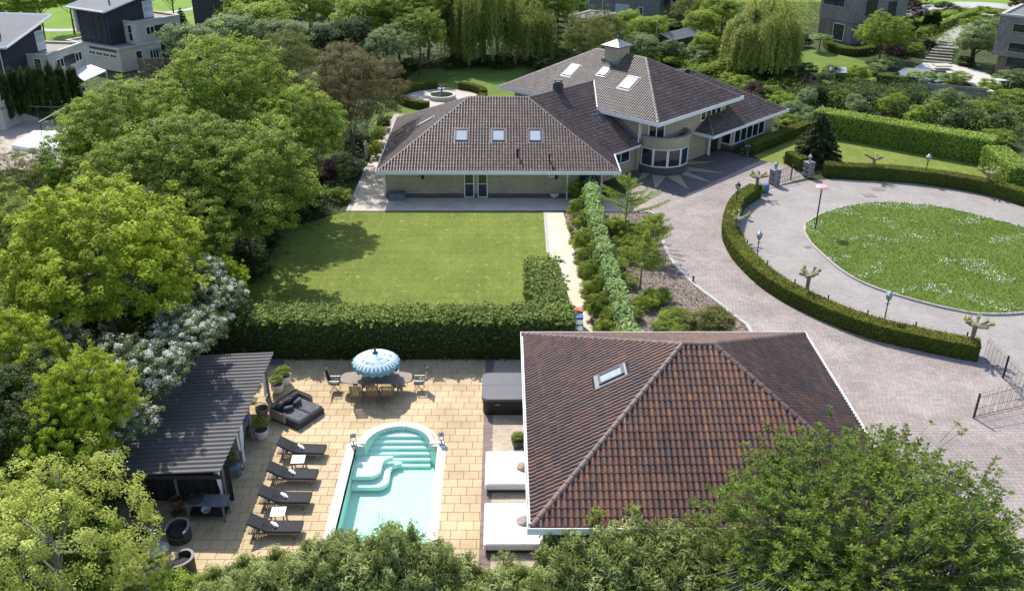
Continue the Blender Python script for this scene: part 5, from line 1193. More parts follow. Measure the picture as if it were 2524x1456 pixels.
# fountain garden
cf_=at(1089,243); cx,cy=cf_.x,cf_.y
gv=MB().lathe([(4.1,.0),(4.1,.03),(0.01,.03)],40,(cx,cy,0),False).build('gravel_circle',mat('pale_gravel',[(.42,.38,.31),(.52,.47,.4)],.95,8,bmp=.5,bs=60)); gv['kind']='structure'
ft=wroot('fountain',(cx,cy,0),'round stone fountain with green water in the ring of low hedges','fountain')
q=MB(); q.lathe([(1.45,0),(1.45,.42),(1.18,.42),(1.18,.1)],32,(cx,cy,.02),False); q.build('basin',stone,ft)
wg,nn,bb=nodes('green_water'); bb.inputs['Base Color'].default_value=(.03,.045,.01,1); bb.inputs['Roughness'].default_value=.06
q=MB(); q.lathe([(1.19,.3),(0.01,.3)],32,(cx,cy,.02),False); q.build('water',wg,ft)
q=MB(); q.lathe([(.3,.1),(.25,.35),(.09,.45),(.08,.85),(.4,.98),(.42,1.02),(.3,1.0),(.06,.95),(.05,1.2),(.16,1.27),(.03,1.3),(.05,1.42),(.0,1.5)],14,(cx,cy,.05),False); q.build('spout',leadgrey,ft,True)
for i,(t0,t1,lb) in enumerate(((100,172,'left arc of the low hedge ring behind the fountain'),(8,72,'right arc of the low hedge ring behind the fountain'),(184,262,'front left arc of the low hedge ring round the fountain'),(278,352,'front right arc of the hedge ring, half behind the roof'))):
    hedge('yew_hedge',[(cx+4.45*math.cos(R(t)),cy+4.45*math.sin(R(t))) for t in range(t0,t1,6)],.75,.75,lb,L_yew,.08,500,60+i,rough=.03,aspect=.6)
# ---------------------------------------------------------------- willows, firs, cypresses
def willow(px,py,zc,rad,label,seed,m=L_willow,name='weeping_willow',n=520):
    g=np.random.default_rng(seed); p=at(px,py,0); r=empty(name,(p.x,p.y,0),0,label,'tree'); top=zc+rad*.75
    P=[];N=[];S=[];Dv=[];tn=[]; starts=[]
    nl=11; hub=[(0,0,0,.62)]+[(math.cos(k*6.28/nl+g.random()*.4)*rad*(.45+.2*g.random()),math.sin(k*6.28/nl+g.random()*.4)*rad*(.45+.2*g.random()),-rad*(.12+.35*g.random()),.3+.16*g.random()) for k in range(nl)]
    for i in range(n):
        hx,hy,hz,hr_=hub[int(g.random()**.8*len(hub))]; a=g.random()*6.28; q=g.random()**.5; hr_=hr_*rad; x,y=hx+hr_*q*math.cos(a),hy+hr_*q*math.sin(a); z=zc+hz+hr_*.8*math.sqrt(max(0,1-q*q))+rad*.25+g.normal()*.2
        ao=math.atan2(y,x); ro=math.hypot(x,y)/rad; starts.append((x,y,z)); L=(1.2+3.6*g.random())*(.55+.7*ro)*rad/4.5; zend=max(.5+g.random()*1.4,z-L*1.3); k=int((z-zend)*20)+6; t=np.linspace(0,1,k); b=(.25+.5*g.random())*(1-np.exp(-3*t)); t0=.5+.26*g.normal()
        P.append(np.c_[x+math.cos(ao)*b+g.normal(size=k)*.13,y+math.sin(ao)*b+g.normal(size=k)*.13,z+(zend-z)*t+g.normal(size=k)*.05]); N.append(np.c_[np.full(k,math.cos(ao)),np.full(k,math.sin(ao)),np.full(k,.7)]+g.normal(size=(k,3))*.45)
        Dv.append(np.c_[g.normal(size=k)*.35,g.normal(size=k)*.35,-np.ones(k)]); tn.append(t0+g.normal(size=k)*.12)
    P=np.vstack(P);N=norm(np.vstack(N));Dv=np.vstack(Dv); Dv=norm(Dv-N*np.sum(Dv*N,1,keepdims=True)); S=(.25+.17*g.random(len(P)))
    link('crown',leafobj('crown',P,N,S,m,.3,seed,D=Dv,rndv=np.concatenate(tn)),r)
    mb=MB(); mb.tube([(0,0,0),(.1,0,zc*.6),(0,0,zc)],[.4,.3,.2],8)
    for s in starts[::22]: mb.tube([(0,0,zc*.7),(s[0]*.5,s[1]*.5,zc+.2),s],[.13,.08,.02],4,False)
    mb.build('trunk',bark,r); return r
willow(1190,150,7.4,5.4,'large weeping willow behind the fountain lawn',71,L_willow,n=880)
willow(1305,158,5.4,3.0,'smaller weeping willow beside the large one, towards the pines',72,L_willow,n=420)
willow(1878,182,5.6,4.6,'large yellow-green weeping willow right of the shed',73,leafmat('bright_willow_leaves',[(.17,.2,.035),(.27,.3,.06),(.38,.41,.11)],.4),n=1000)
def fir(p,h,rad,label,m,seed,name='fir_tree',lay=16,open_=.0):
    g=np.random.default_rng(seed); r=empty(name,(p[0],p[1],0),0,label,'tree'); P=[];N=[];S=[]; mb=MB(); mb.tube([(0,0,0),(0,0,h)],[.14,.02],6)
    for i in range(lay):
        z=h*(.06+.92*i/lay); R0=rad*(1-i/lay)**.85*(.9+.2*g.random()); nb=int(5+9*(1-i/lay))
        for j in range(nb):
            a=6.28*j/nb+g.random()*.5; L=R0*(.8+.35*g.random()); k=int(L*190/(1+open_)); t=g.random(k)**.7; w_=.16*L*(1.15-t)
            lat=g.normal(size=k)*w_; x=math.cos(a)*L*t-math.sin(a)*lat; y=math.sin(a)*L*t+math.cos(a)*lat
            P.append(np.c_[x,y,z-.25*L*t**1.4+g.normal(size=k)*.05+.05]); N.append(np.c_[g.normal(size=(k,2))*.4,np.ones(k)])
            mb.tube([(0,0,z),(math.cos(a)*L,math.sin(a)*L,z-.25*L)],[.03,.006],3,False)
    P=np.vstack(P);N=norm(np.vstack(N)); mb.build('trunk',bark,r); link('crown',leafobj('crown',P,N,.13+.1*g.random(len(P)),m,.4,seed),r); return r
p=at(2010,403); fir((p.x,p.y),4.5,2.6,'dark blue-green fir standing on the front lawn behind the gate pillar',L_fir,81)
p=at(1378,150); fir((p.x,p.y+4),9.,3.4,'tall open pine with yellow-green branches behind the villa ridge',L_cedar,82,'pine_tree',12,1.2)
p=at(1330,150); fir((p.x-1,p.y+10),10.,3.6,'second open pine between the willow and the tall pine',L_cedar,83,'pine_tree',12,1.2)
p=at(1410,150); fir((p.x+1.5,p.y-1),5.5,2.6,'low yellow-green pine touching the villa roof from behind',L_cedar,84,'pine_tree',9,.8)
p=at(458,118); fir((p.x,p.y),5.2,2.0,'dark blue conifer beside the second tower house',L_fir,85)
# cypress columns
crown('cypress',L_dark,1.,3.,170,95,.2,.26,41,aspect=.4,under=-1,flat=1.6,out=.05,lobes=5)
L_cyp=leafmat('cypress_sprays',[(.022,.04,.01),(.05,.075,.016),(.11,.14,.03)],.18,.7)
cw_=['leftmost','second','third','fourth','fifth','sixth','seventh','eighth']
for i,(x,y,t) in enumerate(((35,310,165),(55,300,158),(78,300,160),(98,297,155),(120,296,150),(148,290,142),(172,282,150),(196,275,152))):
    p=at(x,y); h=hat(x,t,p); o=link('cypress',CROWNS['cypress'][0]); o.location=(p.x,p.y,h*.5); o.scale=(.6,.6,h/6.0); o.rotation_euler=(0,0,i); setmat(o,L_cyp); tag(o,'dark columnar cypress, %s from the left in the row by the tower house'%cw_[i],'tree','cypresses in the neighbour garden')
for x,y,t,lb in ((2283,78,30,'tall dark cypress column in the right neighbour garden'),(2300,80,22,'taller cypress column just right of its twin'),(2228,70,40,'small pointed cypress behind the round-crowned garden tree'),(2240,72,42,'right-hand small cypress of the pair by the path'),(1675,100,52,'dark egg-shaped conifer by the grey brick house')):
    p=at(x,y); h=hat(x,t,p); o=link('cypress',CROWNS['cypress'][0]); wd=1.9 if x==1675 else .75; o.location=(p.x,p.y,h*.5); o.scale=(wd,wd,h/6.0); setmat(o,L_cyp); tag(o,lb,'tree')
# back row of trees: (x,y,height of crown centre,radius,colour)
for (x,y,z,r,mm,key,lb) in (
 (480,110,4.6,3.4,L_silver,'far','grey-green round tree in front of the second tower house'),(560,90,5.,3.6,L_silver,'far','silvery green tree behind the bright-topped maple'),
 (640,60,5.5,3.8,L_mid,'far','bright green tree at the top edge left of the dark conifers'),(700,95,5.,3.2,L_silver,'far','soft grey-green tree beside the dark conifers'),
 (760,20,5.5,4.,L_green,'maple','green tree at the top edge above the dark conifers'),(610,20,5.,3.4,L_mid,'far','green tree at the top edge behind the dark brick house'),
 (795,95,4.6,2.4,L_fir,'far','dark grey conifer on the left of the dark pair'),(865,85,5.2,2.8,L_fir,'far','dark grey conifer on the right of the dark pair'),
 (905,40,6,3.8,L_mid,'far','fresh green tree above the dark conifers'),(950,110,4.6,2.8,L_silver,'blossom','whitish green tree at the left of the dark wood edge'),
 (980,35,6,4.0,L_green,'maple','deep green tree at the head of the fountain lawn'),(1030,85,4.6,3.2,L_green,'maple2','low dark tree overhanging the far edge of the fountain lawn'),
 (1050,15,6.5,4.2,L_green,'maple','green tree behind the large willow on its left'),(1440,95,4.6,3.3,L_olive,'fine','olive twiggy tree left of the villa chimney'),
 (1490,80,4.,3.,L_olive,'fine','second olive twiggy tree touching the villa ridge'),(1590,75,3.0,2.8,L_mid,'far','fresh green spreading tree in front of the grey brick house'),
 (1545,55,3.,2.4,L_mid,'far','green tree by the white window of the grey brick house'),(1590,115,2.4,2.3,L_silver,'far','round silvery willow shrub right of the villa chimney'),
 (1660,125,1.4,1.6,L_silver,'bushbig','silvery shrub at the shed corner'),(1740,110,1.8,2.0,L_mid,'far','green shrub right of the shed roof'),
 (1730,55,3.2,2.4,L_mid,'far','green garden tree between shed and large willow'),(1700,20,3.5,2.8,L_olive,'fine','pale bare-twigged tree near the parked cars'),
 (1780,25,4.,2.8,L_mid,'far','green tree left of the bright willow top'),(2180,85,3.2,3.2,L_mid,'maple','round green tree in front of the tall grey brick house'),
 (2405,105,2.6,2.9,L_silver,'bushbig','pale silvery tree beside the garden steps'),(2235,20,3.,3.4,L_purple,'fine','purple-brown bare tree by the far road'),(2520,5,3.,2.4,L_purple,'fine','purple tree at the far right corner'),
 (20,15,5,3.4,L_mid,'maple','green park tree in the top left corner'),(90,5,5,3.,L_mid,'maple','second park tree at the top left'),(165,-10,5,3.4,L_mid,'maple','park tree with bare trunk above the path'),(420,-25,5,3.2,L_mid,'maple','park tree above the footpath'),(690,-20,6,4.,L_green,'maple','green tree cut by the top edge'),(860,-20,6,4.,L_green,'maple2','tree cut by the top edge above the dark conifers'),(1350,10,6,4.,L_green,'maple2','dark green tree behind the pines'),(1410,8,4.5,2.5,L_green,'far','green tree beside the far carport')):
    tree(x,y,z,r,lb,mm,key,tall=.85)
hedge('field_hedge',D([(150,3),(220,0),(300,-3)]),4,2.,'dark field hedge at the top edge behind the meadow',L_dark,.3,40,90,rough=.3)
p=at(2018,128); r=empty('standard_tree',(p.x,p.y,0),0,'umbrella-shaped small tree on the neighbour lawn right of the willow','tree'); MB().tube([(0,0,0),(0,0,1.6)],[.08,.06],6).build('trunk',bark,r); o=link('crown',CROWNS['bushbig'][0],r); o.location=(0,0,1.75); o.scale=(.95,.95,.35); setmat(o,L_ivy)
p=at(2246,212); r=empty('standard_tree',(p.x,p.y,0),0,'small round topiary tree beside the pond','tree'); MB().tube([(0,0,0),(0,0,1.2)],[.06,.05],6).build('trunk',bark,r); o=link('crown',CROWNS['bush'][0],r); o.location=(0,0,1.3); o.scale=(.9,.9,.6); setmat(o,L_yellow)
hedge('yew_hedge',smoothline(D([(2037,112),(2045,124),(2070,133),(2110,137),(2145,130),(2152,120)]),4),1.,.9,'curved clipped hedge round the terrace of the tall grey house',L_yew,.1,300,91,rough=.04)
hedge('yew_hedge',D([(2160,205),(2260,216)]),.9,1.0,'brownish clipped hedge beside the pond of the right neighbour',L_yew,.1,300,92,rough=.04)
hedge('ivy_hedge',D([(2190,95),(2240,70),(2330,50),(2380,38)]),1.4,1.,'loose green hedge beside the sloping garden path',L_mid,.2,160,93,rough=.15,lump=.3)
hedge('ivy_hedge',D([(2265,95),(2300,80),(2370,52),(2410,40)]),1.,1.,'lower loose hedge on the near side of the sloping garden path',L_beech,.2,160,94,rough=.15,lump=.3)
o=strip('garden_path',smoothline(D([(2330,118),(2345,95),(2385,62),(2440,35)]),4),3.,.0,.03,asph)
# garden steps, pond and terrace of the right neighbour
st=wroot('garden_steps',(50,112,0),'wide wooden garden steps leading down to the pond terrace','steps'); a,b_=at(2275,152),at(2345,158); a2_,b2_=at(2310,118),at(2350,121)
for i in range(8):
    t=i/7; p,q_=a.lerp(a2_,t),b_.lerp(b2_,t); c=(p+q_)/2; MB().box((c.x,c.y,.08+.1*i),((q_-p).length,.55,.16),math.atan2(q_.y-p.y,q_.x-p.x)).build('plank',greywood,st)
dk=sheet('neighbour_terrace',D([(2240,175),(2275,155),(2345,158),(2430,180),(2470,205),(2440,235),(2330,212),(2240,190)]),.02,mat('pale_paving',[(.42,.39,.36),(.52,.48,.45)],.9,1.,.15))
pd=sheet('pond',D([(2200,186),(2230,168),(2330,175),(2345,196),(2440,222),(2400,232),(2290,210)]),.05,mat('dark_pond',(.012,.018,.012),.1,2,.3,spots=((.08,.13,.04),1.5,.6)))
bw=wroot('board_wall',(48,100,0),'low wall of grey horizontal boards along the neighbour pond','wall'); a,b_=at(2282,232),at(2428,245)
for i in range(5):
    for k in range(2):
        c=a.lerp(b_,.25+.5*k); MB().box((c.x,c.y,.12+.23*i),((b_-a).length/2-.03,.06,.2),math.atan2(b_.y-a.y,b_.x-a.x)).build('board',greywood,bw)
ps=MB(); c=at(2322,160,.5); o=MB().box((0,0,0),(1.9,1.4,.14),0).build('garden_table',stone); o.location=(c.x,c.y,.45); tag(o,'low pale stone block beside the pond of the right neighbour','stone block')
c=at(2470,198,.7); t_=wroot('garden_table',(c.x,c.y,0),'white garden table at the right edge beside the grey brick house','table'); MB().box((c.x,c.y,.74),(1.9,.9,.06)).build('tabletop',white,t_); [MB().box((c.x+a*.8,c.y+b*.35,.36),(.06,.06,.7)).build('leg',white,t_) for a in(-1,1) for b in(-1,1)]
c=at(2065,168,2.0); t_=wroot('bird_table',(c.x,c.y,0),'white-roofed bird table on the neighbour lawn','bird table'); MB().tube([(c.x,c.y,0),(c.x,c.y,1.6)],.05,6).build('post',wood,t_); q=MB(); q.M=Matrix.Translation((c.x,c.y,1.6)); q.add([(-.9,-.6,0),(.9,-.6,0),(.9,.6,0),(-.9,.6,0),(-.9,0,.5),(.9,0,.5)],[(0,1,5,4),(2,3,4,5),(1,2,5),(3,0,4),(3,2,1,0)]); q.build('roof',white,t_)
c=at(1700,150,.4); o=MB().box((0,0,0),(1.1,.6,.08)).build('stone_bench',stone); o.location=(c.x,c.y,.42); q=MB().box((0,0,-.22),(.8,.4,.4)).build('leg',stone,o); tag(o,'pale stone bench behind the garden wing ridge','bench')
# shrubs of the right neighbours
sh_l=[(1560,128,1.5,1.6,L_silver,'silvery shrub right behind the villa ridge'),(1625,140,1.2,1.3,L_mid,'green shrub below the shed wall'),(1600,150,1.4,1.3,L_mid,'low bright shrub behind the ridge of the villa'),(1690,122,1.0,1.6,L_dark,'dark little conifer in front of the shed'),(1720,135,1.7,2.0,L_silver,'round grey-green shrub right of the shed wall'),
(1760,130,1.6,1.3,L_mid,'bright green bush in the sunny strip by the willow'),(1780,165,1.8,1.4,L_mid,'bright meadow bush below the willow'),(1660,150,1.3,1.1,L_mid,'bright bush above the garden wing'),(1745,170,1.4,1.2,L_mid,'light green bush behind the garden wing ridge'),(1620,95,1.7,1.6,L_mid,'green bush left of the red-brown shed'),(1700,95,1.6,1.5,L_silver,'pale bush behind the shed roof'),(1640,55,1.8,1.8,L_mid,'hedge-like bush below the outside stair'),
(1790,60,2.0,1.8,L_mid,'green bush on the left of the bright willow'),(1760,85,1.6,1.5,L_green,'darker bush left of the bright willow'),(1960,95,1.6,2.2,L_dark,'dark bush between willow and tall grey house'),(1985,100,1.0,1.6,L_purple,'reddish shrub at the foot of the tall grey house'),(1975,175,1.9,1.8,L_dark,'dark shrub below the willow on the right'),
(2000,205,1.4,1.6,L_purple,'purple round shrub right of the willow foot'),(2050,190,2.0,2.2,L_dark,'dark green bush on the near lawn edge'),(2110,180,1.8,1.8,L_mid,'bright young bush right of the bird table'),(2150,170,1.6,1.2,L_silver,'grey-green bush between lawn and pond'),(2190,155,1.6,1.4,L_silver,'soft green bush near the topiary tree'),(2205,125,1.5,1.5,L_purple,'wine-red shrub below the round green tree'),(2250,120,1.6,1.6,L_green,'green rounded shrub above the pond'),(2240,100,1.6,1.4,L_mid,'bright shrub by the garden steps'),(2290,110,1.3,1.2,L_purple,'dark red shrub beside the steps'),
(2380,150,1.3,1.,L_dark,'dark clipped ball beside the terrace glass door'),(2355,190,1.8,1.2,L_mid,'bright waterside plants in the pond'),(2290,188,1.2,.9,L_mid,'green water plants at the pond corner'),(2440,215,1.6,1.6,L_mid,'green bush by the white garden table'),(2500,190,2.,1.8,L_silver,'pale bush at the right picture edge'),(2500,240,2.,1.8,L_beech,'bright green bush at the right edge below the table'),
(2300,35,1.6,1.5,L_mid,'green shrub by the far road'),(2350,30,1.8,1.6,L_purple,'reddish shrub by the far road'),(2265,48,1.8,1.5,L_purple,'red-leaved shrub behind the cypress pair'),(2400,55,1.8,1.6,L_mid,'green shrub beyond the sloping path'),(2450,60,1.8,1.6,L_ivy,'pale bush left of the far-right house'),(2165,50,1.6,1.6,L_dark,'dark shrub against the tall grey house'),(2430,30,2.2,1.6,L_mid,'shrub at the far road bend'),(2330,15,2.,1.4,L_dark,'dark shrub row end by the far road'),
(1835,205,1.6,1.5,L_mid,'bright shrub behind the right roof ridge'),(1870,225,1.8,1.7,L_purple,'lilac bush with purple flowers behind the garden wing'),(1905,232,1.6,1.6,L_mid,'fresh green bush beyond the garden wing corner'),(1930,250,1.5,1.6,L_mid,'green shrub at the end of the garden wing'),(1965,275,1.7,1.9,L_silver,'whitish green shrub at the head of the tall hedge'),(1945,300,1.2,1.2,L_green,'dark shrub beside the downpipe of the garden wing'),(1925,290,1.1,1.3,L_green,'green shrub at the foot of the garden wing end wall'),
(1800,195,1.3,1.2,L_mid,'light shrub above the garden wing ridge'),(1905,180,1.7,1.5,L_dark,'dark underwood shrub below the bright willow'),(1850,180,1.6,1.5,L_dark,'second dark shrub in the willow shade'),(1485,25,1.6,1.6,L_mid,'round green shrub near the carport'),
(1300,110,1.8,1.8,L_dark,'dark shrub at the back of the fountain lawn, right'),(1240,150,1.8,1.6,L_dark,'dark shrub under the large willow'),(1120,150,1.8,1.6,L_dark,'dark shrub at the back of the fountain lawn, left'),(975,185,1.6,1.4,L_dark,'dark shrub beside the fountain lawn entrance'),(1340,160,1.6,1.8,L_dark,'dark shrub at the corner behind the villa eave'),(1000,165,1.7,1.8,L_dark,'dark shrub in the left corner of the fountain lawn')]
for x,y,r,h,m_,lb in sh_l:
    p=at(x,y,h*.5); bush(p,r,h,lb,m_,'bushbig','garden_shrub')
# wild undergrowth of the ditch behind the tall hedge
def mass(name,poly,n,r0,h0,m,seed,leaf=.23,per=48):
    g=np.random.default_rng(seed); B=np.array(poly); c=g.uniform(B.min(0),B.max(0),(n*3,2)); c=c[inpoly_np(c,poly)][:n]; k=len(c)
    q=g.normal(size=(k,per,3)); q/=np.linalg.norm(q,axis=2,keepdims=True); q[:,:,2]=abs(q[:,:,2]); rr=r0*(.5+g.random((k,1,1))); hh=h0*(.3+g.random((k,1)))
    P=np.concatenate([c[:,None]+q[:,:,:2]*rr,(q[:,:,2]*hh)[:,:,None]],2).reshape(-1,3); N=norm((q*.5+[0,0,.7]+g.normal(size=q.shape)*.4).reshape(-1,3))
    tone=np.repeat(np.clip(.45+.28*g.normal(size=k),0,1),per)+g.normal(size=k*per)*.15
    o=link(name,leafobj(name,P,N,leaf*(.5+g.random(len(P))),m,.35,seed,rndv=tone)); o['kind']='stuff'; return o
dt=D([(1880,215),(2000,235),(2160,228),(2290,245),(2524,262),(2700,300),(2700,400),(2524,355),(2400,330),(2200,290),(2000,255)])
mass('undergrowth',dt,380,.9,1.6,L_dark,101); mass('undergrowth',dt,300,.8,1.3,L_green,111); mass('undergrowth',D([(1960,215),(2280,222),(2290,260),(2100,262),(1990,245)]),250,1.,1.3,L_dark,102); mass('reeds',D([(2100,245),(2420,262),(2524,290),(2480,318),(2300,300)]),260,.7,.9,L_silver,103,.3,44)
mass('undergrowth',D([(1540,120),(1640,118),(1850,150),(1980,190),(1900,235),(1700,170)]),500,.9,.8,L_mid,104)
mass('undergrowth',D([(960,150),(1100,140),(1400,135),(1420,175),(1250,165),(1100,160),(990,180)]),300,1.1,1.5,L_dark,105)
mass('undergrowth',D([(2140,60),(2524,20),(2524,130),(2300,140),(2160,140)]),300,1.2,1.0,L_mid,106)
mass('undergrowth',D([(1540,20),(1780,10),(1820,110),(1600,110)]),300,1.2,1.0,L_mid,107)
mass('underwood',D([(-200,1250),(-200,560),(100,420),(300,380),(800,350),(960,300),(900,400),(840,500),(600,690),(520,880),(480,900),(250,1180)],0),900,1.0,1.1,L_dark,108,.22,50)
mass('undergrowth',D([(1780,5),(2010,5),(2010,60),(1960,110),(1800,60)],0),260,1.3,1.8,L_green,110,.26,60)
mass('underwood',D([(400,130),(950,120),(960,280),(800,330),(300,330),(330,200)],0),700,1.3,1.6,L_dark,109,.32,36)
carp=mat('car_paint_silver',(.3,.31,.33),.3,3,.1,metal=.5)
p=at(1738,12); cr=wroot('parked_car',(p.x,p.y,0),'silver car parked near the outside stair at the top edge','car'); q=MB(); q.M=Matrix.Translation((p.x,p.y,0))@Matrix.Rotation(.3,4,'Z'); q.box((0,0,.6),(4.2,1.75,.7),0,.12); q.build('body',carp,cr); q=MB(); q.M=Matrix.Translation((p.x,p.y,0))@Matrix.Rotation(.3,4,'Z'); q.add([(-1.6,-.8,.93),(1.1,-.8,.93),(1.1,.8,.93),(-1.6,.8,.93),(-1.2,-.65,1.42),(.5,-.65,1.42),(.5,.65,1.42),(-1.2,.65,1.42)],[(4,5,6,7)]+[(i,(i+1)%4,4+(i+1)%4,4+i) for i in range(4)]); q.build('window',glass,cr)
for a in(-1,1):
    for b in(-1,1): q=MB(); q.M=Matrix.Translation((p.x,p.y,0))@Matrix.Rotation(.3,4,'Z'); q.tube([(a*1.3,b*.78,.33),(a*1.3,b*.92,.33)],.33,12); q.build('wheel',iron,cr)

g=np.random.default_rng(77)
for k,(x,y) in enumerate(((2015,232),(2070,238),(2110,255),(2150,240),(2200,262),(2240,248),(2300,270),(2340,255),(2390,288),(2430,262),(2470,300),(2500,275),(1990,245),(2350,300),(2260,285),(2130,270),(2460,335))):
    p=at(x,y,.8); bush(p,1.1+.7*g.random(),1.2+1.1*g.random(),'wild shrub in the overgrown ditch behind the tall bright hedge',(L_dark,L_green,L_silver,L_dark,L_mid)[k%5],'bushbig','wild_shrub','wild shrubs in the overgrown ditch')
# ---------------------------------------------------------------- poolside things
def local(root): return root
def cushion(mb,c,d,rz=0,b=.05): mb.box(c,d,rz,b)
def finish(o): 
    for p in o.data.polygons: p.use_smooth=True
# loungers
def lounger():
    r=empty('sun_lounger',(0,0,0))
    f=MB(); 
    for s in(-1,1): f.box((0.02,s*.3,.29),(1.95,.05,.07)); 
    f.box((.98,0,.29),(.05,.62,.07)); f.box((-.25,0,.28),(.05,.6,.05)); f.box((-1.0,0,.29),(.05,.62,.06)); f.build('frame',greywood,r)
    for k in range(5):
        MB().box((-.96+k*.09,0,.335),(.06,.56,.02)).build('slat',greywood,r)
    for x in(-.8,.75):
        for s in(-1,1): MB().box((x,s*.3,.13),(.07,.05,.26)).build('leg',greywood,r)
    f=MB(); 
    for s in(-1,1): f.tube([(-.35,s*.26,.32),(-.95,s*.26,.68)],.022,4)
    f.tube([(-.85,0,.3),(-.78,0,.58)],.02,4); f.build('backrest_frame',greywood,r)
    # mattress follows base and raised back, gently curved at the knee
    prof=[(-1.02,.80),(-.8,.665),(-.58,.535),(-.42,.45),(-.28,.405),(-.1,.39),(.3,.385),(.7,.385),(1.0,.38)]; m=MB(); vs=[];k=len(prof); W=.33; th=.075
    for i,(x,z) in enumerate(prof):
        a=prof[max(i-1,0)];b=prof[min(i+1,k-1)]; t=Vector((b[0]-a[0],0,b[1]-a[1])).normalized(); n_=Vector((-t.z,0,t.x))
        if n_.z<0:n_=-n_
        e=.012 if i in(0,k-1) else 0
        for (w_,h_) in ((-W,0),(-W,th*.7),(-W+.035,th-e),(W-.035,th-e),(W,th*.7),(W,0)): vs.append((x+n_.x*h_,w_,z+n_.z*h_-.06))
    fs=[(i*6+j,i*6+(j+1)%6,(i+1)*6+(j+1)%6,(i+1)*6+j) for i in range(k-1) for j in range(6)]+[tuple(range(6)),tuple((k-1)*6+5-j for j in range(6))]
    m.add(vs,fs); mt=m.build('mattress',blackfab,r)
    q=MB()
    for s in(-1,1): q.tube([(x+.0,s*.325,z+.005) for x,z in prof],.01,4)
    q.build('piping',charfab,mt)
    q=MB()
    for i,x in enumerate((-.5,-.43,-.36,-.3,-.22,-.15)): 
        z=np.interp(x,[p[0] for p in prof],[p[1] for p in prof]); q.tube([(x,-.3,z+.018),(x+.03,0,z+.026),(x-.01,.3,z+.018)],.012,4)
    q.build('fabric_fold',blackfab,mt)
    return r
def towel(): 
    q=MB(); q.tube([(-.02,-.17,.0),(0,-.16,.0),(0,.16,.0),(.02,.17,.0)],[.03,.062,.062,.03],10); q.box((.07,0,-.045),(.14,.31,.02),0,.008); return q
lp=lounger(); ls=[((745,1105),'sun lounger with black mattress farthest from the camera, next to the loveseat'),((723,1167),'second black sun lounger down from the loveseat, above the slatted table gap'),((704,1225),'third black sun lounger from the loveseat, just above the lower side table'),((680,1297),'black sun lounger nearest the camera, below both side tables')]
tws=towel(); tme=None
for i,((x,y),lb) in enumerate(ls):
    p=at(x,y,.4); o=lp if i==0 else dup(lp); o.location=(p.x,p.y,0.033); o.rotation_euler=(0,0,R(-3+i)); tag(o,lb,'sun lounger','black sun loungers in a row by the pool')
    if tme is None: t=tws.build('rolled_towel',towelm); tme=t; finish(t)
    else: t=tme.copy(); COL.objects.link(t)
    t.location=(p.x-.08,p.y+.02,.49); t.rotation_euler=(0,R(3),R(32+i*2)); tag(t,'rolled white towel on the '+('lounger next to the loveseat','second lounger from the loveseat','third lounger from the loveseat','lounger nearest the camera')[i],'towel','rolled towels on the loungers')
def sidetable(x,y,lb):
    p=at(x,y,.4); r=empty('side_table',(p.x,p.y,.033),R(3),lb,'side table','slatted side tables between the loungers')
    f=MB(); s=.25
    for a in(-1,1): f.box((a*s,0,.4),(.06,.56,.035)); f.box((0,a*s,.4),(.46,.06,.0345))
    f.build('frame',potwhite,r)
    for k in range(4):
        for (cx,cy,dx,dy) in ((-.11,.105,.19,.032),(.105,.11,.032,.19),(.11,-.105,.19,.032),(-.105,-.11,.032,.19)):
            o_=(k-1.5)*.05; MB().box((cx+(o_ if dx<dy else 0),cy+(o_ if dx>dy else 0),.4),(dx,dy,.022)).build('slat',potwhite,r)
    for a in(-1,1):
        for b in(-1,1): MB().box((a*.23,b*.23,.19),(.045,.045,.38)).build('leg',greywood,r)
    q=MB(); q.box((0,0,.375),(.45,.45,.01)); q.build('shadow_board',darkwood,r)  # dark sheet added as the shade seen between the slats
sidetable(735,1133,'white slatted side table between the two loungers nearest the loveseat'); sidetable(686,1262,'white slatted side table between the two loungers nearest the camera')
# loveseat
p=at(733,1012,.3); r=empty('loveseat',(p.x,p.y,.033),R(-33),'rattan double daybed with grey cushions standing at an angle on the terrace','loveseat')
q=MB(); q.box((0,0,.13),(1.75,1.75,.26),0,.04); q.build('base',darkrattan,r)
q=MB(); vs=[];  # backrest wrapping around two sides
q.box((-.82,.05,.43),(.16,1.75,.62),0,.06); q.build('backrest',rattan,r)
q=MB(); q.box((-.35,.88,.40),(.95,.14,.5),0,.05); q.build('armrest',rattan,r); q=MB(); q.box((-.35,-.88,.40),(.95,.14,.5),0,.05); q.build('armrest',rattan,r)
for s in(-1,1): q=MB(); q.box((.08,s*.41,.34),(1.6,.8,.17),0,.06); o=q.build('seat_cushion',charfab,r)
for (x,y,a,rz,t) in ((-.6,.5,.62,.1,.9),(-.58,0,.6,-.15,.9),(-.6,-.5,.62,.15,.9),(-.32,.28,.52,.6,.6),(-.28,-.3,.5,-.5,.5)):
    q=MB(); q.M=Matrix.Rotation(rz,4,'Z')@Matrix.Rotation(-t,4,'Y'); q.lathe([(.02,-.09),(.2,-.075),(.29,0),(.2,.075),(.02,.09)],12); o=q.build('pillow',charfab,r); o.location=(x,y,a); finish(o)
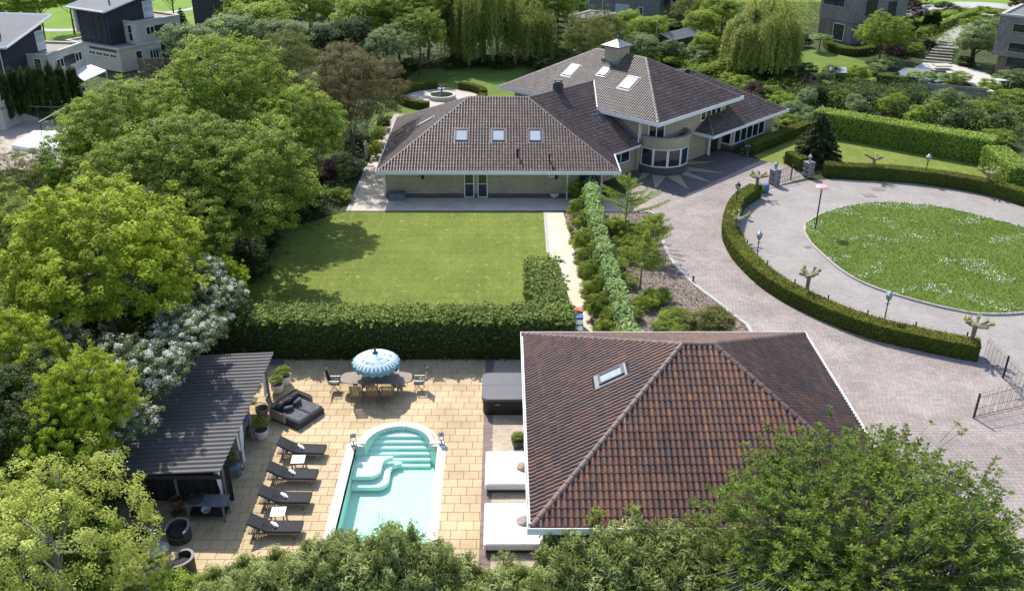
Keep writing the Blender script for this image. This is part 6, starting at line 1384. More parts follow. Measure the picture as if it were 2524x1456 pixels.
# dining set
p=at(928,931,.75); tx,ty=p.x,p.y
r=empty('dining_table',(tx,ty,.033),0,'long weathered wooden dining table with rounded ends under the blue parasol','table')
tw=mat('weathered_tabletop',[(.14,.11,.085),(.28,.235,.19),(.38,.33,.27)],.85,7,bmp=.3,bs=30)
out=[]
for a in range(0,360,12):
    c,s=math.cos(R(a)),math.sin(R(a)); out.append((math.copysign(abs(c)**.42,c)*1.72,math.copysign(abs(s)**.5,s)*.55))
for k,(u0,u1) in enumerate(((-1.8,-.86),(-.85,.0),(.01,.85),(.86,1.8))):
    q=[(min(max(x,u0),u1),y) for x,y in out]; qq=[]
    for e in q:
        if not qq or (abs(e[0]-qq[-1][0])+abs(e[1]-qq[-1][1]))>1e-4: qq.append(e)
    MB().prism(qq,.70,.745).build('tabletop',tw,r)
for a in(-1,1):
    for b in(-1,1): MB().box((a*1.05,b*.3,.35),(.09,.09,.7)).build('leg',greywood,r)
def chair(kind):
    r=empty('dining_chair',(0,0,0)); wd=wood if kind=='slat' else greywood
    MB().box((0,.02,.43),(.46,.46,.03)).build('seat',blackfab if kind!='slat' else wood,r)
    if kind!='slat': MB().box((0,.02,.47),(.44,.42,.05),0,.02).build('cushion',charfab if kind=='side' else greyrattan,r)
    for s in(-1,1):
        MB().tube([(s*.23,.24,.0),(s*.23,-.2,.62)],.018,4).build('leg',wd,r); MB().tube([(s*.23,-.24,.0),(s*.23,.24,.62)],.018,4).build('leg',wd,r)
        MB().box((s*.25,0.0,.64),(.05,.5,.025)).build('armrest',potwhite if kind!='slat' else wd,r)
    b=MB(); b.M=Matrix.Translation((0,-.24,.45))@Matrix.Rotation(R(14),4,'X')
    if kind=='slat':
        for k in range(7): q=MB(); q.M=b.M; q.box((-.18+k*.06,0,.33),(.045,.02,.52)); q.build('slat',mat('golden_teak',[(.22,.15,.07),(.32,.22,.11)],.7,6) if 'golden_teak' not in MATS else MATS['golden_teak'],r)
        b.box((0,0,.61),(.46,.03,.06)); b.box((0,0,.04),(.46,.03,.05)); b.box((-.23,0,.3),(.04,.035,.66)); b.box((.23,0,.3),(.04,.035,.66)); b.build('backrest_frame',wd,r)
    else: b.box((0,0,.34),(.46,.06,.64),0,.02); b.build('backrest',blackfab,r); q=MB(); q.M=b.M; q.box((-.25,0,.34),(.03,.04,.68)); q.box((.25,0,.34),(.03,.04,.68)); q.build('backrest_frame',potwhite,r)
    return r
ca=chair('slat'); cb=chair('side')
for i,(dx,lb) in enumerate(((-.83,'slatted teak chair on the near side of the table, toward the loveseat'),(-.02,'slatted teak chair on the near side of the table, in the middle'),(.66,'slatted teak chair on the near side of the table, toward the hot tub'))):
    o=ca if i==0 else dup(ca); o.location=(tx+dx,ty-1.02,.033); o.scale=(1.12,1.1,1.08); o.rotation_euler=(0,0,R((2,-2,3)[i])); tag(o,lb,'chair','chairs round the dining table')
for i,(dx,dy,rz,lb) in enumerate(((-2.05,.05,-90,'black armchair at the table end facing the loveseat side'),(2.05,.1,90,'black armchair at the table end facing the hot tub'),(-.75,.85,180,'black chair behind the table, half hidden by the parasol'),(.72,.85,178,'black chair behind the parasol toward the hot tub'))):
    o=cb if i==0 else dup(cb); o.location=(tx+dx,ty+dy,.033); o.rotation_euler=(0,0,R(rz)); tag(o,lb,'chair','chairs round the dining table')
# batik parasol
bat,n,b=nodes('batik_cloth'); t=n.nodes.new('ShaderNodeTexCoord'); sx=n.nodes.new('ShaderNodeSeparateXYZ'); n.links.new(t.outputs['Object'],sx.inputs[0])
def M_(op,a,b_=None,c=None):
    x=n.nodes.new('ShaderNodeMath'); x.operation=op
    for i,q in enumerate((a,b_,c)):
        if q is None: continue
        if isinstance(q,(int,float)): x.inputs[i].default_value=q
        else: n.links.new(q,x.inputs[i])
    return x.outputs[0]
X,Y,Z=sx.outputs; rr=M_('SQRT',M_('ADD',M_('MULTIPLY',X,X),M_('MULTIPLY',Y,Y))); an=M_('ARCTAN2',Y,X)
saw=M_('ABSOLUTE',M_('SUBTRACT',M_('FRACT',M_('MULTIPLY',an,32/6.2832)),.5)) # 0..0.5
tri=M_('LESS_THAN',M_('ADD',.86,M_('MULTIPLY',saw,.55)),rr)
inner=M_('MULTIPLY',M_('GREATER_THAN',rr,1.08),1.)
sw=noise(n,4.2,4,.7); bandz=M_('MULTIPLY',M_('MULTIPLY',M_('GREATER_THAN',rr,.42),M_('LESS_THAN',rr,.78)),M_('GREATER_THAN',sw,.53))
c=mixc(n,bandz,(.62,.7,.74),(.22,.34,.42)); c=mixc(n,tri,c,(.1,.2,.28)); c=mixc(n,inner,c,(.16,.33,.4)); c=mixc(n,M_('LESS_THAN',rr,.16),c,(.05,.16,.2))
st=M_('GREATER_THAN',M_('FRACT',M_('MULTIPLY',rr,9.)),.82); c=mixc(n,M_('MULTIPLY',st,.45),c,(.25,.38,.45))
n.links.new(c,b.inputs['Base Color']); b.inputs['Roughness'].default_value=.9
r=empty('parasol',(tx+.02,ty+.02,.033),R(8),'large pale blue batik parasol with saw-tooth border over the dining table','parasol'); r.scale=(1.,1.,.88)
K=18; vs=[];fs=[]; rings=[(0.05,2.42),(.3,2.34),(.62,2.21),(.92,2.04),(1.16,1.86)]
for ri,(ra,z) in enumerate(rings):
    for j in range(K*2):
        a=PI*j/K; sc=1-(.035 if j%2 else 0)*ri/2.2; vs.append((ra*sc*math.cos(a),ra*sc*math.sin(a),z-(0 if j%2==0 else -.012*ri)))
for ri in range(len(rings)-1):
    for j in range(K*2): j2=(j+1)%(K*2); fs.append((ri*2*K+j,(ri+1)*2*K+j,(ri+1)*2*K+j2,ri*2*K+j2))
MB().add(vs,fs).build('canopy',bat,r)
vs=[];fs=[]
for j in range(K*2):
    a=PI*j/K; sc=1-(.07 if j%2 else 0); vs+=[(1.16*sc*math.cos(a),1.16*sc*math.sin(a),1.86+(0 if j%2==0 else .045)),(1.17*sc*math.cos(a),1.17*sc*math.sin(a),1.66 if j%2 else 1.6)]
for j in range(K*2): j2=(j+1)%(K*2); fs.append((2*j,2*j+1,2*j2+1,2*j2))
MB().add(vs,fs).build('valance',bat,r)
MB().tube([(0,0,0),(0,0,2.4)],.025,8).build('pole',wood,r)
MB().lathe([(.09,2.38),(.12,2.44),(.05,2.5),(.07,2.56),(.02,2.66),(.035,2.7),(0.,2.78)],10).build('finial',mat('teal_finial',(.05,.15,.18),.5),r)
for j in range(K): a=2*PI*j/K; MB().tube([(0.05*math.cos(a),.05*math.sin(a),2.38),(1.13*math.cos(a),1.13*math.sin(a),1.83)],.008,3).build('rib',wood,r)
# hot tub
pt=at(1189,920,.95); px0=pt.x; r=wroot('hot_tub',(px0+1.15,36.85,0),'black hot tub with grey two-part cover beside the garage eave','hot tub')
def rrect(x0,x1,y0,y1,rd,k=5):
    o=[]
    for cx,cy,a0 in ((x1-rd,y1-rd,0),(x0+rd,y1-rd,90),(x0+rd,y0+rd,180),(x1-rd,y0+rd,270)):
        for i in range(k+1): a=R(a0+90*i/k); o.append((cx+rd*math.cos(a),cy+rd*math.sin(a)))
    return o
hx0,hx1,hy0,hy1=px0,px0+2.35,35.7,38.05
MB().prism(rrect(hx0+.06,hx1-.06,hy0+.06,hy1-.06,.3),0.03,.82).build('tub_body',mat('black_cabinet',(.02,.016,.015),.6),r)
gcv=mat('grey_spa_cover',[(.1,.1,.115),(.16,.155,.17)],.75,2,bmp=.2,bs=4)
ym=(hy0+hy1)/2+.03
f1=[(x,min(y,ym-.01)) for x,y in rrect(hx0,hx1,hy0,hy1,.32)]; f2=[(x,max(y,ym+.01)) for x,y in rrect(hx0,hx1,hy0,hy1,.32)]
for f_ in(f1,f2):
    qq=[]; [qq.append(e) for e in f_ if not qq or abs(e[0]-qq[-1][0])+abs(e[1]-qq[-1][1])>1e-4]
    if abs(qq[0][0]-qq[-1][0])+abs(qq[0][1]-qq[-1][1])<1e-4: qq.pop()
    MB().prism(qq,.82,.94).build('cover_half',gcv,r)
MB().box((hx0+.75,hy0+.045,.6),(.22,.03,.04)).build('handle',steel,r)
# potted plants
def pot(x,y,h,rad,m,lb,leafm=L_mid,ph=.5,name='potted_plant',z=0.):
    p=at(x,y,z); r=empty(name,(p.x,p.y,z+.033),0,lb,'potted plant')
    q=MB(); q.lathe([(rad*.62,0),(rad*.86,h*.3),(rad,h*.85),(rad*1.05,h),(rad*.93,h),(rad*.9,h*.9)],18,cap=False); q.lathe([(rad*.61,0.005),(0.001,0.005)],18,cap=False); o=q.build('pot',m,r); finish(o)
    MB().lathe([(rad*.9,h*.88),(0.001,h*.9)],14,cap=False).build('potting_soil',soil,r)
    if ph:
        o=link('leaves',CROWNS['bush'][0],r); o.location=(0,0,h+ph*.45); o.scale=(rad*1.0,rad*1.0,ph*.75); setmat(o,leafm)
    return r
pot(703,947,.5,.34,potwhite,'round white pot with bushy green plant, upper of the two by the curtain',L_mid,.5)
pot(685,967,.48,.32,potwhite,'round white pot with green plant, lower of the two by the curtain',L_mid,.45)
pot(646,1080,.48,.33,potwhite,'white pot with dark green plant at the middle pergola post',L_green,.6)
pot(1277,1102,.4,.3,potgrey,'dark grey pot with green plant beside the white daybed',L_green,.35)
# lanterns on the coping
def lantern(x,y,lb):
    p=at(x,y); r=empty('lantern',(p.x,p.y,.036),R(10),lb,'lantern','metal lanterns at the pool shoulders'); q=MB(); q.box((0,0,.03),(.24,.24,.06)); q.box((0,0,.46),(.24,.24,.03))
    for a in(-1,1):
        for b in(-1,1): q.box((a*.1,b*.1,.25),(.02,.02,.4))
    q.build('frame',steel,r); q=MB(); q.add([(-.13,-.13,.48),(.13,-.13,.48),(.13,.13,.48),(-.13,.13,.48),(-.04,-.04,.6),(.04,-.04,.6),(.04,.04,.6),(-.04,.04,.6)],[(4,5,6,7)]+[(i,(i+1)%4,4+(i+1)%4,4+i) for i in range(4)]); q.tube([(0,0,.6),(0,0,.68)],.03,6); q.build('roof',steel,r)
    MB().lathe([(.04,.06),(.04,.26),(0.001,.26)],10).build('candle',potwhite,r)
    for a in(-1,1): MB().box((a*.1,0,.25),(.006,.18,.38)).build('pane',glass,r)
lantern(872,1097,'steel lantern on the pool shoulder nearer the loungers'); lantern(1088,1094,'steel lantern on the pool shoulder nearer the garage')
# white daybeds
def daybed(x0,x1,y0,y1,lb,gl,seed):
    r=wroot('daybed',((x0+x1)/2,(y0+y1)/2,.03),lb,'daybed','white daybeds along the garage'); MB().box(((x0+x1)/2,(y0+y1)/2,.13),(x1-x0-.14,y1-y0-.14,.2)).build('base',darkrattan,r)
    o=MB().box(((x0+x1)/2,(y0+y1)/2,.36),(x1-x0,y1-y0,.27),0,.05).build('mattress',whitefab,r)
    q=MB()
    for z in(.27,.465): q.tube([(x0-.005,y0-.005,z),(x1+.005,y0-.005,z),(x1+.005,y1+.005,z),(x0-.005,y1+.005,z),(x0-.005,y0-.005,z)],.012,4)
    q.build('piping',potwhite,o)
    return r
a_,b_,c_=at(1198,1110,.5),at(1306,1112,.5),at(1198,1193,.5)
daybed(a_.x,a_.x+2.25,c_.y,a_.y,'square white daybed nearer the grey pot, with a folded brown cushion','',1)
a2_,c2_=at(1195,1237,.5),at(1195,1341,.5); b2_=at(1338,1330,.5)
daybed(a2_.x,b2_.x,c2_.y,a2_.y,'square white daybed nearest the camera, with a folded pink-brown cushion','',2)
cl=[mat('brown_pattern_cloth',[(.18,.1,.07),(.42,.3,.22),(.6,.52,.44)],.9,16),mat('pink_pattern_cloth',[(.3,.17,.15),(.5,.4,.36),(.62,.6,.6)],.9,14)]
for k,(x,y,lb) in enumerate(((1287,1147,'brown patterned cushion with grey throw on the farther white daybed'),(1288,1280,'pink-brown patterned cushion with throw on the nearer white daybed'))):
    p=at(x,y,.6); r=empty('throw_cushion',(p.x,p.y,.5),R(20+k*30),lb,'cushion'); q=MB(); q.M=Matrix.Rotation(R(-35),4,'Y')@Matrix.Rotation(R(45),4,'Z'); q.box((0,0,.1),(.42,.42,.14),0,.06); o=q.build('cushion',cl[k],r)
    q=MB(); q.box((.2,-.1,.05),(.5,.34,.08),.4,.04); q.box((.26,-.02,.12),(.34,.24,.07),-.3,.03); q.build('throw',whitefab if k==0 else towelm,r)
# rattan tub chairs and glass table
def tub(x,y,rz,lb):
    p=at(x,y,.35); r=empty('tub_chair',(p.x,p.y,.033),R(rz),lb,'armchair','dark rattan tub chairs'); r.scale=(1.12,1.12,1.1)
    def shell(r0,r1,h0,hb,name,m,rim=False):
        vs=[];fs=[];k=20
        for i in range(k+1):
            a=R(-118+236*i/k)+PI/2*3; t=abs(i/k-.5)*2; h=h0+(hb-h0)*(1-t**3*.75)
            for rr_,z in ((r0,.04),(r0,h),(r1,h),(r1,.04)): vs.append((rr_*math.cos(a),rr_*math.sin(a),z))
        for i in range(k):
            for j in range(4): fs.append((i*4+j,i*4+(j+1)%4,(i+1)*4+(j+1)%4,(i+1)*4+j))
        fs+=[(3,2,1,0),(k*4,k*4+1,k*4+2,k*4+3)]; return MB().add(vs,fs).build(name,m,r)
    shell(.41,.345,.46,.62,'backrest',darkrattan); 
    vs=[];fs=[];k=20
    for i in range(k+1):
        a=R(-118+236*i/k)+PI/2*3; t=abs(i/k-.5)*2; h=.46+.16*(1-t**3*.75)
        for rr_,z in ((.422,h-.02),(.422,h+.012),(.335,h+.012),(.335,h-.02)): vs.append((rr_*math.cos(a),rr_*math.sin(a),z))
    for i in range(k):
        for j in range(4): fs.append((i*4+j,i*4+(j+1)%4,(i+1)*4+(j+1)%4,(i+1)*4+j))
    MB().add(vs,fs).build('rim',greyrattan,r)
    MB().lathe([(.36,.03),(.39,.3),(.001,.3)],20).build('base',darkrattan,r); MB().lathe([(.001,.3),(.31,.3),(.32,.36),(.28,.4),(.001,.41)],20).build('cushion',blackfab,r)
tub(440,1312,160,'dark rattan tub chair by the terracotta pots, half under yellow-green twigs'); tub(449,1390,95,'dark rattan tub chair nearest the camera below the glass table')
tub(345,1335,-150,'dark rattan tub chair mostly hidden by yellow-green leaves'); tub(350,1415,-30,'dark rattan tub chair hidden at the bottom under the yellow-green tree')
p=at(388,1352,.5); r=empty('glass_table',(p.x,p.y,.033),0,'round glass-topped rattan table between the tub chairs','table'); MB().lathe([(.3,0),(.26,.4),(.001,.4)],18).build('base',darkrattan,r); MB().lathe([(.001,.43),(.42,.43),(.42,.46),(.001,.46)],28).build('tabletop',greyglass,r)
# ---------------------------------------------------------------- pergola with corrugated roof
pg=wroot('pergola',(-12.9,33,0),'open timber shelter with dark corrugated roof left of the loungers','pergola')
x0,x1,y0,y1=-15.3,-10.85,28.45,37.55; cor=mat('corrugated_sheet',[(.09,.082,.08),(.16,.148,.142)],.6,1.2,spots=((.32,.3,.1),7,.74),bmp=.1,bs=30)
per=.29; ns=int((y1-y0)/per*8); vs=[];fs=[]; XS=np.linspace(x0,x1,6)
for i in range(ns+1):
    y=y0+(y1-y0)*i/ns; h=.045*math.sin(2*PI*(y-y0)/per)
    for k,x in enumerate(XS): vs.append((x,y,2.12+.25*(x-x0)/(x1-x0)+h+(.012 if k in(2,3) else 0)))
for i in range(ns):
    for k in range(5): a=i*6+k; fs.append((a,a+1,a+7,a+6))
MB().add(vs,fs).build('corrugated_roof',cor,pg)
q=MB(); q.box(((x0+x1)/2,y0-.0,2.1),(x1-x0,.05,.16)); q.build('fascia',darkwood,pg)
for y in (y0+.1,y1-.1,y0+3.1,y0+6.2): MB().box(((x0+x1)/2,y,2.08),(x1-x0-.3,.09,.14)).build('beam',darkwood,pg)
MB().box((-11.1,(y0+y1)/2,2.2),(.09,y1-y0-.2,.16)).build('beam',greywood,pg)
for (x,y) in ((665,980),(624,1088),(601,1156),(562,1236)):
    p=at(x,y); MB().tube([(p.x-.02,p.y,.02),(p.x-.02,p.y,2.2)],.06,6).build('post',greywood,pg)
    for s in(-1,1): MB().tube([(p.x-.02,p.y,1.55),(p.x-.02,p.y+s*.55,2.15)],.035,5).build('brace',greywood,pg)
for i in range(24):
    x=-15.1+i*.178; MB().box((x,29.62+.02*(i%2),1.05),(.165,.03,2.1)).build('plank',darkwood,pg)
for x in(-15.0,-13.1): MB().box((x,29.5,1.1),(.09,.09,2.15)).build('post',greywood,pg)
for i in range(44):
    y=29.7+i*.178; MB().box((-15.15,y,1.02),(.03,.165,2.04)).build('plank',darkwood,pg)
# curtains
def curtain(x,y,lb,h=2.1):
    p=at(x,y); vs=[];fs=[];n_=18
    for i in range(n_+1):
        a=i/n_; xx=.09*math.sin(a*22); 
        for z,wd in ((h,.55),(h*.62,.42),(h*.35,.2),(.12,.34)): vs.append((xx*(1 if z>h*.5 else .6),(a-.5)*wd*1.6,z))
    for i in range(n_):
        for j in range(3): fs.append((i*4+j,i*4+j+1,(i+1)*4+j+1,(i+1)*4+j))
    o=MB().add(vs,fs).build('curtain',whitefab); finish(o); o.location=(p.x,p.y,.03); tag(o,lb,'curtain','white curtains tied back under the pergola')
curtain(657,978,'white curtain tied back at the far end of the pergola'); curtain(601,1150,'white curtain tied back by the metal pouf'); curtain(552,1236,'narrow pale curtain at the near pergola corner',1.9)
# things under the pergola edge
p=at(511,1232,.85); r=empty('serving_table',(p.x,p.y,.033),R(-3),'steel two-shelf serving table with a round dark lid beneath the pergola front','table')
MB().box((0,0,.82),(1.55,.72,.05)).build('tabletop',zinc,r); MB().box((0,0,.28),(1.45,.64,.03)).build('shelf',darkwood,r); [MB().box((a*.7,b*.3,.4),(.06,.06,.8)).build('leg',greywood,r) for a in(-1,1) for b in(-1,1)]
o=MB().lathe([(.33,0),(.33,.04),(.1,.09),(.03,.1),(.03,.14),(0.001,.14)],22).build('round_lid',mat('dark_lid',[(.03,.03,.03),(.07,.07,.07)],.5,9)); o.location=(p.x-.45,p.y,.88); tag(o,'round dark lid with small knob on the serving table','lid')
o=MB().lathe([(.12,0),(.2,.12),(.19,.12),(.11,.02),(.001,.02)],16).build('bowl',potwhite); o.location=(p.x-.1,p.y-.05,.33); tag(o,'pale bowl on the lower shelf of the serving table','bowl')
pot(438,1250,.42,.24,terra,'upright terracotta jug left of the serving table',L_dark,0,'terracotta_pot'); pot(440,1272,.2,.27,terra,'flat terracotta bowl in front of the jug',L_dark,0,'terracotta_pot'); pot(337,1270,.12,.25,potgrey,'shallow dark dish on the terrace under the shelter wall',L_dark,0,'shallow_dish')
p=at(647,1020,.1); r=empty('wicker_basket',(p.x,p.y,.033),0,'brown wicker basket with handle beneath the pergola','basket'); MB().lathe([(.2,0),(.28,.2),(.3,.42),(.27,.42),(.24,.1),(.001,.08)],16,cap=False).build('body',rattan,r); MB().tube([(.28*math.cos(R(a)),0,.42+.3*math.sin(R(a))) for a in range(0,181,20)],.015,5).build('handle',rattan,r)
p=at(572,1158,.2); r=empty('metal_pouf',(p.x,p.y,.033),.3,'grey square metal stand with a grassy plant by the pergola post','plant stand'); MB().box((0,0,.26),(.72,.72,.5),0,.1).build('base',leadgrey,r); o=link('leaves',CROWNS['bush'][0],r); o.location=(0,.05,.75); o.scale=(.26,.26,.5); setmat(o,L_silver)
p=at(617,1070,.1); r=empty('glass_jar',(p.x,p.y,.033),0,'tall clear glass jar standing by the pergola post','jar'); o=MB().lathe([(.16,0),(.2,.15),(.18,.4),(.1,.46),(.11,.5)],16,cap=False).build('body',steel,r); finish(o)
o=MB().lathe([(0.001,.0),(.1,.03),(.14,.12),(.09,.24),(.02,.28),(.02,.5)],12).build('hanging_lantern',bluepl); p=at(605,1035,1.3); o.location=(p.x,p.y,1.25); tag(o,'small blue-grey hanging lantern between the pergola posts','lantern')
p=at(685,893); o=MB(); [o.box((0,.12*i-.3,.04),(.62,.1,.05)) for i in range(6)]; o=o.build('wooden_grate',leadgrey); o.location=(p.x,p.y,.04); tag(o,'grey slatted grate lying by the hedge behind the pergola','grate')
# wheelie bins beside the path
def bin_(x,y,lidm,lb,h=.95):
    p=at(x,y,h); r=empty('wheelie_bin',(p.x,p.y,.01),R(-90),lb,'bin','bins along the cream path'); q=MB(); q.add([(-.2,-.25,0),(.2,-.25,0),(.2,.25,0),(-.2,.25,0),(-.27,-.32,h),(.27,-.32,h),(.27,.32,h),(-.27,.32,h)],[(3,2,1,0),(4,5,6,7)]+[(i,(i+1)%4,4+(i+1)%4,4+i) for i in range(4)]); q.build('body',greypl,r)
    q=MB(); q.box((0,0,h+.04),(.58,.7,.07),0,.03); q.box((0,-.36,h+.02),(.4,.06,.05)); q.build('lid',lidm,r)
    for s in(-1,1): MB().tube([(s*.2,.26,.1),(s*.26,.26,.1)],.1,10).build('wheel',iron,r)
bin_(1421,765,orangepl,'grey wheelie bin with orange lid at the end of the conifer hedge'); bin_(1421,781,bluepl,'grey wheelie bin with blue lid between the orange and grey lidded ones'); bin_(1421,797,greypl,'grey wheelie bin with grey lid, middle of the row beside the hedge'); bin_(1421,812,greypl,'grey wheelie bin with grey lid half behind the garage gutter')
# ---------------------------------------------------------------- things at the house front
p=at(978,486,.3); r=empty('storage_box',(p.x,p.y+.3,.01),0,'grey-blue garden storage box against the annex wall','box'); MB().box((0,0,.26),(1.2,.6,.5)).build('body',leadgrey,r); MB().box((0,0,.54),(1.28,.68,.06),0,.02).build('lid',mat('blue_grey_lid',(.1,.14,.17),.6),r)
p=at(1305,488); r=empty('garden_bench',(p.x+.3,p.y+.6,.01),0,'weathered wooden garden bench against the annex wall','bench'); [MB().box((0,-.15+.12*i,.45),(1.9,.1,.03)).build('slat',greywood,r) for i in range(4)]; [MB().box((0,.27,.6+.12*i),(1.9,.03,.09)).build('slat',greywood,r) for i in range(3)]; [MB().box((a*.85,b,.3),(.07,.07,.6)).build('leg',greywood,r) for a in(-1,1) for b in(-.2,.25)]
p=at(1367,489); r=empty('wall_fountain',(p.x,p.y+.35,.01),0,'white stone wall fountain beside the annex door','fountain'); MB().prism([(-.33,.05),(.33,.05),(.33,.17),(-.33,.17)],0,.95).build('back_slab',potwhite,r)
q=MB(); q.M=Matrix.Translation((0,.17,.95))@Matrix.Rotation(R(90),4,'X'); q.prism([(.33*math.cos(R(a)),.33*math.sin(R(a))*1.1) for a in range(0,181,20)],0,.12); q.build('arch',potwhite,r); q=MB(); q.lathe([(.2,0),(.32,.1),(.36,.38),(.3,.38),(.26,.2),(.001,.2)],14,(0,-.15,.02)); q.build('basin',potwhite,r)
for x,y,lb in ((1040,441,'small black wall lamp under the annex eave beside the storage box'),(1372,443,'small black wall lamp above the wall fountain')):
    o=MB(); o.box((0,0,0),(.12,.06,.2)); o.tube([(0,0,.05),(0,-.18,.12),(0,-.2,.0)],.015,5); o.lathe([(.04,-.18),(.09,-.14),(.1,.03),(.02,.1)],8,(0,-.2,0)); p=at(x,y,1.75); o=o.build('wall_lamp',iron); o.location=(p.x,64.93,1.7); tag(o,lb,'wall lamp')
p=at(904,392); r=empty('stone_post',(p.x,p.y,0),.2,'pale carved stone post beside the stepping path','post'); MB().box((0,0,.65),(.24,.24,1.3)).build('shaft',stone,r); MB().lathe([(.17,1.3),(.15,1.36),(.05,1.45),(.1,1.52),(.02,1.6)],8).build('cap',stone,r)
p=at(881,435); r=empty('armillary_ball',(p.x,p.y,0),0,'grey ball on a thin post between the terrace shrubs','garden ornament'); MB().tube([(0,0,0),(0,0,.9)],.03,6).build('post',stone,r); MB().lathe([(.001,.9),(.15,1.0),(.2,1.1),(.15,1.2),(.001,1.28)],12).build('ball',leadgrey,r)
p=at(1888,387); r=empty('urn',(p.x-.3,p.y+.2,.0),0,'tall grey urn at the end of the clipped hedge by the garden wing','urn'); 
p=at(1840,386); r.location=(p.x,p.y,0.0); MB().lathe([(.2,0),(.24,.1),(.14,.2),(.22,.6),(.3,.85),(.25,.85),(.1,.5)],14).build('body',potgrey,r); o=link('leaves',CROWNS['bush'][0],r); o.location=(0,0,.9); o.scale=(.25,.25,.15); setmat(o,L_white)
pot(1830,382,.25,.2,terra,'small terracotta pot with green plant beside the grey urn',L_mid,.35)
p=at(1779,361); r=empty('wire_basket_seat',(p.x-.2,p.y+.2,0),0,'round pale basket seat under the porch eave','seat'); q=MB()
for a in range(0,360,24): q.tube([(.2*math.cos(R(a)),.2*math.sin(R(a)),0),(.48*math.cos(R(a)),.48*math.sin(R(a)),.5)],.02,4)
q.build('frame',potwhite,r); MB().tube([(.5*math.cos(R(a)),.5*math.sin(R(a)),.5) for a in range(0,361,24)],.03,5).build('rim',potwhite,r)
for k,x in enumerate((1706,1714,1722)):
    p=at(x,372-k*2); o=MB().box((0,0,.35),(.1,.35,.7),.6).build('letter_block',white); o.location=(p.x,p.y,0); tag(o,'white upright letter-like board by the porch door, %s'%(('nearest the bay','in the middle','nearest the porch column')[k]),'ornament','white boards by the porch door')
# gate pillars, gates and iron fences
pst=[mat('rough_grey_stone',[(.17,.16,.15),(.3,.28,.26)],.9,9,bmp=.5,bs=25),mat('rough_brown_stone',[(.2,.175,.15),(.33,.3,.26)],.9,9,bmp=.5,bs=25),mat('rough_dark_stone',[(.12,.115,.11),(.2,.19,.18)],.9,9,bmp=.5,bs=25)]
def pillar(x,y,lb):
    p=at(x,y); r=empty('gate_pillar',(p.x,p.y,0),R(25),lb,'gate pillar','stone gate pillars of the drive entrance'); h=1.2
    q=MB(); k=0
    for row in range(6):
        for (cx,cy,dx,dy) in (((-.15,-.31,.31,.05),(.17,-.31,.3,.05)) if row%2 else ((-.08,-.31,.46,.05),(.24,-.31,.16,.05)))+(((-.31,-.1,.05,.36),(-.31,.2,.05,.22)) if row%2 else ((-.31,.0,.05,.3),)): MB().box((cx+rng.normal()*.005,cy,.1+row*.19),(dx,dy,.17),0,.01).build('stone',pst[(k+row)%3],r); k+=1
    MB().box((0,0,h/2),(.58,.58,h-.02)).build('core',potgrey,r); MB().box((0,0,h+.03),(.7,.7,.07),0,.02).build('cap',leadgrey,r)
    return r,p
def lamp_head(r,z,s=1.,m=steel):
    q=MB(); q.lathe([(.02,z),(.06,z+.03),(.03,z+.08),(.1*s,z+.12),(.1*s,z+.14)],6); 
    for j in range(6): a=R(60*j); q.tube([(.1*s*math.cos(a),.1*s*math.sin(a),z+.13),(.17*s*math.cos(a),.17*s*math.sin(a),z+.42)],.01,4)
    q.build('lamp_frame',iron,r); MB().lathe([(.095*s,z+.14),(.162*s,z+.41)],6,cap=False).build('lamp_glass',greyglass,r); MB().lathe([(.2*s,z+.42),(.12*s,z+.52),(.09*s,z+.53),(.07*s,z+.58),(.02,z+.62),(.03,z+.66),(.001,z+.7)],6).build('lamp_roof',m,r)
for x,y,lb,lb2 in ((1907,455,'left stone gate pillar next to the blue crate','lantern on top of the left gate pillar'),(1990,436,'right stone gate pillar in front of the fir','lantern on top of the right gate pillar')):
    r,p=pillar(x,y,lb); q=empty('pillar_lantern',(p.x,p.y,1.27),0,lb2,'lantern'); lamp_head(q,0.,.9)
def streetlamp(x,y,yt,lb,m=steel,z0=0.):
    p=at(x,y,z0); r=empty('lamp_post',(p.x,p.y,0),0,lb,'lamp post','black lantern posts round the ring road'); h=hat(x,yt,p)
    hp=h-.7; q=MB(); q.lathe([(.11,0),(.1,.25),(.05,.3),(.035,.7),(.03,hp)],8); q.tube([(-.16,0,hp-.12),(.16,0,hp-.12)],.015,5); q.lathe([(.05,hp-.2),(.05,hp-.15)],8); q.build('post',iron,r); lamp_head(r,hp,1.15,m)
streetlamp(1815,495,447,'black lamp post at the bend of the hedge nearest the star paving',iron,.9); streetlamp(1866,628,567,'lamp post standing in the clipped hedge opposite the round sign lamp',steel,.9); streetlamp(2181,783,714,'lamp post in the clipped hedge nearest the camera',steel,.9); streetlamp(2282,423,378,'leaning lamp post behind the far clipped hedge',steel,.9)
p=at(2009,567); r=empty('street_light',(p.x,p.y,.02),0,'tall dark pole with a flat red-and-white round cap on the round lawn edge','street light'); h=hat(2020,459,p); MB().tube([(0,0,0),(0,0,h-.1)],.05,8).build('pole',iron,r)
dm,n,b=nodes('red_white_cap'); n.links.new(ramp(n,noise(n,2.5,4),[(.62,.55,.52),(.6,.32,.32),(.5,.2,.22)]),b.inputs['Base Color'])
MB().lathe([(.42,h-.1),(.44,h-.05),(.3,h+.02),(.001,h+.06)],24).build('lamp_cap',dm,r); MB().lathe([(.06,h-.3),(.2,h-.12),(.38,h-.1)],16,cap=False).build('lamp_glass',potwhite,r)
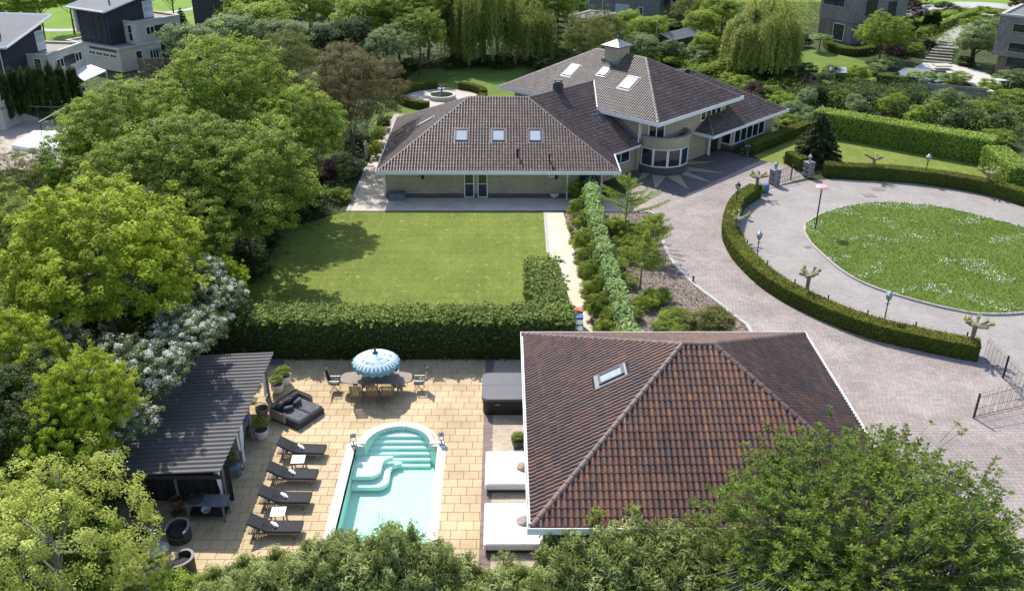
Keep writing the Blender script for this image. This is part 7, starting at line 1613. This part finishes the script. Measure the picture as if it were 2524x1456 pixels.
# pollarded planes
def pollard(x,y,yt,lb,z0=.9,seed=0,green=.5):
    p=at(x,y,z0); g=random.Random(seed); h=hat(x,yt,p)-.25; r=empty('pollard_tree',(p.x,p.y,0),0,lb,'tree','pollarded trees round the ring road'); q=MB(); q.tube([(0,0,0),(0,0,h*.6),(0,0,h)],[.13,.11,.13],8)
    P=[]
    for i in range(8):
        a=i*.785+g.random()*.5; L=.4+.4*g.random(); e=Vector((math.cos(a)*L,math.sin(a)*L,h+.1+.12*g.random())); q.tube([(0,0,h-.05),(math.cos(a)*L*.5,math.sin(a)*L*.5,h+.02),e],[.1,.075,.07],6); q.lathe([(.02,-.08),(.1,-.03),(.11,.03),(.03,.09)],6,tuple(e))
        for k in range(14): P.append(e+Vector((g.gauss(0,.07),g.gauss(0,.07),.08+g.random()*.12)))
    q.build('trunk',mat('pale_pollard_bark',[(.13,.105,.08),(.27,.225,.17)],.9,9) if 'pale_pollard_bark' not in MATS else MATS['pale_pollard_bark'],r)
    P=np.array([tuple(v) for v in P]); N=norm(rng.normal(size=P.shape)+[0,0,.8]); link('leaves',leafobj('leaves',P,N,.07+.08*rng.random(len(P)),L_yellow if green else L_olive,.6,seed),r)
for i,(x,y,yt,lb) in enumerate(((1866,455,428,'pollarded tree beside the blue crate at the hedge end'),(1815,560,528,'pollarded tree leaning over the hedge bend'),(1990,709,668,'pollarded tree in the hedge between the two near lamp posts'),(2396,836,790,'pollarded tree with leafy knobs at the end of the near hedge'),(2152,414,384,'pollarded tree behind the far hedge left of the leaning lamp'),(2434,448,418,'pollarded tree at the corner of the bright leafy hedge'))): pollard(x,y,yt,lb,.9,i)
p=at(1885,462,.4); r=empty('blue_crate',(p.x,p.y,.02),.5,'blue plastic crate beside the left gate pillar','crate'); MB().box((0,0,.3),(.6,.42,.56),0,.03).build('body',bluepl,r); MB().box((0,0,.6),(.64,.46,.05),0,.02).build('lid',bluepl,r); p=at(1872,464,.4); bush((p.x,p.y),.45,.8,'small bush squeezed between pollard and blue crate',L_green,'bush','garden_shrub')
def ironfence(name,pts,h,lb,cat,n_,posts=True,arch=0.,gate=False):
    r=wroot(name,(pts[0][0],pts[0][1],0),lb,cat); a,b=Vector((*pts[0],0)),Vector((*pts[1],0)); L=(b-a).length; d=(b-a).normalized()
    top=lambda t:h+arch*math.sin(PI*t)
    q=MB(); q.tube([a.lerp(b,t/10)+Vector((0,0,top(t/10)*.86)) for t in range(11)],.014,4); q.tube([a+Vector((0,0,.1)),b+Vector((0,0,.1))],.02,4); 
    if gate: q.tube([a+Vector((0,0,.42*h)),b+Vector((0,0,.42*h))],.012,4)
    q.build('rail',iron,r)
    for i in range(n_):
        t=(i+.5)/n_; c=a.lerp(b,t); z=top(t); w_=L/n_*.28; MB().tube([c-d*w_+Vector((0,0,.1))]+[c+d*(-w_*math.cos(R(k)))+Vector((0,0,z-.05+w_*math.sin(R(k)))) for k in range(0,181,45)]+[c+d*w_+Vector((0,0,.1))],.008,3).build('hoop_bar',iron,r)
        MB().tube([a.lerp(b,i/n_+.0001)+Vector((0,0,.1)),a.lerp(b,i/n_+.0001)+Vector((0,0,z*.86))],.007,3).build('bar',iron,r)
    if posts:
        for t in posts: c=a.lerp(b,t); MB().box((c.x,c.y,h*.52),(.07,.07,h*1.06)).build('post',iron,r)
A=at(2423,884);B=at(2524,985); E=B+(B-A)*.5
ironfence('iron_fence',[(A.x,A.y),(E.x,E.y)],1.25,'black hooped iron fence running from the hedge end past the driveway','fence',18,(.33,.98))
A=at(2398,1031);B=at(2600,985); ironfence('iron_gate',[(A.x,A.y),(B.x,B.y)],1.3,'open black iron gate leaf standing on the driveway at the right edge','gate',10,(0.005,.99),.12,True)
c=A.lerp(B,.66); o=MB().tube([(0,0,0),(1.,0.2,.05)],.05,8).build('gate_opener',steel); o.location=(c.x-.6,c.y-.16,.45); tag(o,'silver hydraulic arm on the open gate leaf','gate opener')
A=at(1912,452);B=at(1984,437); ironfence('iron_gate',[(A.x+.3,A.y),(B.x-.3,B.y)],1.2,'closed black iron gate between the two stone pillars','gate',9,(.5,),.15,True)
A=at(1996,437);B=at(2028,433); ironfence('iron_gate',[(A.x+.2,A.y),(B.x,B.y)],1.1,'narrow iron side gate right of the gate pillars','gate',4,(.95,),0)
hp=[Vector((*p,0)) for p in fh]; hf=wroot('iron_fence',(hp[0].x,hp[0].y,0),'low hooped iron fence peeping over the long clipped hedge','fence'); 
dd=0
for i in range(len(hp)-1):
    a,b=hp[i],hp[i+1]; t=(b-a).normalized(); nrm=Vector((-t.y,t.x,0)); s=nrm if (a+nrm-Vector((28,52,0))).length<(a-Vector((28,52,0))).length else -nrm; a=a+s*.52;b=b+s*.52; m=max(1,int((b-a).length/.42))
    for k in range(m):
        c=a.lerp(b,(k+.5)/m); w_=.08; dd+=1
        if dd%7==0: MB().box((c.x,c.y,.58),(.06,.06,1.16)).build('post',iron,hf)
        else: MB().tube([c-t*w_+Vector((0,0,.2))]+[c+t*(-w_*math.cos(R(q_)))+Vector((0,0,1.0+w_*math.sin(R(q_)))) for q_ in range(0,181,60)]+[c+t*w_+Vector((0,0,.2))],.008,3).build('hoop_bar',iron,hf)
# small bits
p=at(1708,695); o=MB().lathe([(.06,0),(.05,.3),(.1,.34),(.02,.42)],8).build('garden_lamp',iron); o.location=(p.x,p.y,0); tag(o,'small black path lamp at the drive edge beside the mulch bed','lamp')
settle()
